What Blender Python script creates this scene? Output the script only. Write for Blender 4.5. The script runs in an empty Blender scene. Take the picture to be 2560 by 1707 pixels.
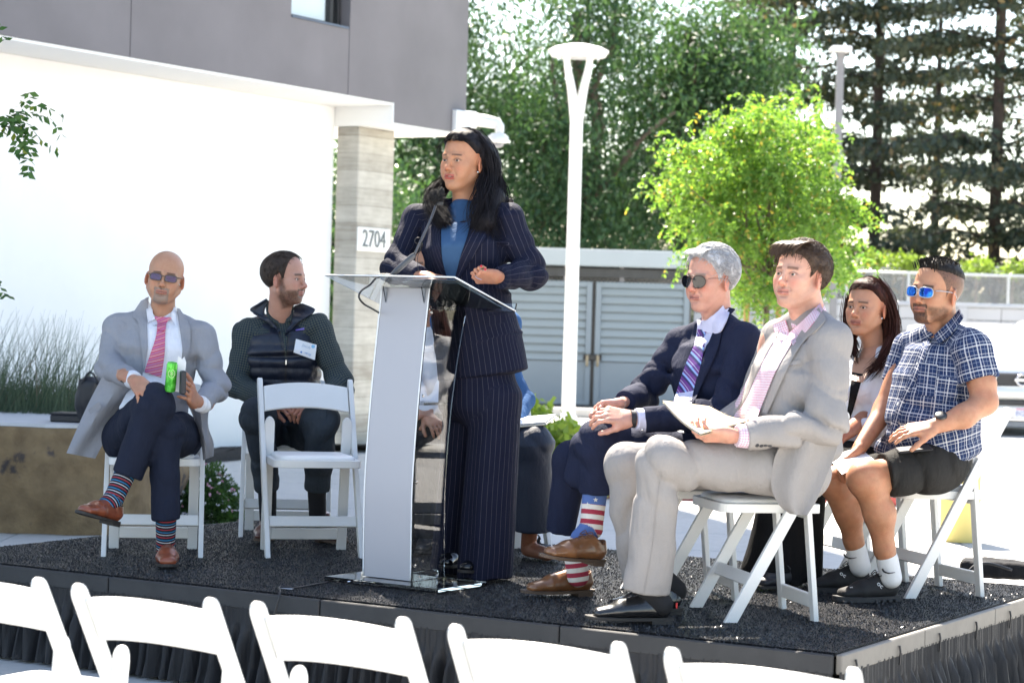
import bpy, bmesh, math, random
import numpy as np
from mathutils import Vector, Matrix
from mathutils.bvhtree import BVHTree
R = math.radians
rng = np.random.default_rng(7)
random.seed(7)
SC = bpy.context.scene
COL = SC.collection

# ------------------------------------------------------------ camera
F = 5600.0                      # focal length in pixels of the 2560 px wide photograph
FLOOR = 0.40                    # top of the stage
CAM = np.array([0.0, 0.0, FLOOR + 1.118])
PITCH, ROLL = math.atan(66.0 / F), 0.028
_f = np.array([0, math.cos(PITCH), -math.sin(PITCH)])
_r0 = np.array([1.0, 0, 0]); _u0 = np.cross(_r0, _f)
RIGHT = _r0 * math.cos(ROLL) + _u0 * math.sin(ROLL)
UP = np.cross(RIGHT, _f)
FWD = _f
camd = bpy.data.cameras.new('camera')
camd.sensor_width = 36; camd.lens = 36 * F / 2560
camd.clip_end = 3000; camd.clip_start = 0.1
cam = bpy.data.objects.new('camera', camd); COL.objects.link(cam)
cam.matrix_world = Matrix(((RIGHT[0], UP[0], -FWD[0], CAM[0]), (RIGHT[1], UP[1], -FWD[1], CAM[1]), (RIGHT[2], UP[2], -FWD[2], CAM[2]), (0, 0, 0, 1)))
camd.dof.use_dof = True; camd.dof.focus_distance = 9.35; camd.dof.aperture_fstop = 5.0
SC.camera = cam

# ------------------------------------------------------------ light
SUN_EL, SUN_AZ = R(52), math.atan2(-0.26, 0.965)      # azimuth from +Y towards +X
world = bpy.data.worlds.new('World'); SC.world = world; world.use_nodes = True
wn = world.node_tree; bg = wn.nodes['Background']
sky = wn.nodes.new('ShaderNodeTexSky'); sky.sky_type = 'NISHITA'; sky.sun_disc = False
sky.sun_elevation = SUN_EL; sky.sun_rotation = SUN_AZ; sky.dust_density = 1.0; sky.air_density = 1.0
wn.links.new(sky.outputs[0], bg.inputs[0]); bg.inputs[1].default_value = 0.10
sd = bpy.data.lights.new('sun', 'SUN'); sd.energy = 5.0; sd.angle = R(0.53); sd.color = (1, 0.955, 0.89)
sun = bpy.data.objects.new('sun', sd); COL.objects.link(sun)
sdir = Vector((math.sin(SUN_AZ) * math.cos(SUN_EL), math.cos(SUN_AZ) * math.cos(SUN_EL), math.sin(SUN_EL)))
sun.rotation_euler = sdir.to_track_quat('Z', 'Y').to_euler(); sun.location = (0, 0, 30)
SC.view_settings.view_transform = 'Standard'; SC.view_settings.look = 'None'
SC.view_settings.exposure = 2.27; SC.view_settings.gamma = 1.0; SC.view_settings.use_white_balance = True; SC.view_settings.white_balance_temperature = 7100; SC.view_settings.use_curve_mapping = False
SC.render.engine = 'CYCLES'
SC.cycles.max_bounces = 8; SC.cycles.transparent_max_bounces = 12; SC.cycles.caustics_refractive = False; SC.cycles.caustics_reflective = False

# ------------------------------------------------------------ measuring helpers (pixels of the 2560x1707 photograph)
def ray(px, py):
    d = FWD + RIGHT * ((px - 1280) / F) - UP * ((py - 853.5) / F)
    return d
def W(px, py, d):
    """world point seen at pixel px,py and d metres deep along the viewing axis"""
    return CAM + ray(px, py) * d
def G(px, py, z=FLOOR):
    r = ray(px, py); return CAM + r * ((z - CAM[2]) / r[2])
def V3(a): return np.array(a, float)
def nrm(v):
    v = np.asarray(v, float); return v / (np.linalg.norm(v) + 1e-12)
def lerp(a, b, t): return np.asarray(a, float) * (1 - t) + np.asarray(b, float) * t
# stage frame: U along the front edge (towards image right), V towards the back
U = nrm([0.862, -0.508, 0]); VV = nrm([0.508, 0.862, 0]); Z = V3([0, 0, 1])

# ------------------------------------------------------------ object helpers
def tag(o, label=None, cat=None, group=None, kind=None):
    if label: o['label'] = label
    if cat: o['category'] = cat
    if group: o['group'] = group
    if kind: o['kind'] = kind
    return o
def thing(name, label, cat, loc=(0, 0, 0), group=None, rz=0):
    o = bpy.data.objects.new(name, None); COL.objects.link(o); o.location = tuple(loc); o.rotation_euler[2] = rz
    o.empty_display_size = 0.1
    return tag(o, label, cat, group)
def link(name, me, mat=None, parent=None, smooth=False):
    o = bpy.data.objects.new(name, me); COL.objects.link(o)
    if mat is not None and not me.materials: me.materials.append(mat)
    if parent is not None:
        o.parent = parent
        p = parent; loc = Vector((0, 0, 0)); M = Matrix.Identity(4); ch = []
        while p is not None: ch.append(p); p = p.parent
        for p in reversed(ch): M = M @ p.matrix_parent_inverse @ Matrix.LocRotScale(p.location, p.rotation_euler, p.scale)
        o.matrix_parent_inverse = M.inverted()
    if smooth: me.shade_smooth() if hasattr(me, 'shade_smooth') else None
    return o
def np_mesh(name, verts, faces, uv=None, col=None, smooth=True):
    """faces: (n,4) or (n,3) int array"""
    verts = np.asarray(verts, np.float32); faces = np.asarray(faces, np.int32)
    me = bpy.data.meshes.new(name); n = faces.shape[1]
    me.vertices.add(len(verts)); me.vertices.foreach_set('co', verts.ravel())
    me.loops.add(faces.size); me.loops.foreach_set('vertex_index', faces.ravel())
    me.polygons.add(len(faces)); me.polygons.foreach_set('loop_start', np.arange(0, faces.size, n, dtype=np.int32))
    me.polygons.foreach_set('loop_total', np.full(len(faces), n, np.int32))
    me.update(calc_edges=True)
    if smooth: me.polygons.foreach_set('use_smooth', np.ones(len(faces), bool))
    if uv is not None:
        a = me.attributes.new('fab', 'FLOAT_VECTOR', 'POINT'); u3 = np.zeros((len(verts), 3), np.float32); u3[:, :uv.shape[1]] = uv
        a.data.foreach_set('vector', u3.ravel())
    if col is not None:
        a = me.attributes.new('col', 'FLOAT_COLOR', 'POINT'); c4 = np.ones((len(verts), 4), np.float32); c4[:, :3] = col
        a.data.foreach_set('color', c4.ravel())
    return me

class MB:
    """collects simple shapes into one mesh (bevelled boxes, tubes, prisms)"""
    def __init__(s): s.v = []; s.f = []
    def add(s, v, f):
        o = len(s.v); s.v += [tuple(x) for x in v]; s.f += [tuple(i + o for i in q) for q in f]
    def box(s, c, h, X=(1, 0, 0), Y=(0, 1, 0), Zx=(0, 0, 1), bev=0.0):
        c = V3(c); X, Y, Zx = V3(X), V3(Y), V3(Zx); hx, hy, hz = h
        b = min(bev, hx * .9, hy * .9, hz * .9)
        if b <= 0:
            v = [c + X * (i * hx) + Y * (j * hy) + Zx * (k * hz) for i in (-1, 1) for j in (-1, 1) for k in (-1, 1)]
            s.add(v, [(0, 1, 3, 2), (4, 6, 7, 5), (0, 4, 5, 1), (2, 3, 7, 6), (0, 2, 6, 4), (1, 5, 7, 3)]); return
        v = []; idx = {}
        for i in (-1, 1):
            for j in (-1, 1):
                for k in (-1, 1):
                    for a in range(3):
                        q = [i * (hx - (b if a != 0 else 0)), j * (hy - (b if a != 1 else 0)), k * (hz - (b if a != 2 else 0))]
                        idx[(i, j, k, a)] = len(v); v.append(c + X * q[0] + Y * q[1] + Zx * q[2])
        f = []
        for i in (-1, 1):
            q = [idx[(i, -1, -1, 0)], idx[(i, 1, -1, 0)], idx[(i, 1, 1, 0)], idx[(i, -1, 1, 0)]]; f.append(q if i > 0 else q[::-1])
            q = [idx[(-1, i, -1, 1)], idx[(-1, i, 1, 1)], idx[(1, i, 1, 1)], idx[(1, i, -1, 1)]]; f.append(q if i > 0 else q[::-1])
            q = [idx[(-1, -1, i, 2)], idx[(1, -1, i, 2)], idx[(1, 1, i, 2)], idx[(-1, 1, i, 2)]]; f.append(q if i > 0 else q[::-1])
        for i in (-1, 1):
            for j in (-1, 1):
                f.append([idx[(i, j, -1, 0)], idx[(i, j, 1, 0)], idx[(i, j, 1, 1)], idx[(i, j, -1, 1)]][::(-1 if i * j > 0 else 1)])
                f.append([idx[(i, -1, j, 0)], idx[(i, 1, j, 0)], idx[(i, 1, j, 2)], idx[(i, -1, j, 2)]][::(1 if i * j > 0 else -1)])
                f.append([idx[(-1, i, j, 1)], idx[(1, i, j, 1)], idx[(1, i, j, 2)], idx[(-1, i, j, 2)]][::(-1 if i * j > 0 else 1)])
        for i in (-1, 1):
            for j in (-1, 1):
                for k in (-1, 1):
                    q = [idx[(i, j, k, 0)], idx[(i, j, k, 1)], idx[(i, j, k, 2)]]; f.append(q if i * j * k > 0 else q[::-1])
        s.add(v, f)
    def bar(s, a, b, w, t, side=(1, 0, 0), bev=0.003):
        a, b = V3(a), V3(b); zx = nrm(b - a); sx = V3(side); sx = nrm(sx - zx * sx.dot(zx)); y = np.cross(zx, sx)
        s.box((a + b) / 2, (w / 2, t / 2, np.linalg.norm(b - a) / 2), sx, y, zx, bev)
    def tube(s, pts, r, n=8, cap=True):
        pts = [V3(p) for p in pts]; m = len(pts)
        rr = r if hasattr(r, '__len__') else [r] * m
        v = []; f = []; ref = V3([0, 0, 1]); px = None
        for i, p in enumerate(pts):
            t = nrm(pts[min(i + 1, m - 1)] - pts[max(i - 1, 0)])
            if px is None:
                ref = V3([0, 0, 1]) if abs(t[2]) < .9 else V3([1, 0, 0]); px = nrm(np.cross(t, ref))
            px = nrm(px - t * px.dot(t)); py = np.cross(t, px)
            for k in range(n):
                a = 2 * math.pi * k / n; v.append(p + (px * math.cos(a) + py * math.sin(a)) * rr[i])
        for i in range(m - 1):
            for k in range(n): f.append((i * n + k, i * n + (k + 1) % n, (i + 1) * n + (k + 1) % n, (i + 1) * n + k))
        if cap: f.append(tuple(range(n))[::-1]); f.append(tuple((m - 1) * n + k for k in range(n)))
        s.add(v, f)
    def lathe(s, prof, c, n=24, axis=(0, 0, 1)):
        ax = nrm(axis); ref = V3([1, 0, 0]) if abs(ax[0]) < .9 else V3([0, 1, 0]); X = nrm(np.cross(ax, ref)); Y = np.cross(ax, X)
        v = []; f = []; c = V3(c); m = len(prof)
        for r, z in prof:
            for k in range(n):
                a = 2 * math.pi * k / n; v.append(c + ax * z + (X * math.cos(a) + Y * math.sin(a)) * max(r, 1e-5))
        for i in range(m - 1):
            for k in range(n): f.append((i * n + k, i * n + (k + 1) % n, (i + 1) * n + (k + 1) % n, (i + 1) * n + k))
        s.add(v, f)
    def prism(s, poly, n, c=(0, 0, 0), X=(1, 0, 0), Y=(0, 1, 0), t=0.01):
        """2D poly in the X,Y axes extruded by t along n (both ways half)"""
        c, X, Y, n = V3(c), V3(X), V3(Y), V3(n); m = len(poly)
        v = [c + X * p[0] + Y * p[1] - n * t / 2 for p in poly] + [c + X * p[0] + Y * p[1] + n * t / 2 for p in poly]
        s.add(v, [tuple(range(m))[::-1], tuple(range(m, 2 * m))] + [(i, (i + 1) % m, m + (i + 1) % m, m + i) for i in range(m)])
    def build(s, name, mat, parent=None, smooth=False, auto=None):
        me = bpy.data.meshes.new(name); me.from_pydata([tuple(map(float, x)) for x in s.v], [], s.f); me.update()
        bm = bmesh.new(); bm.from_mesh(me); bmesh.ops.recalc_face_normals(bm, faces=bm.faces); bm.to_mesh(me); bm.free()
        o = link(name, me, mat, parent)
        if smooth:
            me.polygons.foreach_set('use_smooth', np.ones(len(me.polygons), bool))
            if auto: me.set_sharp_from_angle(angle=R(auto))
        return o
def sheet(name, grid, mat, parent=None, thick=0.0, uv=None, smooth=True, close_u=False):
    """grid: (n,m,3) array of points -> quad mesh, optional thickness (along vertex normals)"""
    g = np.asarray(grid, float); n, m = g.shape[:2]
    v = g.reshape(-1, 3); ii, jj = np.meshgrid(np.arange(n - 1), np.arange(m - 1), indexing='ij')
    q = np.stack([ii * m + jj, (ii + 1) * m + jj, (ii + 1) * m + jj + 1, ii * m + jj + 1], -1).reshape(-1, 4)
    if uv is not None: uv = np.asarray(uv, float).reshape(-1, uv.shape[-1])
    if thick:
        du = np.gradient(g, axis=0); dv = np.gradient(g, axis=1); nn = np.cross(du, dv); nn /= (np.linalg.norm(nn, axis=-1, keepdims=True) + 1e-12)
        v2 = (g - nn * thick).reshape(-1, 3); N = len(v)
        v = np.concatenate([v, v2]); q2 = q[:, ::-1] + N
        edge = []
        for i in range(n - 1):
            edge += [(i * m, i * m + N, (i + 1) * m + N, (i + 1) * m), (i * m + m - 1, (i + 1) * m + m - 1, (i + 1) * m + m - 1 + N, i * m + m - 1 + N)]
        for j in range(m - 1):
            edge += [(j, j + 1, j + 1 + N, j + N), ((n - 1) * m + j, (n - 1) * m + j + N, (n - 1) * m + j + 1 + N, (n - 1) * m + j + 1)]
        q = np.concatenate([q, q2, np.array(edge)])
        if uv is not None: uv = np.concatenate([uv, uv])
    me = np_mesh(name, v, q, uv=uv, smooth=smooth)
    if thick: me.set_sharp_from_angle(angle=R(50))
    return link(name, me, mat, parent)
def copy_tree(o, parent=None, pm=None):
    c = o.copy(); COL.objects.link(c)
    if parent is not None: c.parent = parent
    for ch in list(o.children): copy_tree(ch, c)
    return c

# ------------------------------------------------------------ materials
def M_(name):
    m = bpy.data.materials.new(name); m.use_nodes = True; nt = m.node_tree; b = nt.nodes['Principled BSDF']; return m, nt, b
def N(nt, typ, ins=None, **kw):
    n = nt.nodes.new(typ)
    for k, v in kw.items(): setattr(n, k, v)
    if ins:
        for k, v in ins.items():
            if isinstance(v, (bpy.types.NodeSocket,)): nt.links.new(v, n.inputs[k])
            else: n.inputs[k].default_value = v
    return n
def mth(nt, op, a, b=None, c=None):
    n = nt.nodes.new('ShaderNodeMath'); n.operation = op
    for i, v in enumerate((a, b, c)):
        if v is None: continue
        if isinstance(v, bpy.types.NodeSocket): nt.links.new(v, n.inputs[i])
        else: n.inputs[i].default_value = v
    return n.outputs[0]
def mixc(nt, fac, a, b, typ='MIX'):
    n = nt.nodes.new('ShaderNodeMix'); n.data_type = 'RGBA'; n.blend_type = typ
    for s, v in ((n.inputs['Factor'], fac), (n.inputs['A'], a), (n.inputs['B'], b)):
        if isinstance(v, bpy.types.NodeSocket): nt.links.new(v, s)
        elif hasattr(v, '__len__'): s.default_value = (*v[:3], 1)
        else: s.default_value = v
    return n.outputs['Result']
def obj_co(nt): return nt.nodes.new('ShaderNodeTexCoord').outputs['Object']
def geo_co(nt): return nt.nodes.new('ShaderNodeNewGeometry').outputs['Position']
def noise(nt, co, scale, detail=3, rough=.55): return N(nt, 'ShaderNodeTexNoise', {'Vector': co, 'Scale': scale, 'Detail': detail, 'Roughness': rough}).outputs['Fac']
def ramp(nt, fac, stops):
    n = nt.nodes.new('ShaderNodeValToRGB'); nt.links.new(fac, n.inputs[0]); e = n.color_ramp.elements
    while len(e) < len(stops): e.new(.5)
    for i, (p, c) in enumerate(stops): e[i].position = p; e[i].color = (*c[:3], 1) if hasattr(c, '__len__') else (c, c, c, 1)
    return n.outputs[0]
def bump(nt, b, h, strength=.3, dist=.01):
    n = N(nt, 'ShaderNodeBump', {'Height': h, 'Strength': strength, 'Distance': dist}); nt.links.new(n.outputs[0], b.inputs['Normal']); return n
def plain(name, c, rough=.5, var=.12, scale=8, bs=.15, bscale=60, metal=0, spec=.5, geo=True, **kw):
    m, nt, b = M_(name); co = geo_co(nt) if geo else obj_co(nt)
    n1 = noise(nt, co, scale, 5)
    dark = [x * (1 - var) for x in c]; lite = [min(1, x * (1 + var)) for x in c]
    nt.links.new(ramp(nt, n1, [(.3, dark), (.7, lite)]), b.inputs['Base Color'])
    b.inputs['Roughness'].default_value = rough; b.inputs['Metallic'].default_value = metal; b.inputs['Specular IOR Level'].default_value = spec
    for k, v in kw.items(): b.inputs[k.replace('_', ' ')].default_value = v
    if bs: bump(nt, b, noise(nt, co, bscale, 4), bs, .004)
    return m
def fabsep(nt):
    a = N(nt, 'ShaderNodeAttribute', attribute_name='fab'); s = N(nt, 'ShaderNodeSeparateXYZ', {0: a.outputs['Vector']}); return a.outputs['Vector'], s.outputs[0], s.outputs[1], s.outputs[2]
def stripe(nt, u, period, width, phase=0.0):
    """1 inside a stripe of given width (fraction)"""
    fr = mth(nt, 'FRACT', mth(nt, 'ADD', mth(nt, 'DIVIDE', u, period), phase + 100.0)); return mth(nt, 'LESS_THAN', fr, width)
def cloth(name, c, rough=.85, kind=None, weave=900, wv=.35, sheen=.0, var=.10, **p):
    sheen = 0.0
    m, nt, b = M_(name); fv, u, v, w = fabsep(nt); co = geo_co(nt)
    n1 = noise(nt, co, 9, 4); n2 = noise(nt, co, weave, 2)
    base = ramp(nt, n1, [(.3, [x * (1 - var) for x in c]), (.7, [min(1, x * (1 + var)) for x in c])])
    col = mixc(nt, wv, base, mixc(nt, n2, [x * .55 for x in c], [min(1, x * 1.6) for x in c]))
    if kind == 'pin':
        wob = mth(nt, 'MULTIPLY', mth(nt, 'SUBTRACT', noise(nt, co, 5, 1), .5), .006)
        s = stripe(nt, mth(nt, 'ADD', u, wob), p['period'], p['width']); dash = mth(nt, 'MULTIPLY', s, .55)
        col = mixc(nt, dash, col, p['c2'])
    if kind == 'plaid':
        for (ax, per, wd, ph, cc, f) in p['bands']:
            s = stripe(nt, (u, v)[ax], per, wd, ph); col = mixc(nt, mth(nt, 'MULTIPLY', s, f), col, cc)
    if kind == 'bands':
        for (ax, per, wd, ph, cc, f) in p['bands']:
            uu = mth(nt, 'ADD', u, mth(nt, 'MULTIPLY', v, p.get('slant', 0.0))) if ax == 0 else mth(nt, 'ADD', v, mth(nt, 'MULTIPLY', u, p.get('slant', 0.0)))
            s = stripe(nt, uu, per, wd, ph); col = mixc(nt, mth(nt, 'MULTIPLY', s, f), col, cc)
    nt.links.new(col, b.inputs['Base Color']); b.inputs['Roughness'].default_value = rough
    b.inputs['Sheen Weight'].default_value = sheen; b.inputs['Sheen Roughness'].default_value = .5
    b.inputs['Specular IOR Level'].default_value = p.get('spec', .12)
    mpz = N(nt, 'ShaderNodeMapping', {0: co}); mpz.inputs['Scale'].default_value = (1.3, 1.3, .45); mpz.inputs['Rotation'].default_value = (.5, .35, 0); rg = mth(nt, 'ABSOLUTE', mth(nt, 'SUBTRACT', noise(nt, mpz.outputs[0], 15, 3), .5)); h = mth(nt, 'ADD', mth(nt, 'MULTIPLY', n2, .2), mth(nt, 'ADD', mth(nt, 'MULTIPLY', noise(nt, mpz.outputs[0], 30, 3), .6), mth(nt, 'MULTIPLY', rg, 2.2))); bump(nt, b, h, p.get('bs', .22) * 1.9, .014)
    return m
# ------------------------------------------------------------ implicit surfaces (bodies, clothes, hair) -> meshes
def vnoise(P, seed=0):
    P = np.asarray(P, np.float32); I = np.floor(P).astype(np.int64); f = (P - I).astype(np.float32); f = f * f * (3 - 2 * f); out = 0
    for dx in (0, 1):
        for dy in (0, 1):
            for dz in (0, 1):
                h = ((I[..., 0] + dx) * 73856093) ^ ((I[..., 1] + dy) * 19349663) ^ ((I[..., 2] + dz) * 83492791) ^ (seed * 2654435761)
                h = (h ^ (h >> 13)) * 1274126177 & 0x7fffffff; h = (h ^ (h >> 16)) & 0xffff
                w = (f[..., 0] if dx else 1 - f[..., 0]) * (f[..., 1] if dy else 1 - f[..., 1]) * (f[..., 2] if dz else 1 - f[..., 2])
                out = out + w * (h / 65535.0).astype(np.float32)
    return out * 2 - 1
class P_:
    op = 'u'; k = .01; tagc = 0; skip_uv = False
class RC(P_):           # tapered limb segment, optionally flattened along an axis
    def __init__(s, a, b, ra, rb=None, k=.01, op='u', flat=None, fl=1.0, tagc=0, uvo=0.0):
        s.a, s.b = V3(a), V3(b); s.ra = ra; s.rb = ra if rb is None else rb; s.k = k; s.op = op; s.flat = None if flat is None else nrm(flat); s.fl = fl; s.tagc = tagc; s.uvo = uvo
    def bb(s):
        r = max(s.ra, s.rb); return np.minimum(s.a, s.b) - r, np.maximum(s.a, s.b) + r
    def d(s, P):
        ab = s.b - s.a; L2 = ab.dot(ab) + 1e-12; pa = P - s.a; t = np.clip((pa @ ab) / L2, 0, 1); q = pa - t[..., None] * ab; r = s.ra + (s.rb - s.ra) * t
        if s.flat is not None:
            n = q @ s.flat; q = q + (n * (1 / s.fl - 1))[..., None] * s.flat
            return (np.linalg.norm(q, axis=-1) - r) * s.fl ** .5
        return np.linalg.norm(q, axis=-1) - r
    def uv(s, P):
        ab = s.b - s.a; L = np.linalg.norm(ab); z = ab / (L + 1e-9); pa = P - s.a; t = pa @ z
        x = nrm(np.cross(z, V3([0.15, 1, 0.1]))); y = np.cross(z, x); ang = np.arctan2(pa @ y, pa @ x)
        return np.stack([ang * (s.ra + s.rb) / 2, t + s.uvo], -1)
class LO(P_):           # elliptical lofted segment: X axis half width, other axis half depth
    def __init__(s, a, b, X, wa, da, wb, db, k=.02, op='u', er=.5, tagc=0, sup=2.0, uvo=0.0, uvx=0.0):
        s.a, s.b = V3(a), V3(b); s.z = nrm(s.b - s.a); X = V3(X); s.X = nrm(X - s.z * X.dot(s.z)); s.Y = np.cross(s.z, s.X)
        s.wa, s.da, s.wb, s.db = wa, da, wb, db; s.k = k; s.op = op; s.er = er; s.tagc = tagc; s.sup = sup; s.uvo = uvo; s.uvx = uvx
    def bb(s):
        r = max(s.wa, s.wb, s.da, s.db); return np.minimum(s.a, s.b) - r, np.maximum(s.a, s.b) + r
    def d(s, P):
        L = np.linalg.norm(s.b - s.a); pa = P - s.a; tz = pa @ s.z; t = np.clip(tz / L, 0, 1)
        w = s.wa + (s.wb - s.wa) * t; dp = s.da + (s.db - s.da) * t; m = np.minimum(w, dp); rz = m * s.er
        x = pa @ s.X; y = pa @ s.Y; zz = tz - t * L
        if s.sup != 2.0:
            n = s.sup; k0 = (np.abs(x / w) ** n + np.abs(y / dp) ** n + np.abs(zz / rz) ** n) ** (1 / n); return (k0 - 1) * m
        k0 = np.sqrt((x / w) ** 2 + (y / dp) ** 2 + (zz / rz) ** 2) + 1e-9
        k1 = np.sqrt((x / w ** 2) ** 2 + (y / dp ** 2) ** 2 + (zz / rz ** 2) ** 2) + 1e-9
        return k0 * (k0 - 1) / k1
    def uv(s, P):
        pa = P - s.a; x = pa @ s.X; y = pa @ s.Y; w = (s.wa + s.wb) / 2; d_ = (s.da + s.db) / 2; ang = np.arctan2(x / w, np.abs(y) / d_)
        return np.stack([ang * (w * .75 + d_ * .35) + s.uvx, pa @ s.z + s.uvo], -1)
class EL(P_):
    def __init__(s, c, r, X=(1, 0, 0), Y=(0, 1, 0), k=.01, op='u', tagc=0):
        s.c = V3(c); s.r = V3(r); X = nrm(X); Y = V3(Y); Y = nrm(Y - X * X.dot(Y)); s.M = np.stack([X, Y, np.cross(X, Y)], 1); s.k = k; s.op = op; s.tagc = tagc
    def bb(s): r = s.r.max(); return s.c - r, s.c + r
    def d(s, P):
        q = (P - s.c) @ s.M; k0 = np.linalg.norm(q / s.r, axis=-1) + 1e-9; k1 = np.linalg.norm(q / s.r ** 2, axis=-1) + 1e-9; return k0 * (k0 - 1) / k1
    def uv(s, P): q = (P - s.c) @ s.M; return q[..., [0, 2]]
class BX(P_):
    def __init__(s, c, h, X=(1, 0, 0), Y=(0, 1, 0), r=.005, k=.01, op='u', tagc=0):
        s.c = V3(c); s.h = V3(h); X = nrm(X); Y = V3(Y); Y = nrm(Y - X * X.dot(Y)); s.M = np.stack([X, Y, np.cross(X, Y)], 1); s.rr = r; s.k = k; s.op = op; s.tagc = tagc
    def bb(s): r = np.linalg.norm(s.h); return s.c - r, s.c + r
    def d(s, P):
        q = np.abs((P - s.c) @ s.M) - (s.h - s.rr); return np.linalg.norm(np.maximum(q, 0), axis=-1) + np.minimum(q.max(-1), 0) - s.rr
    def uv(s, P): q = (P - s.c) @ s.M; return q[..., [0, 2]]
class FN(P_):           # any function with a box
    def __init__(s, fn, lo, hi, k=.005, op='u', tagc=0): s.fn = fn; s.lo = V3(lo); s.hi = V3(hi); s.k = k; s.op = op; s.tagc = tagc
    def bb(s): return s.lo, s.hi
    def d(s, P): return s.fn(P)
    def uv(s, P): return P[..., [0, 2]]
def smin(a, b, k):
    h = np.maximum(k - np.abs(a - b), 0) / k; return np.minimum(a, b) - h * h * k * .25
def smax(a, b, k): return -smin(-a, -b, k)

def nets(vals, org, h):
    ins = vals < 0; nx, ny, nz = vals.shape
    c = np.zeros((nx - 1, ny - 1, nz - 1), np.int8)
    for i in (0, 1):
        for j in (0, 1):
            for k in (0, 1): c += ins[i:nx - 1 + i, j:ny - 1 + j, k:nz - 1 + k]
    act = (c > 0) & (c < 8); cells = np.argwhere(act)
    if len(cells) == 0: return np.zeros((0, 3)), np.zeros((0, 4), int)
    idx = np.full(act.shape, -1, np.int32); idx[act] = np.arange(len(cells))
    acc = np.zeros((len(cells), 3)); cnt = np.zeros(len(cells)); cr = [(i, j, k) for i in (0, 1) for j in (0, 1) for k in (0, 1)]
    cv = {q: vals[cells[:, 0] + q[0], cells[:, 1] + q[1], cells[:, 2] + q[2]] for q in cr}
    for a in cr:
        for ax in range(3):
            if a[ax] == 0:
                b = list(a); b[ax] = 1; b = tuple(b); va, vb = cv[a], cv[b]; m = (va < 0) != (vb < 0); t = np.where(m, va / (va - vb + 1e-12), 0)
                p = np.tile(np.array(a, float), (len(cells), 1)); p[:, ax] = t; acc[m] += p[m]; cnt[m] += 1
    V = (cells + acc / cnt[:, None]) * h + org
    Fs = []
    for ax in range(3):
        sl0 = [slice(None)] * 3; sl1 = [slice(None)] * 3; sl0[ax] = slice(0, -1); sl1[ax] = slice(1, None)
        e = np.argwhere(ins[tuple(sl0)] != ins[tuple(sl1)]); o1, o2 = [(1, 2), (2, 0), (0, 1)][ax]
        ok = (e[:, o1] > 0) & (e[:, o2] > 0) & (e[:, o1] < vals.shape[o1] - 1) & (e[:, o2] < vals.shape[o2] - 1); e = e[ok]
        def at(d1, d2):
            q = e.copy(); q[:, o1] -= d1; q[:, o2] -= d2; return idx[q[:, 0], q[:, 1], q[:, 2]]
        quad = np.stack([at(1, 1), at(0, 1), at(0, 0), at(1, 0)], -1)
        flip = ~ins[e[:, 0], e[:, 1], e[:, 2]]; quad[flip] = quad[flip][:, ::-1]; Fs.append(quad[(quad >= 0).all(1)])
    return V, np.concatenate(Fs)

def field(prims, lo, hi, h, disp=None):
    n = np.ceil((hi - lo) / h).astype(int) + 1
    ax = [lo[i] + np.arange(n[i]) * h for i in range(3)]; vals = np.full(n, .5, np.float32)
    for p in prims:
        bl, bh = p.bb(); m = p.k + 3 * h; i0 = np.maximum(np.floor((bl - m - lo) / h).astype(int), 0); i1 = np.minimum(np.ceil((bh + m - lo) / h).astype(int) + 1, n)
        if (i1 <= i0).any(): continue
        sl = tuple(slice(i0[i], i1[i]) for i in range(3))
        X, Y, Zg = np.meshgrid(ax[0][sl[0]], ax[1][sl[1]], ax[2][sl[2]], indexing='ij'); P = np.stack([X, Y, Zg], -1)
        d = p.d(P).astype(np.float32); cur = vals[sl]
        if p.op == 'u': vals[sl] = smin(cur, d, p.k) if p.k > 0 else np.minimum(cur, d)
        elif p.op == 's': vals[sl] = smax(cur, -d, max(p.k, 1e-4))
        elif p.op == 'i': vals[sl] = smax(cur, d, max(p.k, 1e-4))
    if disp is not None:
        msk = np.abs(vals) < .02 + 2 * h; I = np.argwhere(msk); P = I * h + lo; vals[msk] += disp(P)
    return vals
def bounds(prims, pad=.02):
    lo = np.min([p.bb()[0] for p in prims if p.op == 'u'], 0) - pad; hi = np.max([p.bb()[1] for p in prims if p.op == 'u'], 0) + pad; return lo, hi
def sdf_raw(prims, h, disp=None, lo=None, hi=None):
    h = h * (1.15 if h < .003 else 1.26)
    l2, h2 = bounds(prims); lo = l2 if lo is None else np.maximum(V3(lo), l2); hi = h2 if hi is None else np.minimum(V3(hi), h2)
    vals = field(prims, lo, hi, h, disp); V, Fc = nets(vals, lo, h); 
    return V, Fc
def uv_of(prims, V):
    best = np.full(len(V), 1e9); uv = np.zeros((len(V), 3))
    for i, p in enumerate(prims):
        if p.op != 'u': continue
        d = p.d(V); m = d < best; best[m] = d[m]
        if m.any(): uv[m, :2] = p.uv(V[m]); uv[m, 2] = p.tagc
    return uv
def garment(name, prims, h, mat, parent, disp=None, lo=None, hi=None, dent=None, relax=1):
    V, Fc = sdf_raw(prims, h, disp, lo, hi)
    if dent is not None: V = dent(V)
    me = np_mesh(name, V, Fc, uv=uv_of(prims, V)); o = link(name, me, mat, parent)
    return o
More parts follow.
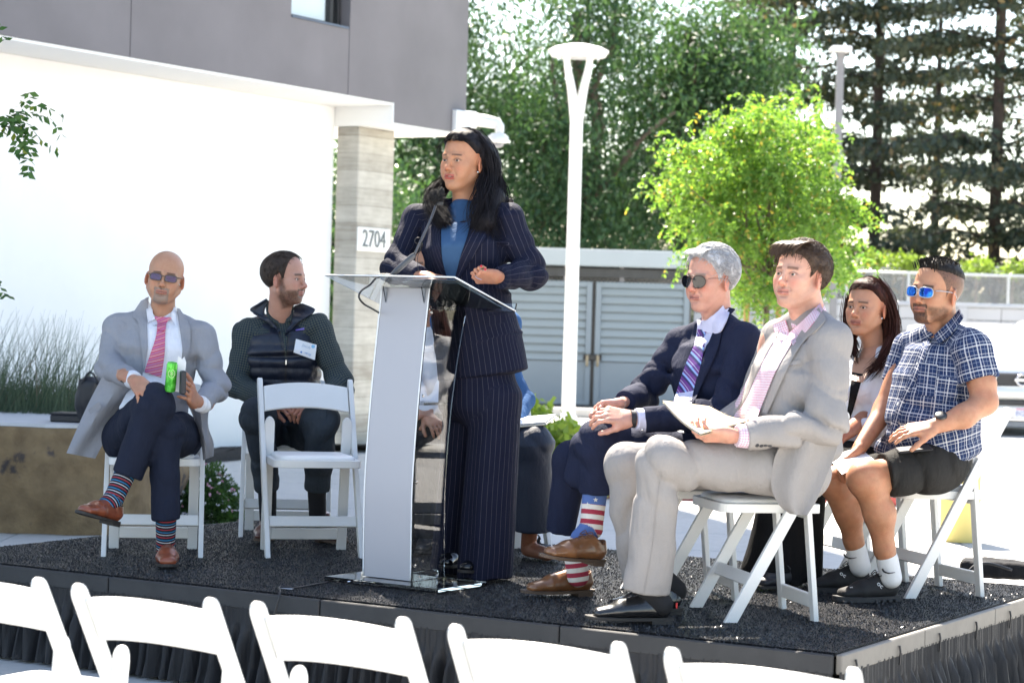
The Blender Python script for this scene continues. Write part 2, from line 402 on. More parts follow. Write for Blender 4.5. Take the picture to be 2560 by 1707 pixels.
def wrinkle(amp=.0025, freq=14, spots=(), seed=0, stretch=(1, 1, .6), fine=.0):
    st = V3(stretch); st = st * V3([1.1, 1.1, .6]); amp = amp * 1.15; spots = [(c, r_, a * 1.75, d_, f_) for c, r_, a, d_, f_ in spots]
    def f(P):
        n = vnoise(P * freq * st, seed); d = amp * n
        d = d - amp * 1.6 * (np.abs(vnoise(P * freq * 1.1 * st + 7, seed + 3)) ** .7 - .5)
        for (c, rad, a, dr, fr) in spots:
            q = P - V3(c); w = np.exp(-(q * q).sum(-1) / rad ** 2); ph = q @ nrm(dr) * fr + 2.2 * vnoise(P * 11 + 3, seed + 9)
            s = np.abs(np.sin(ph * .5)) ** .8; d = d - 2.0 * a * w * (s - .55)
        return d.astype(np.float32)
    return f
def bvh_of(objs):
    vs = []; fs = []; o = 0
    for ob in objs:
        me = ob.data; n = len(me.vertices); co = np.empty(n * 3, np.float32); me.vertices.foreach_get('co', co); vs.append(co.reshape(-1, 3))
        for p in me.polygons: fs.append([i + o for i in p.vertices])
        o += n
    return BVHTree.FromPolygons(np.concatenate(vs).tolist(), fs)
def resample(pl, n):
    pl = np.asarray(pl, float)
    if len(pl) == 1: return np.repeat(pl, n, 0)
    s = np.concatenate([[0], np.cumsum(np.linalg.norm(np.diff(pl, axis=0), axis=1))]); t = np.linspace(0, s[-1], n)
    return np.stack([np.interp(t, s, pl[:, i]) for i in range(pl.shape[1])], -1)
def crs(pl, n=40):
    """smooth curve through points"""
    P = np.asarray(pl, float); m = len(P)
    if m < 3: return resample(P, n)
    out = []; Pp = np.concatenate([[2 * P[0] - P[1]], P, [2 * P[-1] - P[-2]]]); per = max(2, n // (m - 1))
    for i in range(m - 1):
        p0, p1, p2, p3 = Pp[i:i + 4]; t = np.linspace(0, 1, per, endpoint=False)[:, None]
        out.append(.5 * ((2 * p1) + (-p0 + p2) * t + (2 * p0 - 5 * p1 + 4 * p2 - p3) * t ** 2 + (-p0 + 3 * p1 - 3 * p2 + p3) * t ** 3))
    out.append(P[-1:]); return resample(np.concatenate(out), n)
def patch(bvh, A, B, name, mat, parent, off=.004, thick=.003, n=24, m=8, curve=0.0, smooth=2, slack=.15, edge=0.0):
    """cloth strip between two outlines measured on the photograph, laid on the garment surface"""
    A = crs(A, n); B = crs(B, n); g = np.zeros((n, m, 3)); D = np.full((n, m), np.nan); ex = np.zeros((n, m, 2))
    o = Vector(CAM)
    for i in range(n):
        for j in range(m):
            q = A[i] * (1 - j / (m - 1)) + B[i] * j / (m - 1); ex[i, j] = q
            r = Vector(ray(*q)); L = r.length; hit = bvh.ray_cast(o, r / L)
            if hit[0] is not None: D[i, j] = hit[3] / L
    med = np.nanmedian(D); D[np.abs(D - med) > slack * 3] = np.nan
    for _ in range(60):
        bad = np.isnan(D)
        if not bad.any(): break
        pad = np.pad(D, 1, constant_values=np.nan); nb = np.stack([pad[:-2, 1:-1], pad[2:, 1:-1], pad[1:-1, :-2], pad[1:-1, 2:]]); 
        cntb = (~np.isnan(nb)).sum(0); mn = np.where(cntb > 0, np.nansum(nb, 0) / np.maximum(cntb, 1), np.nan); D[bad] = mn[bad]
    D0 = D.copy()
    for _ in range(smooth):
        pad = np.pad(D, 1, mode='edge'); D = np.minimum((pad[:-2, 1:-1] + pad[2:, 1:-1] + pad[1:-1, :-2] + pad[1:-1, 2:] + 2 * D) / 6, D0)
    jj = np.linspace(-1, 1, m)
    for i in range(n):
        for j in range(m): g[i, j] = CAM + ray(*ex[i, j]) * (D[i, j] - off - curve * (1 - jj[j] ** 2) - edge * (1 if 0 < j < m - 1 else 0))
    su = np.concatenate([[0], np.cumsum(np.linalg.norm(np.diff(g[:, m // 2], axis=0), axis=-1))])
    wv = np.linalg.norm(g[:, -1] - g[:, 0], axis=-1); uv = np.zeros((n, m, 2)); uv[..., 1] = su[:, None]; uv[..., 0] = wv[:, None] * jj[None] / 2
    return sheet(name, g, mat, parent, thick=-thick if _facing(g) else thick, uv=uv)
def _facing(g):
    n = np.cross(g[-1, 0] - g[0, 0], g[0, -1] - g[0, 0]); return n.dot(FWD) > 0
def on(bvh, px, py):
    r = Vector(ray(px, py)); L = r.length; h = bvh.ray_cast(Vector(CAM), r / L)
    if h[0] is None: return None, None
    n = h[1]; n = n if n.dot(r) < 0 else -n; return np.array(h[0]), np.array(n)
def button(bvh, px, py, name, mat, parent, r=.006, t=.003):
    p, n = on(bvh, px, py)
    if p is None: return
    b = MB(); b.lathe([(0, t), (r * .8, t), (r, t * .5), (r, -.001)], p, 12, n); return b.build(name, mat, parent, smooth=True, auto=40)
# ------------------------------------------------------------ people: skin, heads, hands, shoes
def skin_mat(name, rough=.46):
    m, nt, b = M_(name); a = N(nt, 'ShaderNodeAttribute', attribute_name='col'); co = geo_co(nt)
    n1 = noise(nt, co, 45, 4); n2 = noise(nt, co, 160, 3)
    c = mixc(nt, .38, a.outputs['Color'], mixc(nt, n1, (.72, .35, .25), (1, .95, .85)), 'MULTIPLY')
    c = mixc(nt, .24, c, mixc(nt, n2, (.4, .2, .15), (1, 1, 1)), 'MULTIPLY')
    nt.links.new(c, b.inputs['Base Color']); b.inputs['Roughness'].default_value = rough
    b.inputs['Subsurface Weight'].default_value = .18; b.inputs['Subsurface Radius'].default_value = (.012, .005, .003); b.inputs['Subsurface Scale'].default_value = 1.0
    b.inputs['Specular IOR Level'].default_value = .38
    bump(nt, b, mth(nt, 'ADD', n2, noise(nt, co, 500, 2)), .30, .003); return m
SKIN = skin_mat('skin')
def hair_mat(name, c, c2=None, rough=.42, spec=.5):
    rough, spec = max(rough, .5), (.12 if c[0] < .015 else .28); m, nt, b = M_(name); fv, u, v, w = fabsep(nt); c2 = c2 or [min(1, x * 1.9 + .01) for x in c]
    s = N(nt, 'ShaderNodeCombineXYZ', {0: mth(nt, 'MULTIPLY', u, 420.0), 1: mth(nt, 'MULTIPLY', v, 22.0), 2: w}).outputs[0]
    n1 = noise(nt, s, 1.0, 3, .6); n2 = noise(nt, geo_co(nt), 30, 3)
    nt.links.new(ramp(nt, mth(nt, 'ADD', mth(nt, 'MULTIPLY', n1, .75), mth(nt, 'MULTIPLY', n2, .25)), [(.36, c), (.66, c2)]), b.inputs['Base Color'])
    b.inputs['Roughness'].default_value = rough; b.inputs['Specular IOR Level'].default_value = spec; b.inputs['Anisotropic'].default_value = .4
    bump(nt, b, n1, .7, .004); return m
EYE_M, _nt, _b = M_('eye'); _a = N(_nt, 'ShaderNodeAttribute', attribute_name='col'); _nt.links.new(_a.outputs['Color'], _b.inputs['Base Color']); _b.inputs['Roughness'].default_value = .08

class Frame:
    def __init__(s, c, fwd, up=(0, 0, 1), sc=1.0, roll=0.0):
        s.c = V3(c); s.Y = nrm(fwd); up = V3(up); s.Z = nrm(up - s.Y * s.Y.dot(up)); s.X = np.cross(s.Y, s.Z); s.s = sc
        if roll: X, Zz = s.X, s.Z; s.X = X * math.cos(roll) + Zz * math.sin(roll); s.Z = Zz * math.cos(roll) - X * math.sin(roll)
    def w(s, x, y, z): return s.c + (s.X * x + s.Y * y + s.Z * z) * s.s
    def l(s, P): q = (P - s.c) / s.s; return np.stack([q @ s.X, q @ s.Y, q @ s.Z], -1)
def fdir(yaw, pitch=0.0):
    """direction of a gaze: yaw 0 = towards the camera, positive = to image right; pitch positive = up"""
    y, p = R(yaw), R(pitch); return V3([math.sin(y) * math.cos(p), -math.cos(y) * math.cos(p), math.sin(p)])

def head_prims(f, neck, nr=.056, sex='m', wide=1.0, jaw=1.0, nose=1.0, eyes=True, mouth=0.0, smile=0.7, chin=1.0):
    s = f.s; w = f.w; X, Y = f.X, f.Y; e = []
    def el(c, r, k=.015, op='u'): e.append(EL(w(*c), np.array(r) * s, X, Y, k * s, op))
    def rc(a, b, ra, rb, k=.012, op='u'): e.append(RC(w(*a), w(*b), ra * s, rb * s, k * s, op))
    el((0, -.020, .036), (.074 * wide, .095, .083)); el((0, .018, .042), (.065 * wide, .070, .070), .03)
    el((0, .030, -.025), (.061 * wide, .058, .080), .03)
    for i in (-1, 1):
        rc((i * .054 * wide * jaw, .002, -.052), (i * .022 * jaw, .058, -.096 * chin), .017, .015, .03)
        el((i * .040 * wide, .060, -.022), (.022, .022, .020), .03)      # cheekbone
        el((i * .034, .066, -.052), (.022, .020, .026), .02)             # cheek
        rc((i * .044, .072, .017), (i * .012, .088, .019), .0085, .009, .014)   # brow
    el((0, .066, -.097 * chin), (.023 * jaw, .019, .017), .022)
    el((0, .071, -.060), (.031, .021, .028), .02)                        # muzzle
    for i in (-1, 1):
        el((i * .0315, .101, .000), (.017, .016, .0125), .012, 's')      # socket
    rc((0, .088, .010), (0, .103 * (1 + .06 * (nose - 1)), -.026), .0075, .0095, .010); el((0, .106 + .008 * (nose - 1), -.033), (.0115, .0115, .0105), .008)
    for i in (-1, 1): el((i * .0125, .096, -.037), (.0075, .010, .0075), .006); el((i * .0065, .104, -.0445), (.0032, .0055, .003), .003, 's')
    el((0, .094, -.050), (.0035, .006, .008), .006, 's')                 # philtrum
    mz = -.064
    for i in (-1, 1):
        rc((i * .023, .0835, mz + smile * .005), (i * .004, .0935, mz + .006), .0035, .0052, .004)
        rc((i * .021, .0835, mz - .002 - mouth * .4 + smile * .004), (0, .0915, mz - .0085 - mouth), .0035, .0062, .004)
    if mouth > 0: el((0, .095, mz - .001 - mouth * .4), (.0165, .012, .0022 + mouth * .5), .002, 's')
    else: rc((-.021, .094, mz - .001), (.021, .094, mz - .001), .0013, .0013, .004, 's'); e[-1].b = w(.0, .100, mz - .0015); e.append(RC(w(.023, .090, mz + smile * .004), w(0, .100, mz - .0015), .0012 * s, .0016 * s, .004 * s, 's')); e[-2].a = w(-.023, .090, mz + smile * .004)
    for i in (-1, 1): rc((i * .018, .0985, -.034), (i * .031, .087, -.058), .0012, .0015, .009, 's')   # nasolabial fold
    el((0, .088, -.079), (.018, .006, .004), .010, 's')                  # below the lip
    for i in (-1, 1):
        if eyes:
            el((i * .0315, .0775, -.001), (.0138, .0138, .0125), .004)   # lids
            el((i * .0315, .0925, -.002), (.0122, .012, .0039), .0015, 's')
        q = (i * .078 * wide, -.004, -.012)                               # ear
        Xe = nrm(X * i * .9 - Y * .45); e.append(EL(w(*q), np.array((.0075, .0185, .031)) * s, Xe, nrm(Y + f.Z * .12), .008 * s))
        e.append(EL(w(q[0] + i * .0075, q[1] + .002, q[2] + .003), np.array((.0048, .011, .019)) * s, Xe, Y, .004 * s, 's'))
        e.append(EL(w(q[0] - i * .001, q[1] + .006, q[2] - .004), np.array((.004, .004, .006)) * s, Xe, Y, .003 * s))
    e.append(RC(w(0, -.022, -.055), neck, nr * .93 * s, nr * 1.04, .03))
    e.append(RC(w(0, .028, -.088), lerp(w(0, .0, -.09), neck, .55), .026 * s, .03 * s, .03))
    return e
def head_paint(f, skin, lips=(.42, .17, .14), brow=(.03, .02, .015), beard=None, stub=None, browt=.0055, scalp=None, cheek=.35, teeth=False, hairl=None, openm=0.0):
    skin = V3(skin)
    def paint(V):
        L = f.l(V); x, y, z = L[:, 0], L[:, 1], L[:, 2]; ax = np.abs(x); c = np.tile(skin, (len(V), 1))
        def mix(m, col): c[:] = c * (1 - m[:, None]) + V3(col) * m[:, None]
        sm = lambda a, b, t: np.clip((t - a) / (b - a), 0, 1) ** 2 * (3 - 2 * np.clip((t - a) / (b - a), 0, 1))
        red = skin * V3([1.12, .72, .66]); front = sm(.03, .06, y)
        mix(front * cheek * np.exp(-((ax - .042) / .016) ** 2 - ((z + .032) / .016) ** 2), red)
        mix(front * cheek * 1.2 * np.exp(-(ax / .014) ** 2 - ((z + .035) / .010) ** 2), red)
        mix(.5 * sm(.066, .078, ax) * sm(-.05, -.03, z), red)
        mix(.45 * front * np.exp(-((ax - .0315) / .014) ** 2 - ((z + .009) / .006) ** 2), skin * V3([.62, .52, .52]))
        lm = sm(.080, .084, y) * (ax < .0245) * sm(-.0785 - openm, -.0755 - openm, z - .10 * ax) * (1 - sm(-.0565, -.0545, z + .03 * ax)); mix(lm * .85, lips)
        mix(lm * np.exp(-((z + .0655) / .0022) ** 2) * .8, V3(lips) * .25)
        if beard is not None or stub is not None:
            bc, st = (beard if beard is not None else stub)
            n = vnoise(V * 90, 3) * .10 + vnoise(V * 420, 5) * .22
            low = (1 - sm(-.060, -.046, z + .55 * np.maximum(0, .045 - y))) * sm(-.128, -.116, z - .35 * np.minimum(y, .06)+.35*.05); side = sm(.0, .02, y) * (1 - sm(-.01, .02, z)) * sm(.045, .052, ax) * (1 - sm(.032, .05, y + .35 * np.maximum(z + .04, 0)))
            jawm = np.maximum(low * sm(-.02, .01, y), side); mus = sm(.07, .08, y) * (ax < .034) * (z > -.060) * (z < -.046)
            if st == 'full': m = np.maximum(jawm, mus)
            elif st == 'goat': m = np.maximum(mus * 1.0, sm(.045, .055, y) * (ax < .033) * (1 - sm(-.062, -.056, z)) * (z > -.125))
            elif st == 'goatline': m = np.maximum(np.maximum(mus, sm(.045, .055, y) * (ax < .032) * (1 - sm(-.066, -.060, z))), .75 * jawm * sm(.030, .045, ax) * (1 - sm(-.055, -.035, z + .3 * (.05 - y))))
            else: m = np.maximum(jawm, mus) * .35
            m = m * (1 - lm) * np.clip(.78 + n, 0, 1); mix(np.clip(m, 0, 1), bc)
        arc = .0205 + .10 * np.minimum(0, .030 - ax) * .6 + .04 * np.minimum(ax - .02, 0)
        bm = sm(.055, .06, y) * sm(.010, .014, ax) * (1 - sm(.046, .052, ax)) * np.exp(-((z - arc) / browt) ** 4); mix(np.clip(bm * .85, 0, 1), brow)
        r = np.sqrt(((ax - .0315) / .0145) ** 2 + ((z + .001) / .0068) ** 2); mix(sm(.07, .075, y) * np.exp(-((r - 1) / .28) ** 2) * .6 * sm(-.006, .001, z), (.03, .015, .01))
        if scalp is not None:
            sc_c, zb = scalp; m = sm(-.006, .006, z - zb(y, ax)) * .9; n = vnoise(V * 300, 9) * .2; mix(np.clip(m * (.85 + n), 0, 1), sc_c)
        return c
    return paint
def make_eyes(f, parent, gaze, iris=(.05, .022, .01), r=.0121):
    for i in (-1, 1):
        c = f.w(i * .0315, .0772, -.001); g = nrm(gaze); v = []; fc = []; cols = []; n, m = 20, 14; X = nrm(np.cross(g, V3([0, 0, 1]))); Yy = np.cross(X, g)
        for a in range(m + 1):
            th = math.pi * a / m
            for b in range(n):
                ph = 2 * math.pi * b / n; v.append(c + (g * math.cos(th) + (X * math.cos(ph) + Yy * math.sin(ph)) * math.sin(th)) * r * f.s)
                cols.append((.004, .004, .004) if th < .22 else (iris if th < .52 else (.62, .56, .52)))
        for a in range(m):
            for b in range(n): fc.append((a * n + b, a * n + (b + 1) % n, (a + 1) * n + (b + 1) % n, (a + 1) * n + b))
        link('eye', np_mesh('eye', v, fc, col=np.array(cols)), EYE_M, parent)

HANDJ = {}
def hand_prims(wrist, fd, nrml, side, curl=(.3, .3, .35, .4), spread=.10, thumb=(.6, .25, .3), sc=1.0, splay=None, tag_=0, cup=0.0, fore=None):
    """wrist point, finger direction, back-of-hand normal, side=+1 thumb on the X=cross(fd,n) side"""
    f = Frame(wrist, fd, nrml, sc); e = []; s = sc; tips = []
    f.X = f.X * side
    kn = [(.029, .088), (.009, .093), (-.011, .089), (-.029, .081)]; Ls = [.072, .080, .075, .060]; rr = [.0083, .0085, .0081, .0071]
    for (x, y) in kn:
        e.append(RC(f.w(x * .62, .010, 0), f.w(x, y, -.001 - cup * abs(x)), .0155 * s, .0115 * s, .012 * s, flat=f.Z, fl=.85))
    e.append(EL(f.w(.020, .040, -.012), np.array((.020, .034, .013)) * s, f.X, f.Y, .012 * s)); e.append(EL(f.w(-.022, .040, -.010), np.array((.014, .036, .012)) * s, f.X, f.Y, .012 * s))
    for i, (x, y) in enumerate(kn):
        a0 = (splay[i] if splay else (1.5 - i) * spread); cu = curl[i]; cu = cu if hasattr(cu, '__len__') else (cu * 1.0, cu * 1.15, cu * .7)
        p = f.w(x, y, -.001 - cup * abs(x)); ang = 0; d0 = f.Y * math.cos(a0) + f.X * math.sin(a0); r = rr[i] * s
        for seg, (fr, c) in enumerate(zip((.45, .31, .24), cu)):
            ang += c; dr = d0 * math.cos(ang) - f.Z * math.sin(ang); q = p + dr * Ls[i] * fr * s
            e.append(RC(p, q, r, r * .90, .003 * s if seg else .006 * s)); e.append(EL(p, np.array((r * 1.04,) * 3), k=.006)) if seg else None; p = q; r *= .92
        tips.append((p, dr, f.Z * math.cos(ang) + d0 * math.sin(ang)))
    ta, tb, tc = thumb; p = f.w(.022, .016, -.008); d = nrm(f.X * math.sin(ta) + f.Y * math.cos(ta) - f.Z * .25); q = p + d * .044 * s
    e.append(RC(p, q, .0150 * s, .0115 * s, .014 * s)); p = q
    for L, c, r0 in ((.034, tb, .0105), (.027, tc, .0098)):
        ax = nrm(-f.X * .75 + f.Y * .25 - f.Z * .6); d = nrm(d * math.cos(c) + ax * math.sin(c)); q = p + d * L * s; e.append(RC(p, q, r0 * s, r0 * .88 * s, .007 * s)); p = q
    tips.append((p, d, f.Z))
    if fore is not None:
        e.append(RC(f.w(0, .012, -.001), fore, .0225 * s, .033 * s, .02 * s, flat=f.Z, fl=.85))
    return e, tips, f
def hand_paint(base, f=None):
    def p(V):
        n = vnoise(V * 60, 2)[:, None] * .10 + vnoise(V * 25, 4)[:, None] * .08; c = V3(base)[None] * (1 + n); c[:, 1:] *= (1 - .12 * np.abs(vnoise(V * 38, 8)))[:, None]; return np.clip(c, 0, 1)
    return p
class Body:
    """collects zones of one skin surface -> a single mesh"""
    def __init__(s): s.V = []; s.F = []; s.C = []; s.n = 0
    def zone(s, prims, h, paint, lo=None, hi=None):
        V, Fc = sdf_raw(prims, h, None, lo, hi); s.V.append(V); s.F.append(Fc + s.n); s.C.append(paint(V)); s.n += len(V)
    def build(s, parent, name='body'):
        me = np_mesh(name, np.concatenate(s.V), np.concatenate(s.F), col=np.concatenate(s.C)); return link(name, me, SKIN, parent)

def skull_d(f, thick=.006, wide=1.0):
    s = f.s; a = EL(f.w(0, -.020, .036), (np.array((.074 * wide, .095, .083)) + thick) * s, f.X, f.Y); b = EL(f.w(0, .018, .042), (np.array((.065 * wide, .070, .070)) + thick) * s, f.X, f.Y)
    return lambda P: smin(a.d(P), b.d(P), .03 * s)
def hair_cap(f, zb, thick=.008, wide=1.0, groove=.0015, tex=(240, 70, 70), seed=1, h=.0028, mat=None, parent=None, extra=(), name='hair', inner=True, disp2=None):
    sk = skull_d(f, thick, wide); 
    def fn(P):
        L = f.l(P); n = vnoise(L * 26, seed) * .35; e_ = L[..., 2] - zb(L[..., 1], np.abs(L[..., 0])); return smax(sk(P) + n * thick * .5 + .85 * thick * f.s * np.clip(1 - e_ / .022, 0, 1) ** 1.5, -e_ * f.s * .85, .004)
    e = [FN(fn, f.w(0, -.01, .0) - .16 * f.s, f.w(0, -.01, .0) + .16 * f.s, .01)] + list(extra)
    def disp(P):
        L = f.l(P); d = groove * vnoise(L * V3(tex), seed + 5); return d if disp2 is None else d + disp2(L)
    V, Fc = sdf_raw(e, h, disp); L = f.l(V); uv = np.stack([L[:, 0] + .35 * L[:, 2] * np.sign(L[:, 0]), L[:, 1] + .3 * L[:, 2], L[:, 2]], -1)
    return link(name, np_mesh(name, V, Fc, uv=uv), mat, parent)
def strands(name, paths, rad, mat, parent, n=5):
    """many tapered hair locks joined as one part; paths: list of point lists"""
    vs = []; fs = []; uvs = []; o = 0
    for k, p in enumerate(paths):
        p = crs(p, 12); m = len(p); t = np.gradient(p, axis=0); t /= np.linalg.norm(t, axis=1, keepdims=True) + 1e-9
        a = np.cross(t, V3([.3, .9, .2])); a /= np.linalg.norm(a, axis=1, keepdims=True) + 1e-9; b = np.cross(t, a); r = (rad[k] if hasattr(rad, '__len__') else rad) * np.sin(np.linspace(.55, math.pi - .12, m)) ** .7
        for i in range(n):
            th = 2 * math.pi * i / n; vs.append(p + (a * math.cos(th) + b * math.sin(th)) * r[:, None]); uvs.append(np.stack([np.full(m, k * .013 + i * .002), np.linspace(0, .2, m), np.zeros(m)], -1))
        for i in range(n):
            j = (i + 1) % n; q = np.arange(m - 1); fs.append(np.stack([o + i * m + q, o + j * m + q, o + j * m + q + 1, o + i * m + q + 1], -1))
        o += n * m
    return link(name, np_mesh(name, np.concatenate(vs), np.concatenate(fs), uv=np.concatenate(uvs)), mat, parent)

def short_hair(f, zb, n, mat, parent, thick=.012, L=.03, wide=1.0, seed=1, r=.0012, crown=(0, -.05, .12), fwd=.0, name='hair_strand'):
    g = np.random.default_rng(seed); P = []; C = V3([0, -.008, .038]); Rr = V3([.078 * wide, .100, .084]) + thick; cr = V3(crown)
    for _ in range(n):
        d = nrm(g.normal(size=3)); 
        if d[2] < -.75: d[2] *= -1
        q = C + d * Rr
        if q[2] < zb(q[1], abs(q[0])) - .003: continue
        t = q - cr + V3([0, fwd, 0]); nn = nrm((q - C) / Rr ** 2); t = nrm(t - nn * t.dot(nn) + g.normal(size=3) * .18); pts = []
        for k in range(4): s = q + t * L * k / 3; e = (s - C) / Rr; e = e / np.linalg.norm(e); pts.append(f.w(*(C + e * Rr * (1.0 + .012 * math.sin(k) + .02 * g.random()))))
        P.append(pts)
    return strands(name, P, r, mat, parent, 3)
def long_hair(f, mat, parent, tails, n, r, seed, side_bias=.5, name='hair_strand'):
    g = np.random.default_rng(seed); P = []; C = V3([0, -.012, .038]); Rr = V3([.090, .114, .098])
    def el(az, e): a, b = R(az), R(e); return f.w(*(C + V3([math.sin(a) * math.cos(b), math.cos(a) * math.cos(b), math.sin(b)]) * Rr * (1 + .02 * g.random())))
    for _ in range(n):
        s = 1 if g.random() > side_bias else -1; e0 = g.uniform(25, 88) if g.random() < .55 else g.uniform(21, 40); tl = tails[0 if s < 0 else 1]; tl = tl[g.integers(0, len(tl))]; o = g.normal(size=3) * .010; a0 = g.uniform(0, 52)
        P.append([el(s * a0, e0), el(s * (60 + a0 * .5), e0 * .75 + 10), el(s * 104, e0 * .35), el(s * 118, -25 + g.normal() * 6)] + [V3(p) + o * (1 + .5 * i) for i, p in enumerate(tl)])
    return strands(name, P, r, mat, parent, 3)
def collar_band(f, neck, r, up, mat, parent, tilt=.45, name='collar_band', notch=0.0):
    ax = nrm(f.w(0, -.022, -.06) - V3(neck)); top = V3(neck) + ax * up; e = [RC(V3(neck) - ax * .05, top + ax * .03, r + .012, r, .01)]
    n_ = nrm(ax + f.Y * tilt); X = nrm(np.cross(n_, V3([.2, .9, .1]))); e.append(BX(top + n_ * .06, (.12, .12, .06), X, np.cross(n_, X), .001, .002, 's'))
    if notch: e.append(RC(top + f.Y * (r + .01) + ax * .02, V3(neck) + f.Y * (r + .02) - ax * .02, notch, .004, .004, 's'))
    return garment(name, e, .0034, mat, parent)
# shoes: heel point on the sole plane, toe direction, up
def shoe(name, heel, toe_d, up, L, parent, upper_m, sole_m, kind='oxford', hs=1.0, w=.050, label=None, lace_m=None):
    f = Frame(heel, toe_d, up, 1.0); e = []; sh = .024 if kind in ('oxford', 'boot') else .022
    zz = sh
    A = lambda y, z: f.w(0, y, z)
    e.append(LO(A(.035, zz + .028), A(L * .60, zz + .024), f.X, .034, .036, w * .92, .030, .02, er=.9)); e.append(LO(A(L * .60, zz + .024), A(L * .84, zz + .014), f.X, w * .92, .030, w * .74, .021, .02, er=1.0))
    e.append(LO(A(.040, zz + .03), A(.046, zz + (.068 if kind != 'boot' else .115) * hs), f.X, .034, .038, .031, .040, .02, er=.35))
    e.append(RC(A(.075, zz + .070 * hs), A(L * .55, zz + .038), .026, .024, .03))
    if kind in ('oxford', 'loafer', 'sneaker', 'flat'):
        e.append(RC(A(.045, zz + .075 * hs), A(.052, zz + .15), .030, .034, .006, 's'))
    if kind == 'flat': e.append(RC(A(.03, zz + .055), A(L * .55, zz + .062), .028, .030, .008, 's'))
    e.append(BX(f.w(0, L / 2, -.02 + zz), (.2, L, .02), f.X, f.Y, .002, .003, 's'))
    o = garment(name, e, .0034, upper_m, parent)
    if label: o['label'] = label
    # sole: outline swept with a heel block
    n = 28; out = []
    for i in range(n):
        a = 2 * math.pi * i / n; y = L * .5 - .006 + (L * .5 + .004) * math.cos(a); t = y / L
        wd = (.036 + (w + .002 - .036) * max(0, min(1, (t - .12) / .5))) if t < .66 else (w + .002); 
        out.append((wd * math.sin(a) * (abs(math.sin(a)) ** -.35 if abs(math.sin(a)) > .02 else 1), y))
    b = MB(); st = .010 if kind != 'sneaker' else .020
    v = [f.w(x, y, zz + .001 + .010 * max(0, y / L - .75) * 2) for x, y in out] + [f.w(x * .97, y, zz - st + .010 * max(0, y / L - .75) * 2) for x, y in out]
    b.add(v, [tuple(range(n)), tuple(range(n, 2 * n))[::-1]] + [(i, (i + 1) % n, n + (i + 1) % n, n + i) for i in range(n)])
    so = b.build('sole', sole_m, o)
    if kind in ('oxford', 'loafer', 'boot'):
        hb = MB(); m = 16; hp = []
        for i in range(m):
            a = math.pi + math.pi * i / (m - 1); hp.append((.036 * math.cos(a) * 1.0, .036 + .038 * math.sin(a)))
        hp += [(.037, .078), (-.037, .078)]
        vv = [f.w(x, y, zz - st + .001) for x, y in hp] + [f.w(x * .96, y, 0.0) for x, y in hp]; k = len(hp)
        hb.add(vv, [tuple(range(k)), tuple(range(k, 2 * k))[::-1]] + [(i, (i + 1) % k, k + (i + 1) % k, k + i) for i in range(k)]); hb.build('heel', sole_m, o)
    if kind == 'sneaker':
        hb = MB()
        for i in range(9):
            for sgn in (-1, 1): hb.box(f.w(sgn * .036, .03 + i * L * .1, .006), (.014, .009, .006), f.X, f.Y, f.Z, .002)
        hb.build('tread', sole_m, o)
    if kind in ('oxford', 'sneaker') and lace_m is not None:
        lb = MB()
        for i in range(4):
            y = .105 + i * .020; z = zz + .094 * hs - i * .0105
            lb.tube([f.w(-.019, y, z - .006), f.w(0, y + .005 * (-1) ** i, z + .003), f.w(.019, y + .003, z - .006)], .0021, 6)
        for sg in (-1, 1): lb.tube(crs([f.w(0, .103, zz + .096), f.w(sg * .022, .096, zz + .104), f.w(sg * .040, .104, zz + .085), f.w(sg * .016, .112, zz + .088)], 10), .0018, 5); 
        lb.build('lace', lace_m, o, smooth=True)
    if kind == 'oxford':
        tb = MB(); tb.tube([f.w(x * .96, L * .74 + .006 * (1 - (x / w) ** 2), zz + .0445 * math.sqrt(max(0.05, 1 - (x / (w * .93)) ** 2)) - .004) for x in np.linspace(-w * .86, w * .86, 11)], .0014, 5); tb.build('toe_seam', sole_m, o, smooth=True)
    if kind == 'loafer':
        tb = MB(); pts = []
        for i in range(17):
            a = math.pi * (i / 16); pts.append(f.w(.040 * math.cos(a), L * .58 + .075 * math.sin(a), zz + .052 - .018 * math.sin(a) - .006 * abs(math.cos(a))))
        tb.tube(pts, .0022, 6); tb.tube([f.w(-.036, L * .46, zz + .052), f.w(-.02, L * .455, zz + .066), f.w(.02, L * .455, zz + .066), f.w(.036, L * .46, zz + .052)], .0022, 6); tb.build('apron_seam', upper_m, o, smooth=True)
    return o
# ============================================================ THE SETTING
def struct(o): o['kind'] = 'structure'; return o
# paving
m_conc, nt, b = M_('pale_concrete'); co = geo_co(nt)
n1 = noise(nt, co, .5, 6); n2 = noise(nt, co, 14, 5)
c = ramp(nt, mth(nt, 'ADD', mth(nt, 'MULTIPLY', n1, .6), mth(nt, 'MULTIPLY', n2, .4)), [(.3, (.40, .39, .37)), (.7, (.52, .51, .49))])
nt.links.new(c, b.inputs['Base Color']); b.inputs['Roughness'].default_value = .85; bump(nt, b, n2, .15, .004)
NJ = 0.007
g = MB(); g.box((0, 300, -.10), (400, 420, .088)); ground = struct(g.build('ground', plain('ground_soil', (.40, .38, .35), .95)))
pav = thing('pavement', None, None); pav['kind'] = 'structure'; tag(pav)
slab_me = None
ys = [2.0, 4.2, 6.4, 8.6, 10.6, 12.2, 13.6, 14.8, 16.0, 17.2, 18.4, 19.6, 20.8, 22.0, 24.0, 27, 31, 36, 42, 60]
for i in range(len(ys) - 1):
    xs = np.arange(-9.6, 16, 3.2)
    for x in xs:
        b_ = MB(); dy = ys[i + 1] - ys[i]; b_.box((x + 1.6, ys[i] + dy / 2, -.012 + random.uniform(-.0008, .0008)), (1.6 - NJ, dy / 2 - NJ, .010), bev=.004); b_.build('slab', m_conc, pav)

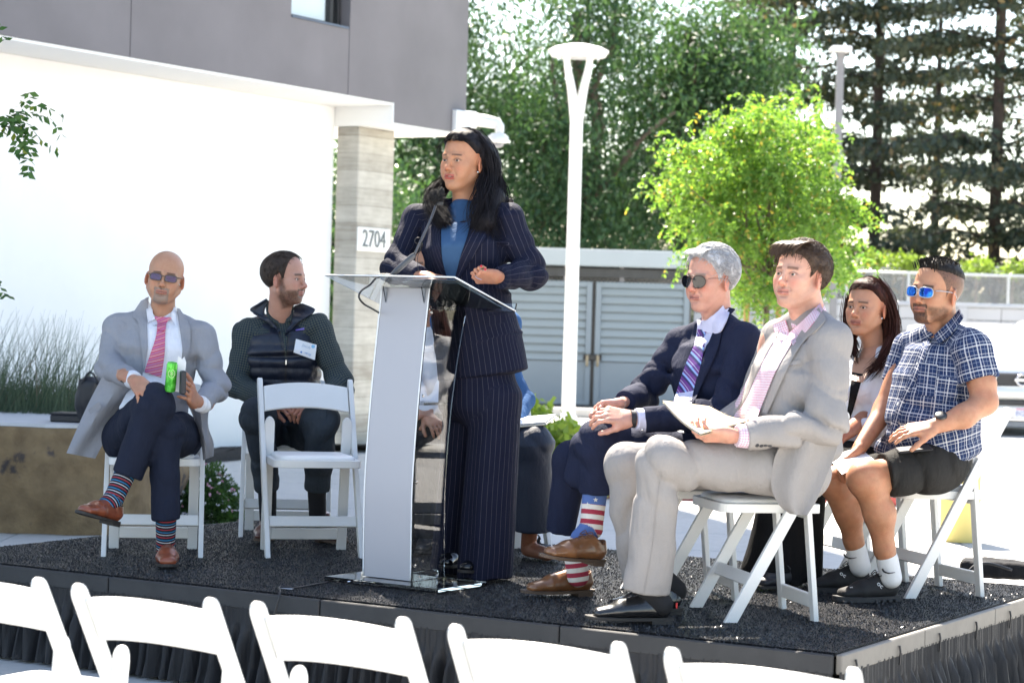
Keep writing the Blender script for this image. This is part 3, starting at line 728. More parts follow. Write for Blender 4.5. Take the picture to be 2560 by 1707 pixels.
# ---- building
m_dark = plain('grey_stucco', (.190, .178, .186), .92, .10, 1.1, .25, 220)
m_white = plain('white_render', (.86, .86, .85), .9, .02, 2, .1, 150)
m_soffit = plain('soffit_paint', (.80, .79, .77), .85, .02, 2, 0)
BD = nrm([0.508, 0.862, 0]); BN = V3([BD[1], -BD[0], 0])      # along the facade, out of it
P0 = V3([-4.34, 19, 0]); PC = V3([-.515, 25.7, 0]); LB = 7.38
def B(a, o, z): return P0 + BD * a + BN * o + Z * z            # a: along from left frame edge, o: outwards
ZB = 3.76
bld = thing('apartment_building', 'dark grey stucco upper storeys overhanging a white ground floor wall', 'building', B(LB / 2, -3, 0))
H = 15.5
def bbox(mb, a0, a1, o0, o1, z0, z1, bev=0.0): mb.box(B((a0 + a1) / 2, (o0 + o1) / 2, (z0 + z1) / 2), (abs(a1 - a0) / 2, abs(o1 - o0) / 2, (z1 - z0) / 2), BD, BN, (0, 0, 1), bev)
# window hole measured on the photograph
def hitB(px, py, o=0.0):
    r = ray(px, py); den = r.dot(BN); t = (P0 + BN * o - CAM).dot(BN) / den; p = CAM + r * t; return (p - P0).dot(BD), p[2]
wa0, wz0 = hitB(728, 44); wa1, wz1 = hitB(871, 73); wz = (wz0 + wz1) / 2; wt = wz + 1.7
ja = [hitB(327, 60)[0], hitB(872, 150)[0]]
up = MB(); colb = G(893, 1116, 0.0); r_ = ray(985, 262); aS = hitB(985, 285)[0]; ZL = 3.55
edges = [-9.0, -4.5, ja[0], ja[1], aS, LB]
T = .30
for i in range(len(edges) - 1):
    a0, a1 = edges[i] + .006, edges[i + 1] - .006
    if i == len(edges) - 1 - 1: a1 = LB
    b_ = MB()
    if a0 < wa0 < a1:
        bbox(b_, a0, wa0, -T, 0, ZB, H); bbox(b_, wa0, a1, -T, 0, ZB, wz); bbox(b_, wa0, a1, -T, 0, wt, H)
        if a1 > wa1 + .02: bbox(b_, wa1, a1, -T, 0, wz, wt)
    else: bbox(b_, a0 if i < 4 else aS - .0, a1 if i != 3 else aS, -T, 0, ZB if i < 4 else ZL, H)
    b_.build('wall_panel', m_dark, bld)
core = MB(); bbox(core, -9, LB, -10, -T - .012, ZB + .08, H - .02); core.build('upper_storeys', m_dark, bld)
# hole lining: dark recess, frame, glass with pale blind
m_glass, nt, b = M_('window_glass'); b.inputs['Base Color'].default_value = (.02, .03, .035, 1); b.inputs['Roughness'].default_value = .03; b.inputs['Specular IOR Level'].default_value = 1.0
m_blind = plain('roller_blind', (.78, .84, .86), .7, .03, 5, .05)
m_blackm = plain('black_metal', (.018, .018, .02), .45, .1, 10, .05)
wf = MB(); fw = .055
for (a0, a1, z0, z1) in ((wa0 + .003, wa0 + fw, wz + .003, wt - .003), (wa1 - fw, wa1 - .003, wz + .003, wt - .003), (wa0 + fw, wa1 - fw, wz + .003, wz + fw), (wa0 + fw, wa1 - fw, wt - fw, wt - .003), (wa0 + (wa1 - wa0) * .81, wa0 + (wa1 - wa0) * .86, wz + fw, wt - fw)):
    bbox(wf, a0, a1, -.16, -.10, z0, z1, .004)
win = wf.build('window', m_blackm, bld)
pn = MB(); bbox(pn, wa0 + fw, wa0 + (wa1 - wa0) * .81, -.139, -.133, wz + fw, wt - fw); bbox(pn, wa0 + (wa1 - wa0) * .86, wa1 - fw, -.139, -.133, wz + fw, wt - fw); 
mg2, nt, b = M_('clear_glass'); tb_ = nt.nodes.new('ShaderNodeBsdfTransparent'); gb_ = nt.nodes.new('ShaderNodeBsdfGlossy'); gb_.inputs['Roughness'].default_value = .03; mx_ = nt.nodes.new('ShaderNodeMixShader'); mx_.inputs[0].default_value = .18; nt.links.new(tb_.outputs[0], mx_.inputs[1]); nt.links.new(gb_.outputs[0], mx_.inputs[2]); nt.links.new(mx_.outputs[0], nt.nodes['Material Output'].inputs[0])
pn.build('pane', mg2, win)
bl = MB(); bbox(bl, wa0 + fw, wa0 + (wa1 - wa0) * .80, -.165, -.162, wz + fw, wt - fw); bl.build('blind', m_blind, win)
bk = MB(); bbox(bk, wa0 + .004, wa1 - .004, -T + .002, -T + .006, wz + .004, wt - .004); bk.build('window_back', m_blackm, win)
sl = MB(); bbox(sl, wa0 + .004, wa1 - .004, -.10, .012, wz + .002, wz + .022); sl.build('sill', plain('sill_metal', (.08, .11, .16), .4), win)
# soffit and ground floor wall (set back), beam and blade column
OB = -.76
b_ = MB(); bbox(b_, -9, aS - .022, -3.5, -.006, ZB - .03, ZB - .003); b_.build('soffit', m_soffit, bld)
b_ = MB(); bbox(b_, aS + .002, LB - .01, -9.9, -.006, ZL - .03, ZL - .003); b_.build('soffit', m_soffit, bld)
b_ = MB(); bbox(b_, aS - .02, aS - .001, -3.5, -.002, ZL - .03, ZB - .002); b_.build('beam', m_white, bld)
b_ = MB(); bbox(b_, -9, aS - .025, OB - .25, OB, 0, ZB - .032); b_.build('ground_floor_wall', m_white, bld)
# white beam carried by the column
m_board, nt, b = M_('board_formed_concrete'); co = obj_co(nt); sp = N(nt, 'ShaderNodeSeparateXYZ', {0: co})
zz_ = mth(nt, 'MULTIPLY', sp.outputs[2], 1 / .19); cell = mth(nt, 'FLOOR', zz_); fr = mth(nt, 'FRACT', zz_)
wn_ = N(nt, 'ShaderNodeTexWhiteNoise', noise_dimensions='1D'); nt.links.new(cell, wn_.inputs['W'])
mp = N(nt, 'ShaderNodeMapping', {0: co}); mp.inputs['Scale'].default_value = (2, 2, 22)
n1 = noise(nt, mp.outputs[0], 1.5, 6); n2 = noise(nt, co, 6, 5)
c = ramp(nt, mth(nt, 'ADD', mth(nt, 'MULTIPLY', n1, .45), mth(nt, 'ADD', mth(nt, 'MULTIPLY', n2, .35), mth(nt, 'MULTIPLY', wn_.outputs[0], .2))), [(.32, (.31, .285, .245)), (.68, (.55, .53, .48))])
c = mixc(nt, mth(nt, 'MULTIPLY', mth(nt, 'LESS_THAN', fr, .05), .35), c, (.12, .11, .09))
nt.links.new(c, b.inputs['Base Color']); b.inputs['Roughness'].default_value = .9
bump(nt, b, mth(nt, 'SUBTRACT', mth(nt, 'MULTIPLY', n1, .5), mth(nt, 'LESS_THAN', fr, .05)), .4, .01)

b_ = MB(); bbox(b_, aS + .02, aS + .72, OB + .01, OB + .30, 0, ZL - .032, .01); b_.build('column', m_board, bld)
# house number plate on the column
def text(name, s, c, X, Yv, size, mat, parent, depth=.004, font_scale=(1, 1)):
    cu = bpy.data.curves.new(name, 'FONT'); cu.body = s; cu.size = size; cu.align_x = 'CENTER'; cu.align_y = 'CENTER'; cu.extrude = depth / 2; cu.resolution_u = 4
    tmp = bpy.data.objects.new(name, cu); COL.objects.link(tmp); dg = bpy.context.evaluated_depsgraph_get(); me = bpy.data.meshes.new_from_object(tmp.evaluated_get(dg)); bpy.data.objects.remove(tmp)
    X = nrm(X); Yv = nrm(V3(Yv) - X * X.dot(V3(Yv))); n = np.cross(X, Yv)
    M = Matrix(((X[0] * font_scale[0], Yv[0] * font_scale[1], n[0], c[0]), (X[1] * font_scale[0], Yv[1] * font_scale[1], n[1], c[1]), (X[2] * font_scale[0], Yv[2] * font_scale[1], n[2], c[2]), (0, 0, 0, 1)))
    me.transform(M); me.materials.clear(); return link(name, me, mat, parent)
oC = OB + .30
def hitC(px, py):
    r = ray(px, py); t = (P0 + BN * oC - CAM).dot(BN) / r.dot(BN); p = CAM + r * t; return (p - P0).dot(BD), p[2]
s0, zt = hitC(890, 567); s1, zb_ = hitC(971, 632)
plate = MB(); bbox(plate, s0 + .02, min(s1, aS + .71), oC + .002, oC + .014, zb_, zt, .003); sg = plate.build('number_sign', plain('sign_white', (.85, .85, .84), .5, .02), None)
tag(sg, 'white number plate reading 2704 fixed to the concrete column', 'sign')
aM = (s0 + .02 + min(s1, aS + .71)) / 2; hgt = (zt - zb_)
text('number', '2704', B(aM, oC + .018, (zt + zb_) / 2 - .0), BD, Z, hgt * 1.05, plain('thin_metal', (.10, .12, .13), .4), sg, .01, ((s1 - s0) * .80 / (hgt * 2.35), 1.0))
# security light on the corner of the building
sc_ = thing('security_camera', 'white dome security camera on an arm at the dark building corner', 'camera', W(1200, 320, 25.6))
m_wm = plain('white_metal', (.80, .80, .79), .35, .02, 5, 0)
b_ = MB(); bbox(b_, LB - .30, LB + .03, .002, .07, hitB(1137, 335)[1] - .01, hitB(1160, 280)[1], .01); b_.box(W(1165, 300, 25.62), (.085, .10, .095), BD, BN, (0, 0, 1), .01)
b_.build('bracket', m_wm, sc_)
b_ = MB(); b_.tube([W(1168, 297, 25.6), W(1215, 303, 25.55), W(1243, 309, 25.5), W(1249, 316, 25.5), W(1249, 332, 25.5)], [.075, .072, .066, .055, .05], 14); b_.build('arm', m_wm, sc_, smooth=True, auto=50)
b_ = MB(); b_.lathe([(0, .06), (.07, .055), (.115, .02), (.125, -.02), (.12, -.045), (.09, -.055), (.085, -.05), (0, -.05)], W(1245, 346, 25.5), 24); b_.build('housing', m_wm, sc_, smooth=True, auto=40)
b_ = MB(); b_.lathe([(.075, -.05), (.06, -.09), (.03, -.105), (0, -.11)], W(1245, 346, 25.5), 20); b_.build('dome', plain('smoked', (.25, .25, .27), .1), sc_, smooth=True)

# ---- foliage helpers
def leaf_mat(name, c1, c2, trans=.35, rough=.5, c3=None):
    m, nt, b = M_(name); co = geo_co(nt); a = N(nt, 'ShaderNodeAttribute', attribute_name='fab'); s = N(nt, 'ShaderNodeSeparateXYZ', {0: a.outputs['Vector']})
    col = mixc(nt, s.outputs[0], c1, c2)
    if c3: col = mixc(nt, mth(nt, 'GREATER_THAN', s.outputs[1], .955), col, c3)
    nt.links.new(col, b.inputs['Base Color']); b.inputs['Roughness'].default_value = rough; b.inputs['Specular IOR Level'].default_value = .35
    tr = nt.nodes.new('ShaderNodeBsdfTranslucent'); nt.links.new(mixc(nt, 1.0, col, (1.0, 1.0, .45), 'MULTIPLY'), tr.inputs[0]); mx = nt.nodes.new('ShaderNodeMixShader'); mx.inputs[0].default_value = trans
    nt.links.new(b.outputs[0], mx.inputs[1]); nt.links.new(tr.outputs[0], mx.inputs[2]); nt.links.new(mx.outputs[0], nt.nodes['Material Output'].inputs[0]); return m
def leaves(name, P, size, mat, parent, aspect=.5, droop=0.0, seed=1, sizev=.4, dirs=None, kind=None, bend=True):
    """many small folded leaf faces at points P"""
    r = np.random.default_rng(seed); n = len(P); d = r.normal(size=(n, 3)) if dirs is None else dirs + r.normal(size=(n, 3)) * .35
    d[:, 2] -= droop; d /= np.linalg.norm(d, axis=1, keepdims=True); q = r.normal(size=(n, 3)); w = np.cross(d, q); w /= np.linalg.norm(w, axis=1, keepdims=True)
    L = size * (1 + sizev * r.uniform(-1, 1, n))[:, None]; wd = L * aspect * .5
    v = np.stack([P, P + d * L * .5 + w * wd, P + d * L, P + d * L * .5 - w * wd], 1).reshape(-1, 3)
    i = np.arange(n)[:, None] * 4; f = np.concatenate([i, i + 1, i + 2, i + 3], 1)
    uv = np.repeat(np.stack([np.clip(r.normal(.5, .28, n), 0, 1), r.uniform(0, 1, n)], -1), 4, 0)
    o = link(name, np_mesh(name, v, f, uv=uv, smooth=False), mat, parent)
    if kind: o['kind'] = kind
    return o
m_bark = plain('bark', (.13, .095, .07), .95, .3, 6, .6, 40)
def limb(mb, a, b, r0, r1, n=5, wob=.06, seed=0):
    r = np.random.default_rng(seed); a, b = V3(a), V3(b); L = np.linalg.norm(b - a); pts = [a + (b - a) * t + r.normal(size=3) * wob * L * math.sin(t * math.pi) * .5 for t in np.linspace(0, 1, n)]
    mb.tube(pts, list(np.linspace(r0, r1, n)), 7); return pts
# ---- young locust tree with two stakes
def clump_tree(name, label, base, h, cz, rad, nlobe, nleaf, lsize, lm, seed, cat='tree', group=None, trunk_r=.05, squash=(1, 1, 1), aspect=.45, droop=.3, clumpy=.35, shell=.6, limbs=9, hang=0.0):
    r = np.random.default_rng(seed); t = thing(name, label, cat, base, group); base = V3(base)
    mb = MB(); top = base + Z * (h * .8); limb(mb, base, top, trunk_r, trunk_r * .35, 7, .03, seed)
    cen = base + Z * cz; lobes = []
    for i in range(nlobe):
        d = r.normal(size=3); d /= np.linalg.norm(d); d *= V3(squash); q = cen + d * rad * r.uniform(.35, .85); lobes.append((q, rad * r.uniform(.25, .48)))
    for i in range(limbs):
        q, _ = lobes[i % nlobe]; s = base + Z * (h * r.uniform(.28, .62)); limb(mb, s, q, trunk_r * .45, trunk_r * .1, 5, .12, seed + i)
    mb.build('trunk', m_bark, t, smooth=True)
    P = []; per = nleaf // nlobe
    for q, rr in lobes:
        k = max(6, per // 45); cc = q + r.normal(size=(k, 3)) * rr * .55; c = cc[r.integers(0, k, per)]; p = c + r.normal(size=(per, 3)) * rr * clumpy * V3([1, 1, .7])
        if hang: p[:, 2] -= np.abs(r.normal(size=per)) * hang * rr
        P.append(p)
    P = np.concatenate(P); leaves('crown', P, lsize, lm, t, aspect, droop, seed); return t
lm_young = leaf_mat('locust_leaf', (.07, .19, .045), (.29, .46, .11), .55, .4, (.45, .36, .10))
lm_dark = leaf_mat('pepper_leaf', (.030, .080, .042), (.085, .165, .070), .42, .38)
lm_red = leaf_mat('redwood_needles', (.038, .062, .046), (.085, .098, .058), .22, .6, (.22, .16, .08))  # needles lightened to grey green, distance haze put into the colour
# fronds: leaflets set along curved stalks
def fronds(name, stalks, per, lsize, mat, parent, seed=3):
    r = np.random.default_rng(seed); P = []; D = []
    for st in stalks:
        c = crs(st, per); t = np.gradient(c, axis=0); t /= np.linalg.norm(t, axis=1, keepdims=True) + 1e-9
        side = np.cross(t, V3([0, .3, 1])); side /= np.linalg.norm(side, axis=1, keepdims=True) + 1e-9
        for s in (-1, 1): P.append(c); D.append(side * s + t * .35 - Z * .35)
    return leaves(name, np.concatenate(P), lsize, mat, parent, .52, 0, seed, .2, np.concatenate(D))
YT = G(1905, 1130, 0); YT = V3([YT[0] * 25.2 / YT[1], 25.2, 0])
yt = thing('young_locust_tree', 'young bright yellow green locust tree tied between two wooden stakes', 'tree', YT)
mb = MB(); limb(mb, YT, YT + Z * 3.0, .045, .02, 8, .02, 4)
r = np.random.default_rng(11); st = []
tips = [(1530, 330), (1500, 420), (1610, 480), (1640, 330), (1720, 280), (1800, 265), (1880, 240), (1970, 250), (2020, 270), (2060, 330), (2090, 400), (2140, 450), (2165, 520), (2130, 600), (2060, 640), (1990, 660), (1900, 700), (1820, 690), (1760, 620), (1700, 560), (1650, 520), (1680, 420), (1800, 400), (1900, 380), (1980, 430), (2040, 520), (1940, 560), (1840, 540), (1760, 470), (2170, 640), (1880, 610), (1640, 600)]
for k, (x, y) in enumerate(tips):
    x, y = 1690 + (x - 1500) * .60, 300 + (y - 240) * .93
    d = 25.2 + r.uniform(-1.1, 1.1); tip = W(x, y, d); s = YT + Z * r.uniform(1.5, 2.6); pts = limb(mb, s, tip, .018, .004, 6, .12, k)
    for j in range(48):
        a = pts[r.integers(2, 6)] * .5 + pts[5] * .5 if r.random() < .35 else tip + r.normal(size=3) * V3([.14, .2, .13]); L = r.uniform(.20, .42); dd = nrm(V3([r.normal(), r.normal(), -.1]))
        st.append([a, a + dd * L * .4 + Z * .06, a + dd * L * .8 - Z * .02, a + dd * L - Z * r.uniform(.08, .22)])
mb.build('trunk', m_bark, yt, smooth=True)
cr = fronds('crown', st, 12, .060, lm_young, yt)
m_stake = plain('pine_stake', (.42, .27, .10), .8, .15, 5, .3, 30)
for px in (1866, 1946):
    q = W(px, 800, 24.9 + (px == 1946) * .3); b_ = MB(); b_.tube([V3([q[0], q[1], 0]), V3([q[0], q[1], 1.72])], .034, 10); o = b_.build('tree_stake', m_stake, None, smooth=True, auto=40)
    tag(o, 'yellowish round wooden stake left of the young tree trunk' if px < 1900 else 'yellowish round wooden stake right of the young tree trunk', 'stake', 'stakes of the young tree')
# ---- big broadleaf trees behind the enclosure
big = [(1130, 47, 5.6, 2.7, 'broad dark green tree rising behind the building corner'), (1420, 45, 5.6, 2.8, 'tall drooping green tree directly behind the white lamp post'), (1700, 47, 5.9, 2.3, 'tall drooping green tree beside the bare patch of sky')]
for i, (px, d, cz, rad, lab) in enumerate(big):
    q = W(px, 800, d); clump_tree('broadleaf_tree', lab, (q[0], q[1], 0), 9.5, cz, rad, 30, 32000, .15, lm_dark, 20 + i, group='trees behind the enclosure', trunk_r=.26, squash=(1, .7, 1.75), aspect=.3, droop=1.2, clumpy=.34, limbs=16, hang=.5)
q = W(930, 600, 40); clump_tree('broadleaf_tree', 'low dark green tree seen between the concrete column and the speaker', (q[0] - .2, q[1], 0), 5, 2.6, 2.6, 16, 22000, .14, lm_dark, 31, group='trees behind the enclosure', trunk_r=.15, aspect=.3, droop=1.0, limbs=8)
# ---- redwoods
m_rbark = plain('redwood_bark', (.055, .042, .036), .95, .3, 6, .6, 30)
def redwood(px, d, top, rad, seed, lab, dens=1.0):
    q = W(px, 800, d); base = V3([q[0], q[1], 0]); r = np.random.default_rng(seed); t = thing('redwood_tree', lab, 'tree', base, 'redwoods beyond the fence')
    mb = MB(); mb.tube([base, base + Z * top * .5, base + Z * top], [.17, .12, .03], 9); P = []; z = 1.0
    while z < min(top, 17):
        k = r.integers(3, 6)
        for _ in range(k):
            a = r.uniform(0, 2 * math.pi); L = rad * (1 - z / top * .75) * r.uniform(.55, 1.1); dr = V3([math.cos(a), math.sin(a), .08]); s = base + Z * z; e = s + dr * L - Z * L * .12; mid = s + dr * L * .5 + Z * .12
            mb.tube([s, mid, e], [.05, .035, .012], 5); n = int(430 * dens * L / rad)
            tt = r.uniform(.03, 1, n) ** .8; c = s + (mid - s) * np.minimum(tt * 2, 1)[:, None] + (e - mid) * np.maximum(tt * 2 - 1, 0)[:, None]
            w = .20 + .30 * np.sin(tt * math.pi); kk = r.normal(size=(n, 3)) * (w[:, None] * V3([1, 1, .20])); kk[:, 2] -= np.abs(r.normal(size=n)) * .12; P.append(c + kk)
        z += r.uniform(.62, 1.15)
    mb.build('trunk', m_rbark, t, smooth=True); leaves('crown', np.concatenate(P), .20, lm_red, t, .5, .5, seed)
redwood(1960, 60, 22, 3.0, 41, 'redwood right behind the grey square lamp post', .8)
redwood(2180, 57, 21, 3.4, 42, 'redwood in the middle of the right hand row', 1.0)
redwood(2480, 54, 24, 3.8, 43, 'redwood with the clearest dark trunk at the right', 1.0)
redwood(1880, 66, 19, 2.8, 44, 'browner redwood seen just above the young locust tree', .8)
redwood(2330, 68, 14, 3.0, 45, 'shorter redwood in the gap between two taller ones', .9)
redwood(2640, 62, 22, 3.6, 46, 'redwood cut off by the right edge of the picture', .9)
# low planting under the trees and beyond the fence
r = np.random.default_rng(5); P = []
for i in range(260):
    x = r.uniform(-6, 26); d = r.uniform(50, 60); P.append(V3([x, d, r.uniform(.2, 3.0)]) + r.normal(size=(170, 3)) * V3([.7, .5, .45]))
leaves('undergrowth', np.concatenate(P), .24, lm_red, None, .5, .3, 9, kind='stuff')
lm_br = leaf_mat('hedge_leaf', (.12, .20, .04), (.25, .36, .08), .5, .5)
for k, (px, py, w_) in enumerate(((2262, 662, .4), (2440, 668, .3), (2535, 676, .3), (2190, 655, .35))):
    q = W(px, py, 43); P = np.concatenate([q + r.normal(size=(110, 3)) * V3([.12, .2, .06]) + V3([r.uniform(-w_, w_) * .45, 0, r.uniform(-.1, .1)]) for _ in range(6)])
    g_ = thing('shrub', ['pale shrub rising over the fence behind the woman in white', 'bright shrub over the fence to the right of the plaid shirt man', 'bright shrub over the fence at the right picture edge', 'pale shrub over the fence at its left end'][k], 'shrub', (q[0], q[1], 0), 'shrubs topping the fence')
    leaves('foliage', P, .09, lm_br, g_, .5, .2, 60 + k); b_ = MB(); limb(b_, (q[0], q[1], 0), q, .05, .02, 5, .05, k); b_.build('stem', m_bark, g_)
# ---- lamps
def lathe_o(prof, c, mat, name, parent, n=32, auto=35): b_ = MB(); b_.lathe(prof, c, n); return b_.build(name, mat, parent, smooth=True, auto=auto)
q = G(1420, 1062, 0); LD = q[1]; lp = thing('street_lamp', 'white lamp post with a forked neck carrying a flat disc head', 'street lamp', q)
ps = (LD / F)
def zat(py, px=1450): return W(px, py, LD)[2]
def xat(px, py): return W(px, py, LD)[0]
q_top = V3([q[0], q[1], 0]); zt_ = zat(300); pr = 17.5 * ps
b_ = MB(); b_.tube([q, q + Z * zt_], [pr * .98, pr * .90], 20); b_.build('pole', m_wm, lp, smooth=True, auto=40)
lathe_o([(0, 0), (pr * 2.1, 0), (pr * 2.1, .03), (pr * 1.25, .045), (pr * 1.2, .13), (pr, .15)], q, m_wm, 'base', lp)
zh = zat(128); hr = 76 * ps
for sg in (-1, 1):
    b_ = MB(); b_.tube(crs([q + Z * (zt_ - .02) + RIGHT * sg * pr * .15, q + Z * (zt_ + .18) + V3([sg * pr * .45, 0, 0]), q + Z * (zat(220)) + V3([sg * pr * .9, 0, 0]), q + Z * (zat(175)) + V3([sg * pr * 1.45, 0, 0]), q + Z * (zh - .02) + V3([sg * pr * 1.75, 0, 0])], 14), list(np.linspace(pr * .80, pr * .42, 14)), 14); b_.build('fork', m_wm, lp, smooth=True, auto=50)
lathe_o([(0, .10), (hr * .35, .085), (hr * .75, .045), (hr, .0), (hr * .985, -.035), (hr * .93, -.05), (hr * .90, -.085), (hr * .74, -.095), (hr * .72, -.085), (0, -.085)], q + Z * zh, m_wm, 'lamp_head', lp, 40, 25)
lathe_o([(0, -.087), (hr * .6, -.089), (hr * .62, -.10), (0, -.105)], q + Z * zh, plain('lens', (.7, .7, .72), .2), 'lens', lp)
m_grm = plain('grey_metal', (.20, .20, .21), .5, .05, 5, 0)
d2 = 40; lp2 = thing('street_lamp', 'plain grey square lamp post behind the young tree with a flat head', 'street lamp', (W(2083, 800, d2)[0], d2, 0))
x2 = W(2090, 500, d2); b_ = MB(); b_.box(((x2[0]), d2, W(2095, 140, d2)[2] / 2), (.062, .062, W(2095, 140, d2)[2] / 2), bev=.008); b_.build('pole', m_grm, lp2)
b_ = MB(); b_.box((x2[0] - .02, d2 - .1, W(2095, 127, d2)[2]), (.18, .22, .045), bev=.02); b_.build('lamp_head', m_wm, lp2)
b_ = MB(); b_.box((x2[0], d2, W(2095, 139, d2)[2] + .01), (.075, .09, .04), bev=.01); b_.build('arm', m_grm, lp2)
# ---- blue grey metal enclosure with louvred doors
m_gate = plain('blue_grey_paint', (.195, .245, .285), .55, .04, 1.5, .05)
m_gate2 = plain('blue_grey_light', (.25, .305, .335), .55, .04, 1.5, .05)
GD = 36.3; en = thing('bin_enclosure', 'blue grey metal bin enclosure with flat roof and louvred double doors', 'enclosure', (2.0, GD, 0))
gx = lambda px, py=800: W(px, py, GD)[0]
zg = lambda py, px=1480: W(px, py, GD)[2]
xa, xb = gx(1050), gx(1760); xs = gx(1482, 850)
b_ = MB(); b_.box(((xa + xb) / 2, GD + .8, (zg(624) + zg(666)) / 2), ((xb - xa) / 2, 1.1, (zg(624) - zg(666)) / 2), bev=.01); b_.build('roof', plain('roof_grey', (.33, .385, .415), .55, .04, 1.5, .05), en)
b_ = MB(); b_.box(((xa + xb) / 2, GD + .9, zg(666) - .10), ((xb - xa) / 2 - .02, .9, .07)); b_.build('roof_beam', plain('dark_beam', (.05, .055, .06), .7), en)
b_ = MB(); b_.box(((xa + xb) / 2, GD + 2.0, 1.15), ((xb - xa) / 2 - .05, .05, 1.15)); b_.build('back_wall', plain('block_dark', (.16, .16, .16), .9), en)
ztop, zbot = zg(704), zg(1012)
def door(x0, x1, name='door'):
    fr = MB(); t_ = .09
    for a in ((x0, x0 + t_, zbot, ztop), (x1 - t_, x1, zbot, ztop), (x0 + t_, x1 - t_, ztop - t_, ztop), (x0 + t_, x1 - t_, zbot, zbot + t_)):
        fr.box(((a[0] + a[1]) / 2, GD, (a[2] + a[3]) / 2), ((a[1] - a[0]) / 2, .03, (a[3] - a[2]) / 2), bev=.006)
    o = fr.build(name, m_gate, en)
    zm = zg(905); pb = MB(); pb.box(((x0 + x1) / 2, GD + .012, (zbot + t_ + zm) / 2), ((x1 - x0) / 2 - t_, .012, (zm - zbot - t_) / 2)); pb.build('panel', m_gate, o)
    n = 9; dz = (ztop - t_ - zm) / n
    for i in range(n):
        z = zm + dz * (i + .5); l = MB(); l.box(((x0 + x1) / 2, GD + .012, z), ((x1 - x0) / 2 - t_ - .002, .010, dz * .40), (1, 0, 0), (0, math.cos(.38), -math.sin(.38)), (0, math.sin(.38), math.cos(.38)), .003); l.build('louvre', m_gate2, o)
    bkp = MB(); bkp.box(((x0 + x1) / 2, GD + .05, (zm + ztop) / 2), ((x1 - x0) / 2 - t_ * .5, .006, (ztop - zm) / 2 - .02)); bkp.build('backing', m_gate, o)
    return o
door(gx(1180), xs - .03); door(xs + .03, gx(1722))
for sg in (-1, 1):
    b_ = MB(); x = xs + sg * .085; b_.tube(crs([(x, GD - .04, zg(888)), (x + sg * .0, GD - .09, zg(892)), (x, GD - .10, zg(903)), (x, GD - .05, zg(914))], 10), .022, 8); b_.build('handle', plain('brassy', (.40, .33, .22), .4), en, smooth=True)
b_ = MB(); b_.box((xs, GD - .045, zg(893)), (.15, .02, .05), bev=.01); b_.build('latch', m_blackm, en)
b_ = MB(); b_.box((xs, GD + .03, (ztop + zbot) / 2), (.028, .01, (ztop - zbot) / 2)); b_.build('gap_post', m_blackm, en)
b_ = MB()
for px in (1415, 1555, 1700): b_.box((gx(px, 690), GD + .06, (zg(704) + zg(666)) / 2), (.04, .03, (zg(666) - zg(704)) / 2))
b_.build('stub_post', m_grm, en)
# ---- chain link mesh builder
m_wire = plain('galvanised_wire', (.55, .56, .56), .4, .05, 5, 0, metal=.3)
def chain(name, a, b, z0, z1, mat, parent, cell=.075, r=.004):
    a, b = V3(a), V3(b); L = np.linalg.norm((b - a)[:2]); u = (b - a) / L; h = z1 - z0; segs = []; k = -int(h / cell) - 1
    while k * cell < L:
        for sg in (1, -1):
            x0 = k * cell if sg > 0 else k * cell + h; x1 = x0 + sg * h; p0 = V3([x0, z0, 0]); p1 = V3([x1, z1, 0]); d = p1 - p0
            t0 = max(0, min(1, (0 - p0[0]) / d[0])) if d[0] > 0 else max(0, min(1, (L - p0[0]) / d[0])); t1 = max(0, min(1, (L - p0[0]) / d[0])) if d[0] > 0 else max(0, min(1, (0 - p0[0]) / d[0]))
            if t1 - t0 > .02:
                qa = p0 + d * t0; qb = p0 + d * t1; segs.append((a + u * qa[0] + Z * (qa[1] - a[2]), a + u * qb[0] + Z * (qb[1] - a[2]), sg))
        k += 1
    mb = MB(); nrm_ = nrm(np.cross(u, Z))
    for p, q_, sg in segs: mb.tube([p + nrm_ * sg * r * .6, q_ + nrm_ * sg * r * .6], r, 4, cap=False)
    o = mb.build(name, mat, parent); o['kind'] = 'stuff'; return o
GF = thing('chain_link_fence', 'chain link strip seen under the enclosure roof above the doors', 'fence', (1.6, GD + .3, 0)); chain('mesh', (xa, GD + .25, 0), (xb - .1, GD + .25, 0), zg(712), zg(660), m_wire, GF, .07, .005)
# ---- low wall of boards with chain link fence on top, right background
FD = 42.0; fx = lambda px, py=770: W(px, py, FD)[0]; fz = lambda py, px=2330: W(px, py, FD)[2]
m_wallb = plain('pale_grey_board', (.47, .47, .48), .9, .04, 1.5, .08)
lw = thing('low_wall', 'pale grey wall of long horizontal boards below the chain link fence', 'wall', (fx(2150), FD, 0))
nb = 8; zt2 = fz(766); x0, x1 = fx(1735), fx(2760)
for i in range(nb):
    z0 = zt2 * i / nb; z1 = zt2 * (i + 1) / nb
    for j in range(4):
        xa_, xb_ = x0 + (x1 - x0) * j / 4, x0 + (x1 - x0) * (j + 1) / 4; b_ = MB(); b_.box(((xa_ + xb_) / 2, FD + .05, (z0 + z1) / 2), ((xb_ - xa_) / 2 - .004, .05, (z1 - z0) / 2 - .006), bev=.008); b_.build('board', m_wallb, lw)
b_ = MB(); b_.box(((x0 + x1) / 2, FD + .05, zt2 + .03), ((x1 - x0) / 2, .09, .028), bev=.01); b_.build('coping', m_wallb, lw)
for px in (2225, 2405): b_ = MB(); b_.box((fx(px), FD - .02, zt2 / 2), (.09, .03, zt2 / 2), bev=.01); b_.build('pilaster', m_wallb, lw)
cf = thing('chain_link_fence', 'galvanised chain link fence along the top of the pale grey wall', 'fence', (fx(2300), FD, zt2))
z0, z1 = zt2 + .06, fz(684); chain('mesh', (fx(1990), FD + .05, 0), (fx(2640), FD + .05, 0), z0, z1, m_wire, cf, .065, .0045)
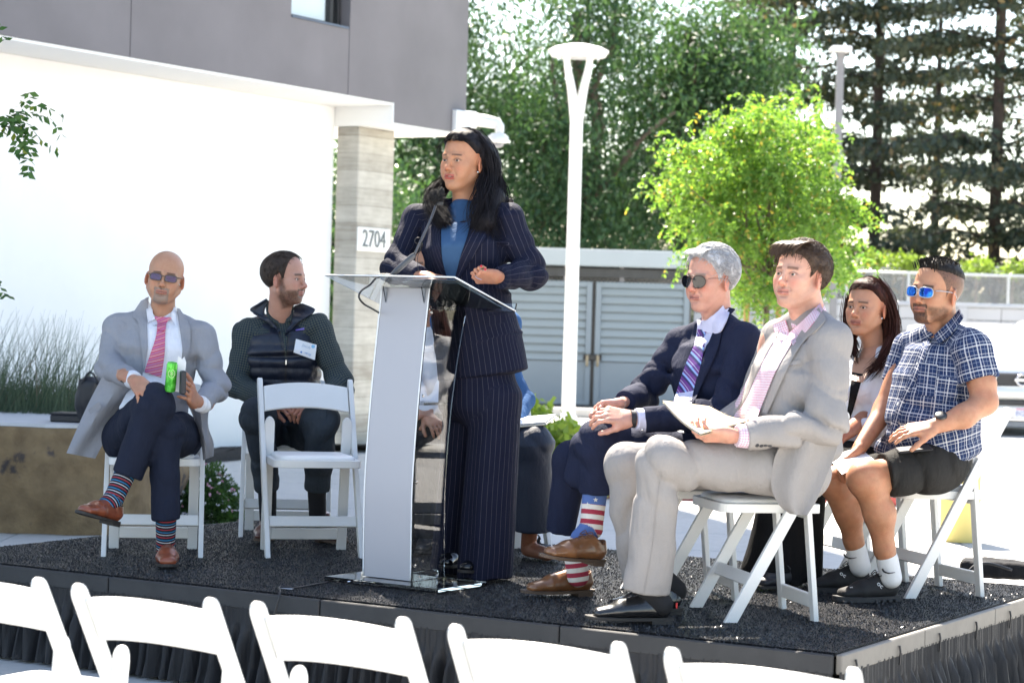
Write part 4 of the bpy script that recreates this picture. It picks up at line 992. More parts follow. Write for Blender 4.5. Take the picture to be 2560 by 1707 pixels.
for px in (2115, 2270, 2520): b_ = MB(); b_.tube([(fx(px), FD + .05, zt2 + .05), (fx(px), FD + .05, z1 + .03)], .03, 10); b_.build('post', m_wire, cf, smooth=True, auto=40)
for z_ in (z0, z1): b_ = MB(); b_.tube([(fx(1990), FD + .04, z_), (fx(2640), FD + .04, z_)], .026, 8); b_.build('rail', m_wire, cf, smooth=True)
for z_ in (z1 + .18, z1 + .26): b_ = MB(); b_.tube([(fx(1990), FD + 4, z_), (fx(2660), FD + 4, z_)], .012, 5); b_.build('wire', m_wire, cf)
# chain link piece seen left of the speaker
cf2 = thing('chain_link_fence', 'short chain link fence between the concrete column and the speaker', 'fence', (-1.6, 33, 0)); chain('mesh', (-2.2, 33, 0), (-.9, 33, 0), .1, W(990, 622, 33)[2], m_wire, cf2, .07, .005)
b_ = MB(); b_.tube([(-2.2, 33, W(990, 620, 33)[2]), (-.9, 33, W(990, 620, 33)[2])], .03, 8); b_.build('rail', m_wire, cf2)
# ---- kerb, red kerb paint, low hedge strip
b_ = MB(); b_.box((6, 33.9, .07), (16, .12, .07), bev=.02); kb = b_.build('kerb', m_conc, None); kb['kind'] = 'structure'
q = G(1535, 1250, 0); b_ = MB(); b_.box((q[0] + 1.0, q[1] + .3, .06), (1.4, .12, .06), bev=.02); k2 = b_.build('kerb', plain('red_kerb_paint', (.55, .10, .08), .7, .1), None); k2['kind'] = 'structure'
# ---- planting bed with mulch, along the building
m_mulch = plain('mulch', (.030, .026, .024), 1, .4, 40, 1.0, 60)
def mound(name, pts, h, mat, n=40, lump=.04, seed=1):
    pts = np.array(pts, float); c = pts.mean(0); ring = crs(np.concatenate([pts, pts[:1]]), n); rr = np.random.default_rng(seed); g = []
    for k, t in enumerate(np.linspace(1, 0, 7)): g.append(np.array([[*(c + (p - c) * t), .004 + h * (1 - t ** 2.5) + (lump * rr.uniform(-.5, .5) if 0 < k else 0)] for p in ring]))
    return sheet(name, np.array(g), mat)
bed = mound('planting_bed', [G(440, 1165, 0)[:2], G(600, 1150, 0)[:2], G(780, 1132, 0)[:2], G(905, 1122, 0)[:2], B(aS + 1.5, .2, 0)[:2], B(aS - 1, OB + .02, 0)[:2], B(2.5, OB + .02, 0)[:2], B(1.2, OB + .1, 0)[:2]], .10, m_mulch); bed['kind'] = 'structure'
lm_fl = leaf_mat('bush_leaf', (.04, .09, .03), (.09, .17, .05), .35, .5)
m_pet = plain('white_petal', (.75, .70, .72), .6, .05, 5, 0); m_pet2 = plain('pink_petal', (.60, .30, .38), .6, .05, 5, 0)
def flower_bush(label, c, rx, ry, rz, n, nf, seed, ls=.028):
    rr = np.random.default_rng(seed); t = thing('flowering_bush', label, 'bush', c, 'flowering bushes'); c = V3(c)
    d = rr.normal(size=(n, 3)); d /= np.linalg.norm(d, axis=1, keepdims=True); d[:, 2] = np.abs(d[:, 2]); P = c + d * V3([rx, ry, rz]) * (rr.uniform(.2, 1, n) ** .4)[:, None] * (1 + .22 * vnoise(d * 3.1, seed))[:, None]
    leaves('foliage', P, ls, lm_fl, t, .45, .1, seed)
    mb = MB()
    for i in range(40): e = P[i]; mb.tube([c, lerp(c, e, .5) + V3([0, 0, .02]), e], [.005, .003, .0015], 4)
    mb.build('stem', m_bark, t)
    for nm, mt, k in (('white_flower', m_pet, nf), ('pink_flower', m_pet2, nf // 2)):
        dd = rr.normal(size=(k, 3)); dd /= np.linalg.norm(dd, axis=1, keepdims=True); dd[:, 2] = np.abs(dd[:, 2]); Q = c + dd * V3([rx, ry, rz]) * 1.06; o = leaves(nm, np.repeat(Q, 5, 0), .017, mt, t, .8, -.3, seed + 5); o['kind'] = 'stuff'
q = G(505, 1300, 0); flower_bush('round flowering bush on the paving behind the bald man', q, .27, .3, .37, 15000, 150, 71)
q = G(575, 1120, 0); flower_bush('small flowering plant on dark mulch left of the vest man', (q[0], q[1], .08), .3, .3, .15, 2500, 50, 72)
q = G(870, 1105, 0); flower_bush('small flowering plant on mulch at the foot of the column', (q[0], q[1], .08), .45, .3, .22, 3500, 80, 73)
# yellow green shrub behind the crossed legs
q = G(1375, 1215, 0); sb_ = thing('shrub', 'sunlit yellow green shrub with a bare stem behind the grey haired man', 'shrub', q); mb = MB(); P = []
rr = np.random.default_rng(8)
for (x, y) in ((1330, 1040), (1350, 1075), (1380, 1060), (1415, 1085), (1425, 1120), (1395, 1150), (1350, 1160), (1330, 1120), (1300, 1030), (1345, 1200)):
    e = W(x, y, q[1] + rr.uniform(-.3, .3)); limb(mb, q + Z * .1, e, .016, .004, 5, .1, x); P.append(e + rr.normal(size=(95, 3)) * V3([.09, .12, .07]))
mb.build('stem', m_bark, sb_); leaves('foliage', np.concatenate(P), .085, leaf_mat('shrub_leaf', (.20, .32, .05), (.36, .48, .12), .5, .5), sb_, .75, .1, 15)
lmg = leaf_mat('ground_leaf', (.16, .24, .06), (.34, .40, .16), .4, .5)
P = np.concatenate([G(x, y, 0) + rr.normal(size=(60, 3)) * V3([.25, .35, .05]) + Z * .06 for x, y in zip(rr.uniform(1270, 1520, 46), rr.uniform(1175, 1240, 46))]); P[:, 2] = np.abs(P[:, 2]); leaves('ground_cover', P, .07, lmg, None, .6, .1, 16, kind='stuff')
# ---- brown rock block with pale sawn top, grasses, black case
m_rock, nt, b = M_('sandstone'); co = geo_co(nt); n1 = noise(nt, co, 1.6, 6); n2 = noise(nt, co, 7, 8); n3 = noise(nt, co, 45, 4)
c = ramp(nt, n2, [(.3, (.14, .092, .048)), (.7, (.25, .17, .09))]); mask = ramp(nt, mth(nt, 'ADD', mth(nt, 'MULTIPLY', n1, .8), mth(nt, 'MULTIPLY', n2, .2)), [(.525, 0.0), (.55, 1.0)]); c = mixc(nt, mask, c, ramp(nt, n2, [(.35, (.030, .022, .020)), (.7, (.085, .066, .058))]))
nt.links.new(c, b.inputs['Base Color']); b.inputs['Roughness'].default_value = .95; bump(nt, b, mth(nt, 'ADD', n2, mth(nt, 'MULTIPLY', n3, .5)), .6, .03)
RKZ = G(150, 1335, 0); rk = thing('stone_block', 'rough brown sandstone block with a pale flat top behind the bald man', 'stone', RKZ)
ht = .70; fp = [G(-150, 1325, 0), G(45, 1335, 0), G(190, 1338, 0), G(345, 1330, 0)]; back = [fp[-1] + V3([.12, .9, 0]), fp[-1] + V3([-.2, 1.5, 0]), fp[0] + V3([-.1, 1.5, 0])]
ring = crs(np.array([p[:2] for p in fp + back + [fp[0]]]), 90); g = []
for k, t in enumerate(np.linspace(0, 1, 26)):
    z = ht * t; row = []
    for i, p in enumerate(ring):
        c0 = ring.mean(0); d = p - c0; L = np.linalg.norm(d); nn_ = d / L; P3 = V3([p[0], p[1], z]); off = .07 * float(vnoise(P3 * 3.0, 4)) + .035 * float(vnoise(P3 * 8, 5)) + .03 * math.sin(t * 3) - (.02 if k == 25 else 0)
        if i == 89: row.append(row[0]); continue
        row.append(V3([*(p + nn_ * off), z + (.01 * float(vnoise(P3 * 5, 6)) if 0 < k < 25 else 0)]))
    g.append(row)
o = sheet('block', np.array(g), m_rock, rk); top_ring = np.array(g[-1])[:-1]
m_cap = plain('pale_stone_top', (.50, .50, .50), .8, .06, 4, .3, 60)
b_ = MB(); ct = top_ring.mean(0); b_.add([tuple(ct + (p - ct) * 1.0 + Z * .002) for p in top_ring] + [tuple(ct + (p - ct) * .995 + Z * .022) for p in top_ring], [tuple(range(89, 178)), *[(i, (i + 1) % 89, 89 + (i + 1) % 89, 89 + i) for i in range(89)]]); b_.build('top_slab', m_cap, rk)
gr = thing('tall_grass', 'large clump of fine grey green grass behind the stone block', 'grass', G(110, 1270, 0)); rr = np.random.default_rng(77); vs = []; fs = []; uvs = []
for i in range(5000):
    x = rr.uniform(-160, 262); d = rr.uniform(15.9, 16.9); base = V3([W(x, 1000, d)[0], d, 0.35 + .1 * rr.random()]); lean = rr.normal() * .18 + .10; L = rr.uniform(.32, .64) * (1.8 if rr.random() < .12 else 1.0); L *= 1 - .35 * min(1, max(0, x - 150) / 130)
    up_ = nrm(V3([lean, rr.normal() * .2, 1])); c1 = base + up_ * L * .5; c2 = base + up_ * L + V3([lean * .35, 0, -.06]) * L; w = rr.uniform(.0018, .0035); s_ = V3([w, w * .4, 0]); o_ = len(vs)
    vs += [base - s_, base + s_, c1 + s_ * .8, c1 - s_ * .8, c2 + s_ * .2, c2 - s_ * .2]; fs += [(o_, o_ + 1, o_ + 2, o_ + 3), (o_ + 3, o_ + 2, o_ + 4, o_ + 5)]; h_ = rr.random(); uvs += [(h_, rr.random())] * 6
lm_gr = leaf_mat('grass_blade', (.035, .060, .038), (.10, .14, .085), .25, .6, (.16, .12, .09)); o = link('blade', np_mesh('blade', vs, fs, uv=np.array(uvs), smooth=False), lm_gr, gr); o['kind'] = 'stuff'
# black long case and black bag on the stone
m_blk = plain('black_plastic', (.012, .013, .018), .5, .1, 20, .1)
q0, q1 = W(138, 1052, 15.0), W(245, 1056, 14.9); b_ = MB(); bc_ = thing('instrument_case', 'slim black case lying on the pale top of the stone block', 'case', (q0 + q1) / 2 * V3([1, 1, 0]) + Z * (ht + .022))
zc = ht + .024; b_.bar(V3([q0[0], 15.0, zc + .024]), V3([q1[0] + .1, 14.95, zc + .024]), .24, .048, (0, 1, 0), .008); b_.build('case_body', m_blk, bc_)
b_ = MB(); b_.bar(V3([q0[0] - .004, 15.0, zc + .054]), V3([q1[0] + .1, 14.95, zc + .054]), .235, .012, (0, 1, 0), .004); b_.build('case_lid', m_blk, bc_)
qb = W(228, 1015, 14.6); bg_ = thing('black_bag', 'black fur covered microphone bag behind the bald man chair', 'bag', (qb[0], 14.6, zc))
garment('bag_body', [EL((qb[0], 14.62, zc + .15), (.11, .09, .15)), EL((qb[0] - .02, 14.6, zc + .26), (.07, .07, .06), k=.04)], .012, m_blk, bg_, wrinkle(.012, 30)); b_ = MB(); b_.tube(crs([(qb[0] - .06, 14.56, zc + .27), (qb[0], 14.53, zc + .35), (qb[0] + .06, 14.56, zc + .27)], 9), .008, 6); b_.build('strap', m_blk, bg_)
# ---- white pickup / SUV
# ---- white sport utility vehicle, front towards the camera
m_car = plain('white_car_paint', (.78, .78, .78), .25, .02, 1, 0, Coat_Weight=.6)
m_tyre = plain('tyre', (.02, .02, .02), .9); m_chrome = plain('chrome', (.6, .6, .62), .18, .02, 5, 0, metal=1.0); m_black = plain('black_trim', (.02, .02, .022), .5)
VD = 31.9; vo = V3([W(2553, 900, VD)[0], VD, 0]); vh = thing('parked_car', 'white sport utility vehicle parked facing the camera at the right edge', 'car', vo)
vz = lambda py: W(2553, py, VD)[2]; 
def vbox(name, x, y, z, h, mat, bev=.03, par=None, X=(1, 0, 0), Y=(0, 1, 0), Zx=(0, 0, 1)): b_ = MB(); b_.box(vo + V3([x, y, z]), h, X, Y, Zx, bev); return b_.build(name, mat, par or vh)
hw = .93
prof = [(-.05, .42), (-.06, .70), (-.02, vz(938) - .0), (.02, vz(925)), (.35, vz(897)), (1.05, vz(886)), (1.75, vz(842)), (2.1, vz(822)), (3.2, vz(815)), (4.5, vz(822)), (4.6, 1.0), (4.6, .42)]
nx = 9; g = []
for (y, z) in prof:
    row = []
    for i in range(nx):
        u = -1 + 2 * i / (nx - 1); cab = max(0, min(1, (z - 1.12) / .6)); w_ = hw * (1 - .16 * cab); row.append(vo + V3([u * w_, y + .10 * u * u * (1 if y < 1 else 0), z - .035 * abs(u) ** 3 * (z > .8)]))
    g.append(row)
sheet('body_shell', np.array(g), m_car, vh, thick=.03)
for sg in (-1, 1):
    poly = [(y, z) for (y, z) in prof] + [(-.05, .42)]
    b_ = MB(); v = [vo + V3([sg * (hw * (1 - .16 * max(0, min(1, (z - 1.12) / .6))) + .002), y + .10 * (y < 1), z]) for y, z in prof]; b_.add(v, [tuple(range(len(v)))]); b_.build('side_panel', m_car, vh)
m_ws, nt, b = M_('windscreen'); b.inputs['Base Color'].default_value = (.30, .38, .42, 1); b.inputs['Roughness'].default_value = .05; b.inputs['Specular IOR Level'].default_value = 1
ws = []
for t in (0, 1):
    y = 1.10 + .62 * t; z = vz(884) + (vz(846) - vz(884)) * t; ws.append([vo + V3([u * (hw * (.90 - .08 * t)), y + .02 - .03 + .06 * u * u, z + .02]) for u in np.linspace(-1, 1, 9)])
sheet('windscreen', np.array(ws), m_ws, vh, thick=.006)
vbox('grille', .0, -.075, (vz(933) + vz(966)) / 2, (.40, .03, (vz(933) - vz(966)) / 2), m_black, .02)
for sg in (-1, 1):
    vbox('grille_bar', sg * .40, -.095, (vz(930) + vz(966)) / 2, (.035, .02, .11), m_chrome, .01, None, (math.cos(.25), 0, sg * math.sin(.25)), (0, 1, 0), (-sg * math.sin(.25), 0, math.cos(.25)))
    hl = vbox('headlight', sg * .66, -.03, (vz(934) + vz(960)) / 2, (.18, .05, .085), m_ws, .03); vbox('lamp_unit', sg * .66, -.065, (vz(934) + vz(960)) / 2, (.13, .02, .06), plain('lamp_dark', (.08, .08, .09), .2), .02, hl)
    vbox('mirror', sg * 1.03, 1.0, 1.18, (.10, .08, .08), m_car, .03)
    w_ = MB(); w_.lathe([(0, -.12), (.20, -.12), (.22, -.10), (.36, -.12), (.375, -.08), (.375, .08), (.36, .12), (0, .12)], vo + V3([sg * .80, .75, .375]), 28, (1, 0, 0)); wh = w_.build('wheel', m_tyre, vh, smooth=True, auto=30)
    w_ = MB(); w_.lathe([(0, -.13), (.20, -.125), (.0, -.125)], vo + V3([sg * .80, .75, .375]), 20, (sg, 0, 0)); w_.build('rim', m_chrome, wh)
    w_ = MB(); w_.tube(crs([vo + V3([sg * .70, 1.9, vz(822)]), vo + V3([sg * .70, 2.1, vz(808)]), vo + V3([sg * .70, 3.2, vz(806)]), vo + V3([sg * .70, 3.5, vz(820)])], 12), .03, 8); w_.build('roof_rail', m_car, vh, smooth=True)
vbox('bumper', 0, -.10, (vz(968) + vz(1002)) / 2, (.90, .08, .07), m_car, .05); vbox('lower_bumper', 0, -.10, vz(1030), (.90, .08, .10), m_car, .04); vbox('air_intake', 0, -.14, (vz(1000) + vz(1012)) / 2, (.62, .05, .04), m_black, .02)
vbox('skid_plate', 0, -.05, vz(1060), (.70, .06, .05), plain('grey_plastic', (.25, .26, .28), .6), .02); vbox('underside', 0, 2.2, .36, (.85, 2.2, .10), m_black, .02)
pz = (vz(1018) + vz(1044)) / 2; npl = vbox('number_plate', .02, -.19, pz, (.155, .008, .078), plain('plate_white', (.75, .74, .75), .5, .02), .006)
text('plate_text', '8VZ208', vo + V3([.02, -.20, pz - .01]), (1, 0, 0), (0, 0, 1), .10, plain('plate_blue', (.12, .16, .40), .5), npl, .003, (.75, 1)); vbox('plate_band', .02, -.2, pz + .055, (.12, .002, .010), plain('plate_red', (.5, .15, .25), .5), 0, npl)
# round badge with a cross bar
b_ = MB(); bc0 = vo + V3([0, -.125, (vz(935) + vz(964)) / 2]); b_.tube([bc0 + V3([math.cos(a) * .085, 0, math.sin(a) * .075]) for a in np.linspace(0, 2 * math.pi, 25)], .014, 8); b_.box(bc0 - V3([0, .005, 0]), (.115, .012, .022), bev=.008); b_.build('badge', m_chrome, vh, smooth=True, auto=40)

# ============================================================ STAGE
C0 = V3([1.132, 7.627, 0]); SWD, SDP = 4.27, 2.44
def S(u, v, z=FLOOR): return C0 - U * u + VV * v + Z * z         # u: from the right front corner to the left, v: to the back
m_carp, nt, b = M_('black_carpet'); co = geo_co(nt); v1 = N(nt, 'ShaderNodeTexVoronoi', {'Vector': co, 'Scale': 210.0}); n1 = noise(nt, co, 130, 4, .7); n2 = noise(nt, co, 3, 4)
wn_ = N(nt, 'ShaderNodeTexWhiteNoise', {'Vector': v1.outputs['Position']})
gl = ramp(nt, wn_.outputs[0], [(.52, (.005, .005, .007)), (.80, (.013, .014, .018)), (.97, (.13, .14, .17))]); nt.links.new(mixc(nt, mth(nt, 'MULTIPLY', n2, .45), gl, (.012, .012, .014)), b.inputs['Base Color'])  # dark speckle; the palest cells paint sun glints into the pile colour
b.inputs['Roughness'].default_value = .38; b.inputs['Specular IOR Level'].default_value = .22; bump(nt, b, mth(nt, 'ADD', n1, mth(nt, 'MULTIPLY', v1.outputs['Distance'], 1.0)), 1.0, .022)
m_edge = plain('stage_edge_dark', (.030, .030, .031), .7, .15, 12, .2); m_edge2 = plain('stage_edge_sunlit', (.17, .155, .135), .6, .1, 12, .2)  # paler copy for the right side has sunlight put into its colour
st_ = thing('stage_platform', 'low black carpeted stage with pleated black skirt', 'stage', S(SWD / 2, SDP / 2, 0))
n_ = 90; g = np.array([[S(-.0 + SWD * i / n_, SDP * j / 50, FLOOR + .0015 * float(vnoise(S(SWD * i / n_, SDP * j / 50) * 9, 3)) - .001) for j in range(51)] for i in range(n_ + 1)]); sheet('carpet', g, m_carp, st_, thick=-.012 if np.cross(g[1, 0] - g[0, 0], g[0, 1] - g[0, 0])[2] < 0 else .012)
rr = np.random.default_rng(2); vs = []; fs = []
for i in range(110000):
    u_, v_ = rr.uniform(.0, 4.26), (rr.random() ** 1.0) * 2.42; p = S(u_, v_, FLOOR - .001); a = rr.uniform(0, 6.28); dx = V3([math.cos(a), math.sin(a), 0]) * .0022; h_ = rr.uniform(.003, .008); o_ = len(vs); vs += [p - dx, p + dx, p + Z * h_ + V3([rr.normal() * .003, rr.normal() * .003, 0])]; fs.append((o_, o_ + 1, o_ + 2))
m_pile = plain('carpet_pile', (.020, .021, .026), .36, .8, 260, 0, spec=.6); o = link('carpet_pile', np_mesh('carpet_pile', vs, fs, smooth=False), m_pile, st_); o['kind'] = 'stuff'
# aluminium edge pieces with joints
def edge_run(a, b, n, mat, out):
    a, b = V3(a), V3(b)
    for i in range(n):
        p, q = lerp(a, b, i / n), lerp(a, b, (i + 1) / n); d = nrm(q - p); b_ = MB(); b_.box((p + q) / 2 - Z * .042 + out * .012, (np.linalg.norm(q - p) / 2 - .003, .012, .034), d, np.cross(Z, d), Z, .004); b_.build('edge_strip', mat, st_)
edge_run(S(SWD, 0), S(0, 0), 4, m_edge, -VV); edge_run(S(0, 0), S(0, SDP), 3, m_edge2, U); edge_run(S(SWD, SDP), S(SWD, 0), 2, m_edge, -U); edge_run(S(0, SDP), S(SWD, SDP), 4, m_edge, VV)
b_ = MB(); b_.box((S(0, 0) + S(SWD, SDP)) / 2 * V3([1, 1, 0]) + Z * .19, (SWD / 2 - .05, SDP / 2 - .05, .17), U, VV, Z); b_.build('frame_block', plain('stage_frame', (.02, .02, .02), .9), st_)
m_skirt = cloth('skirt_cloth', (.016, .016, .018), .6, wv=.2, spec=.4)
def skirt(name, a, b, out, ple, seed):
    a, b = V3(a), V3(b); L = np.linalg.norm(b - a); n = int(L / .006); rr = np.random.default_rng(seed); ph = np.cumsum(rr.uniform(.6, 1.4, n)) * .006 / ple * 2 * math.pi; g = []
    m = 26; off2 = rr.uniform(0, 6)
    for j in range(m + 1):
        t = j / m; z = (FLOOR - .078) * (1 - t) + .012; row = []
        for i in range(n + 1):
            s = i / n; p = lerp(a, b, s); f_ = ph[min(i, n - 1)]
            if t < .22: w_ = .004 * math.sin(f_ * 2.4) + .002 * math.sin(f_ * 7)
            else: k = min(1, (t - .22) / .25); w_ = (.004 * math.sin(f_ * 2.4)) * (1 - k) + k * (.026 * math.sin(f_ * .30 + .8 * math.sin(t * 3 + s * 9)) + .014 * math.sin(f_ * .13 + 2 + t * 1.5) + .006 * math.sin(f_ * .75 + t * 3))
            row.append(p + out * (.022 + w_ + .035 * t * t) + Z * (z - (0 if t > 0 else 0)))
        g.append(row)
    g = np.array(g); return sheet(name, g, m_skirt, st_)
skirt('skirt', S(SWD, 0, 0), S(0, 0, 0), -VV, .018, 1); skirt('skirt', S(0, 0, 0), S(0, SDP, 0), U, .018, 2)
for k in range(5): q = S(0, .12 + k * .42, FLOOR - .055); b_ = MB(); b_.tube([q + U * .028 + Z * .02, q + U * .032, q + U * .03 - Z * .05], .004, 5); b_.build('skirt_clip', m_blackm, st_)

# ============================================================ folding chairs
m_ch = plain('white_resin', (.72, .72, .705), .34, .03, 4, .10, 90); m_pad = plain('white_vinyl', (.80, .80, .79), .42, .02, 6, .25, 35); m_rivet = plain('rivet', (.62, .62, .62), .3, metal=.6)
def make_chair(label, group):
    t = thing('folding_chair', label, 'chair', (0, 0, 0), group)
    def P(x, y, z): return V3([x, y, z])
    top = [(-.225, .80), (.195, 0)]                      # (y, z) of the long rails
    for s in (-1, 1):
        b_ = MB(); a, c = P(s * .213, -.225, .765), P(s * .213, .195, 0.0); d = nrm(a - c); n = np.cross(d, P(1, 0, 0)); 
        pts = []; L = np.linalg.norm(a - c)
        prof = [(-.0225, 0.012), (-.0225, L)] + [(.0225 * -math.cos(k), L + .030 * math.sin(k)) for k in np.linspace(0, math.pi, 9)[1:-1]] + [(.0225, L), (.0225, -.012)]
        b_.prism(prof, P(1, 0, 0), c, n, d, .022); o = b_.build('long_rail', m_ch, t); md = o.modifiers.new('bevel', 'BEVEL'); md.width = .003; md.segments = 2; md.limit_method = 'ANGLE'; md.angle_limit = R(50)
        b_ = MB(); a, c = P(s * .180, -.092, .585), P(s * .178, -.150, 0.0); d = nrm(a - c); L = np.linalg.norm(a - c); n = np.cross(P(1, 0, 0), d)
        prof = [(-.0225, 0.0), (-.0225, L)] + [(.0225 * -math.cos(k), L + .036 * math.sin(k)) for k in np.linspace(0, math.pi, 9)[1:-1]] + [(.0225, L), (.0225, 0)]
        b_.prism(prof, n, c, P(1, 0, 0), d, .020); o = b_.build('short_leg', m_ch, t); md = o.modifiers.new('bevel', 'BEVEL'); md.width = .003; md.segments = 2; md.limit_method = 'ANGLE'; md.angle_limit = R(50)
        b_ = MB(); b_.lathe([(0, .003), (.006, .002), (.007, 0)], P(s * .2245, -.105, .545), 10, (s, 0, 0)); b_.build('rivet', m_rivet, t)
    # curved backrest panel
    g = []
    for x in np.linspace(-1, 1, 17):
        ar = .018 * (1 - x * x); yb = -.034 * (1 - x * x); row = []
        for z0 in (0.0, .5, 1.0):
            z = .637 + .113 * z0 + ar; yr = -.225 + .42 * (.765 - z) / .765; row.append(P(x * .201, yr + yb - .0, z))
        g.append(row)
    g = np.array(g); o = sheet('backrest', g, m_ch, t, thick=.016); md = o.modifiers.new('bevel', 'BEVEL'); md.width = .004; md.segments = 2; md.limit_method = 'ANGLE'; md.angle_limit = R(50)
    # seat frame with a rounded outline and a vinyl pad
    def rrect(w0, w1, y0, y1, r, n=7):
        pts = []
        for (cx, cy, a0) in ((w1 - r, y1 - r, 0), (-w1 + r, y1 - r, 90), (-w0 + r * .3, y0 + r * .3, 180), (w0 - r * .3, y0 + r * .3, 270)):
            rad = r if a0 < 180 else r * .3
            for k in range(n): a = R(a0 + 90 * k / (n - 1)); pts.append((cx + rad * math.cos(a), cy + rad * math.sin(a)))
        return pts
    b_ = MB(); b_.prism(rrect(.196, .200, -.155, .235, .045), P(0, 0, 1), P(0, 0, .424), P(1, 0, 0), P(0, 1, 0), .034); o = b_.build('seat_frame', m_ch, t); md = o.modifiers.new('bevel', 'BEVEL'); md.width = .003; md.segments = 2; md.limit_method = 'ANGLE'; md.angle_limit = R(50)
    rp = rrect(.170, .178, -.13, .212, .05); m = len(rp); cc = np.mean(rp, 0); b_ = MB(); rings = [(1.0, 0), (1.0, .006), (.97, .013), (.90, .018), (.5, .021)]; v = []
    for sc_r, z in rings: v += [(cc[0] + (p[0] - cc[0]) * sc_r, cc[1] + (p[1] - cc[1]) * sc_r, .4415 + z) for p in rp]
    f = [tuple((len(rings) - 1) * m + k for k in range(m))]
    for k in range(len(rings) - 1): f += [(k * m + i, k * m + (i + 1) % m, (k + 1) * m + (i + 1) % m, (k + 1) * m + i) for i in range(m)]
    b_.add(v, f); b_.build('seat_pad', m_pad, t, smooth=True)
    def ry(z): return -.225 + .42 * (.765 - z) / .765
    b_ = MB(); b_.bar(P(-.201, ry(.155), .155), P(.201, ry(.155), .155), .05, .018, (0, -.4, .9)); b_.build('front_stretcher', m_ch, t)
    b_ = MB(); b_.bar(P(-.156, -.143, .075), P(.156, -.143, .075), .052, .018, (0, 0, 1)); b_.build('rear_stretcher', m_ch, t)
    b_ = MB(); b_.bar(P(-.168, -.112, .40), P(.168, -.112, .40), .03, .018, (0, 0, 1)); b_.build('seat_stretcher', m_ch, t)
    return t
def face_rz(d): return math.atan2(-d[0], d[1])            # chair front is local +Y
chair0 = make_chair('white folding chair under the bald man in the grey jacket', 'white folding chairs on the stage'); first = [True]
def place_chair(c, face, label, group='white folding chairs on the stage', z=FLOOR):
    t = chair0 if first[0] else copy_tree(chair0); first[0] = False
    t.location = (c[0], c[1], z); t.rotation_euler = (0, 0, face_rz(face)); t['label'] = label; t['group'] = group; return t
def feet_c(front_mid, face): f_ = nrm([*face[:2], 0]); return V3(front_mid) - f_ * .195
fc1 = nrm([.148, -.989, 0]); place_chair(feet_c((G(250, 1390) + G(510, 1393)) / 2, fc1), fc1, 'white folding chair under the bald man in the grey jacket')
fc2 = nrm([.24, -.97, 0]); place_chair(feet_c((G(674, 1394) + G(898, 1394)) / 2, fc2), fc2, 'empty white folding chair between the bald man and the lectern')
fc3 = nrm([.10, -.99, 0]); ch3 = place_chair(W(712, 1300, 11.15), fc3, 'white folding chair under the man in the puffer vest')
fc4 = nrm([-.2, -.97, 0]); place_chair(W(1092, 1300, 10.85), fc4, 'white folding chair of the woman seen through the clear side of the lectern')
fc5 = nrm([.35, -.94, 0]); place_chair(W(1235, 1300, 10.55), fc5, 'white folding chair behind the speaker in the pinstripe suit')
cF = nrm([-.975, -.22, 0]); cGS = feet_c((G(1838, 1555) + G(1726, 1519)) / 2, cF); place_chair(cGS, cF, 'white folding chair under the man in the light grey suit')
cGH = cGS + nrm([-.22, .975, 0]) * .56 + V3([-.12, 0, 0]); place_chair(cGH, cF, 'white folding chair under the grey haired man with the purple tie')
cF9 = nrm([-.955, -.30, 0]); cPL = feet_c((G(2250, 1500) + G(2180, 1460)) / 2, cF9); place_chair(cPL, cF9, 'white folding chair under the man in the plaid shirt')
cWW = cPL + nrm([-.30, .955, 0]) * .50 + V3([-.08, 0, 0]); place_chair(cWW, cF9, 'white folding chair under the woman in the white cardigan')
gA = 'white folding chairs of the audience'
rowp = [(G(-55, 1428, .79), G(100, 1445, .79)), (G(175, 1460, .79), G(555, 1496, .79)), (G(625, 1502, .79), G(1035, 1548, .79)), (G(1122, 1556, .79), G(1573, 1614, .79)), (G(1662, 1616, .79), G(2160, 1676, .79))]
labs = ['audience chair cut off by the left edge below the stage', 'second audience chair from the left, wholly below the bald man', 'third audience chair from the left, below the empty stage chair and lectern', 'fourth audience chair from the left, below the speaker and brown shoes', 'rightmost audience chair, below the stage corner and black shoes']
drow = nrm([*(rowp[4][1] - rowp[1][0])[:2], 0]); frow = nrm([-drow[1], drow[0], 0])
for (a, c), lab in zip(rowp, labs):
    m_ = (a + c) / 2
    if lab == labs[0]: m_ = c - drow * .213
    place_chair(m_ * V3([1, 1, 0]) + frow * .225, frow, lab, gA, 0)
# second row, only the tops show at the bottom edge
q = G(70, 1685, .80); place_chair(q * V3([1, 1, 0]) - drow * .05 + frow * .225, frow, 'audience chair of the nearer row, only its back top shows bottom left', gA, 0)

# ============================================================ LECTERN
m_acr, nt, b = M_('clear_acrylic'); b.inputs['Base Color'].default_value = (.96, .98, .99, 1); b.inputs['Transmission Weight'].default_value = 1.0; b.inputs['Roughness'].default_value = .01; b.inputs['IOR'].default_value = 1.49; b.inputs['Specular IOR Level'].default_value = .5
m_frost, nt, b = M_('frosted_acrylic'); b.inputs['Base Color'].default_value = (.43, .43, .465, 1); b.inputs['Roughness'].default_value = .38; b.inputs['Transmission Weight'].default_value = .10; b.inputs['Specular IOR Level'].default_value = .5
co = geo_co(nt); mp = N(nt, 'ShaderNodeMapping', {0: co}); mp.inputs['Scale'].default_value = (60, 60, .8); bump(nt, b, noise(nt, mp.outputs[0], 1, 3), .03, .002)
m_edgea = plain('acrylic_edge', (.75, .78, .80), .15, .02, 5, 0); m_screw = plain('steel_screw', (.6, .6, .6), .25, metal=1)
pA = nrm([.829, -.559, 0]); pB = V3([-pA[1], pA[0], 0]); p1 = G(909, 1457); p1 = V3([p1[0], p1[1], 0]); HP = 1.225
lec = thing('lectern', 'clear acrylic lectern with frosted curved front panel', 'lectern', p1 + pA * .13 + pB * .12 + Z * FLOOR)
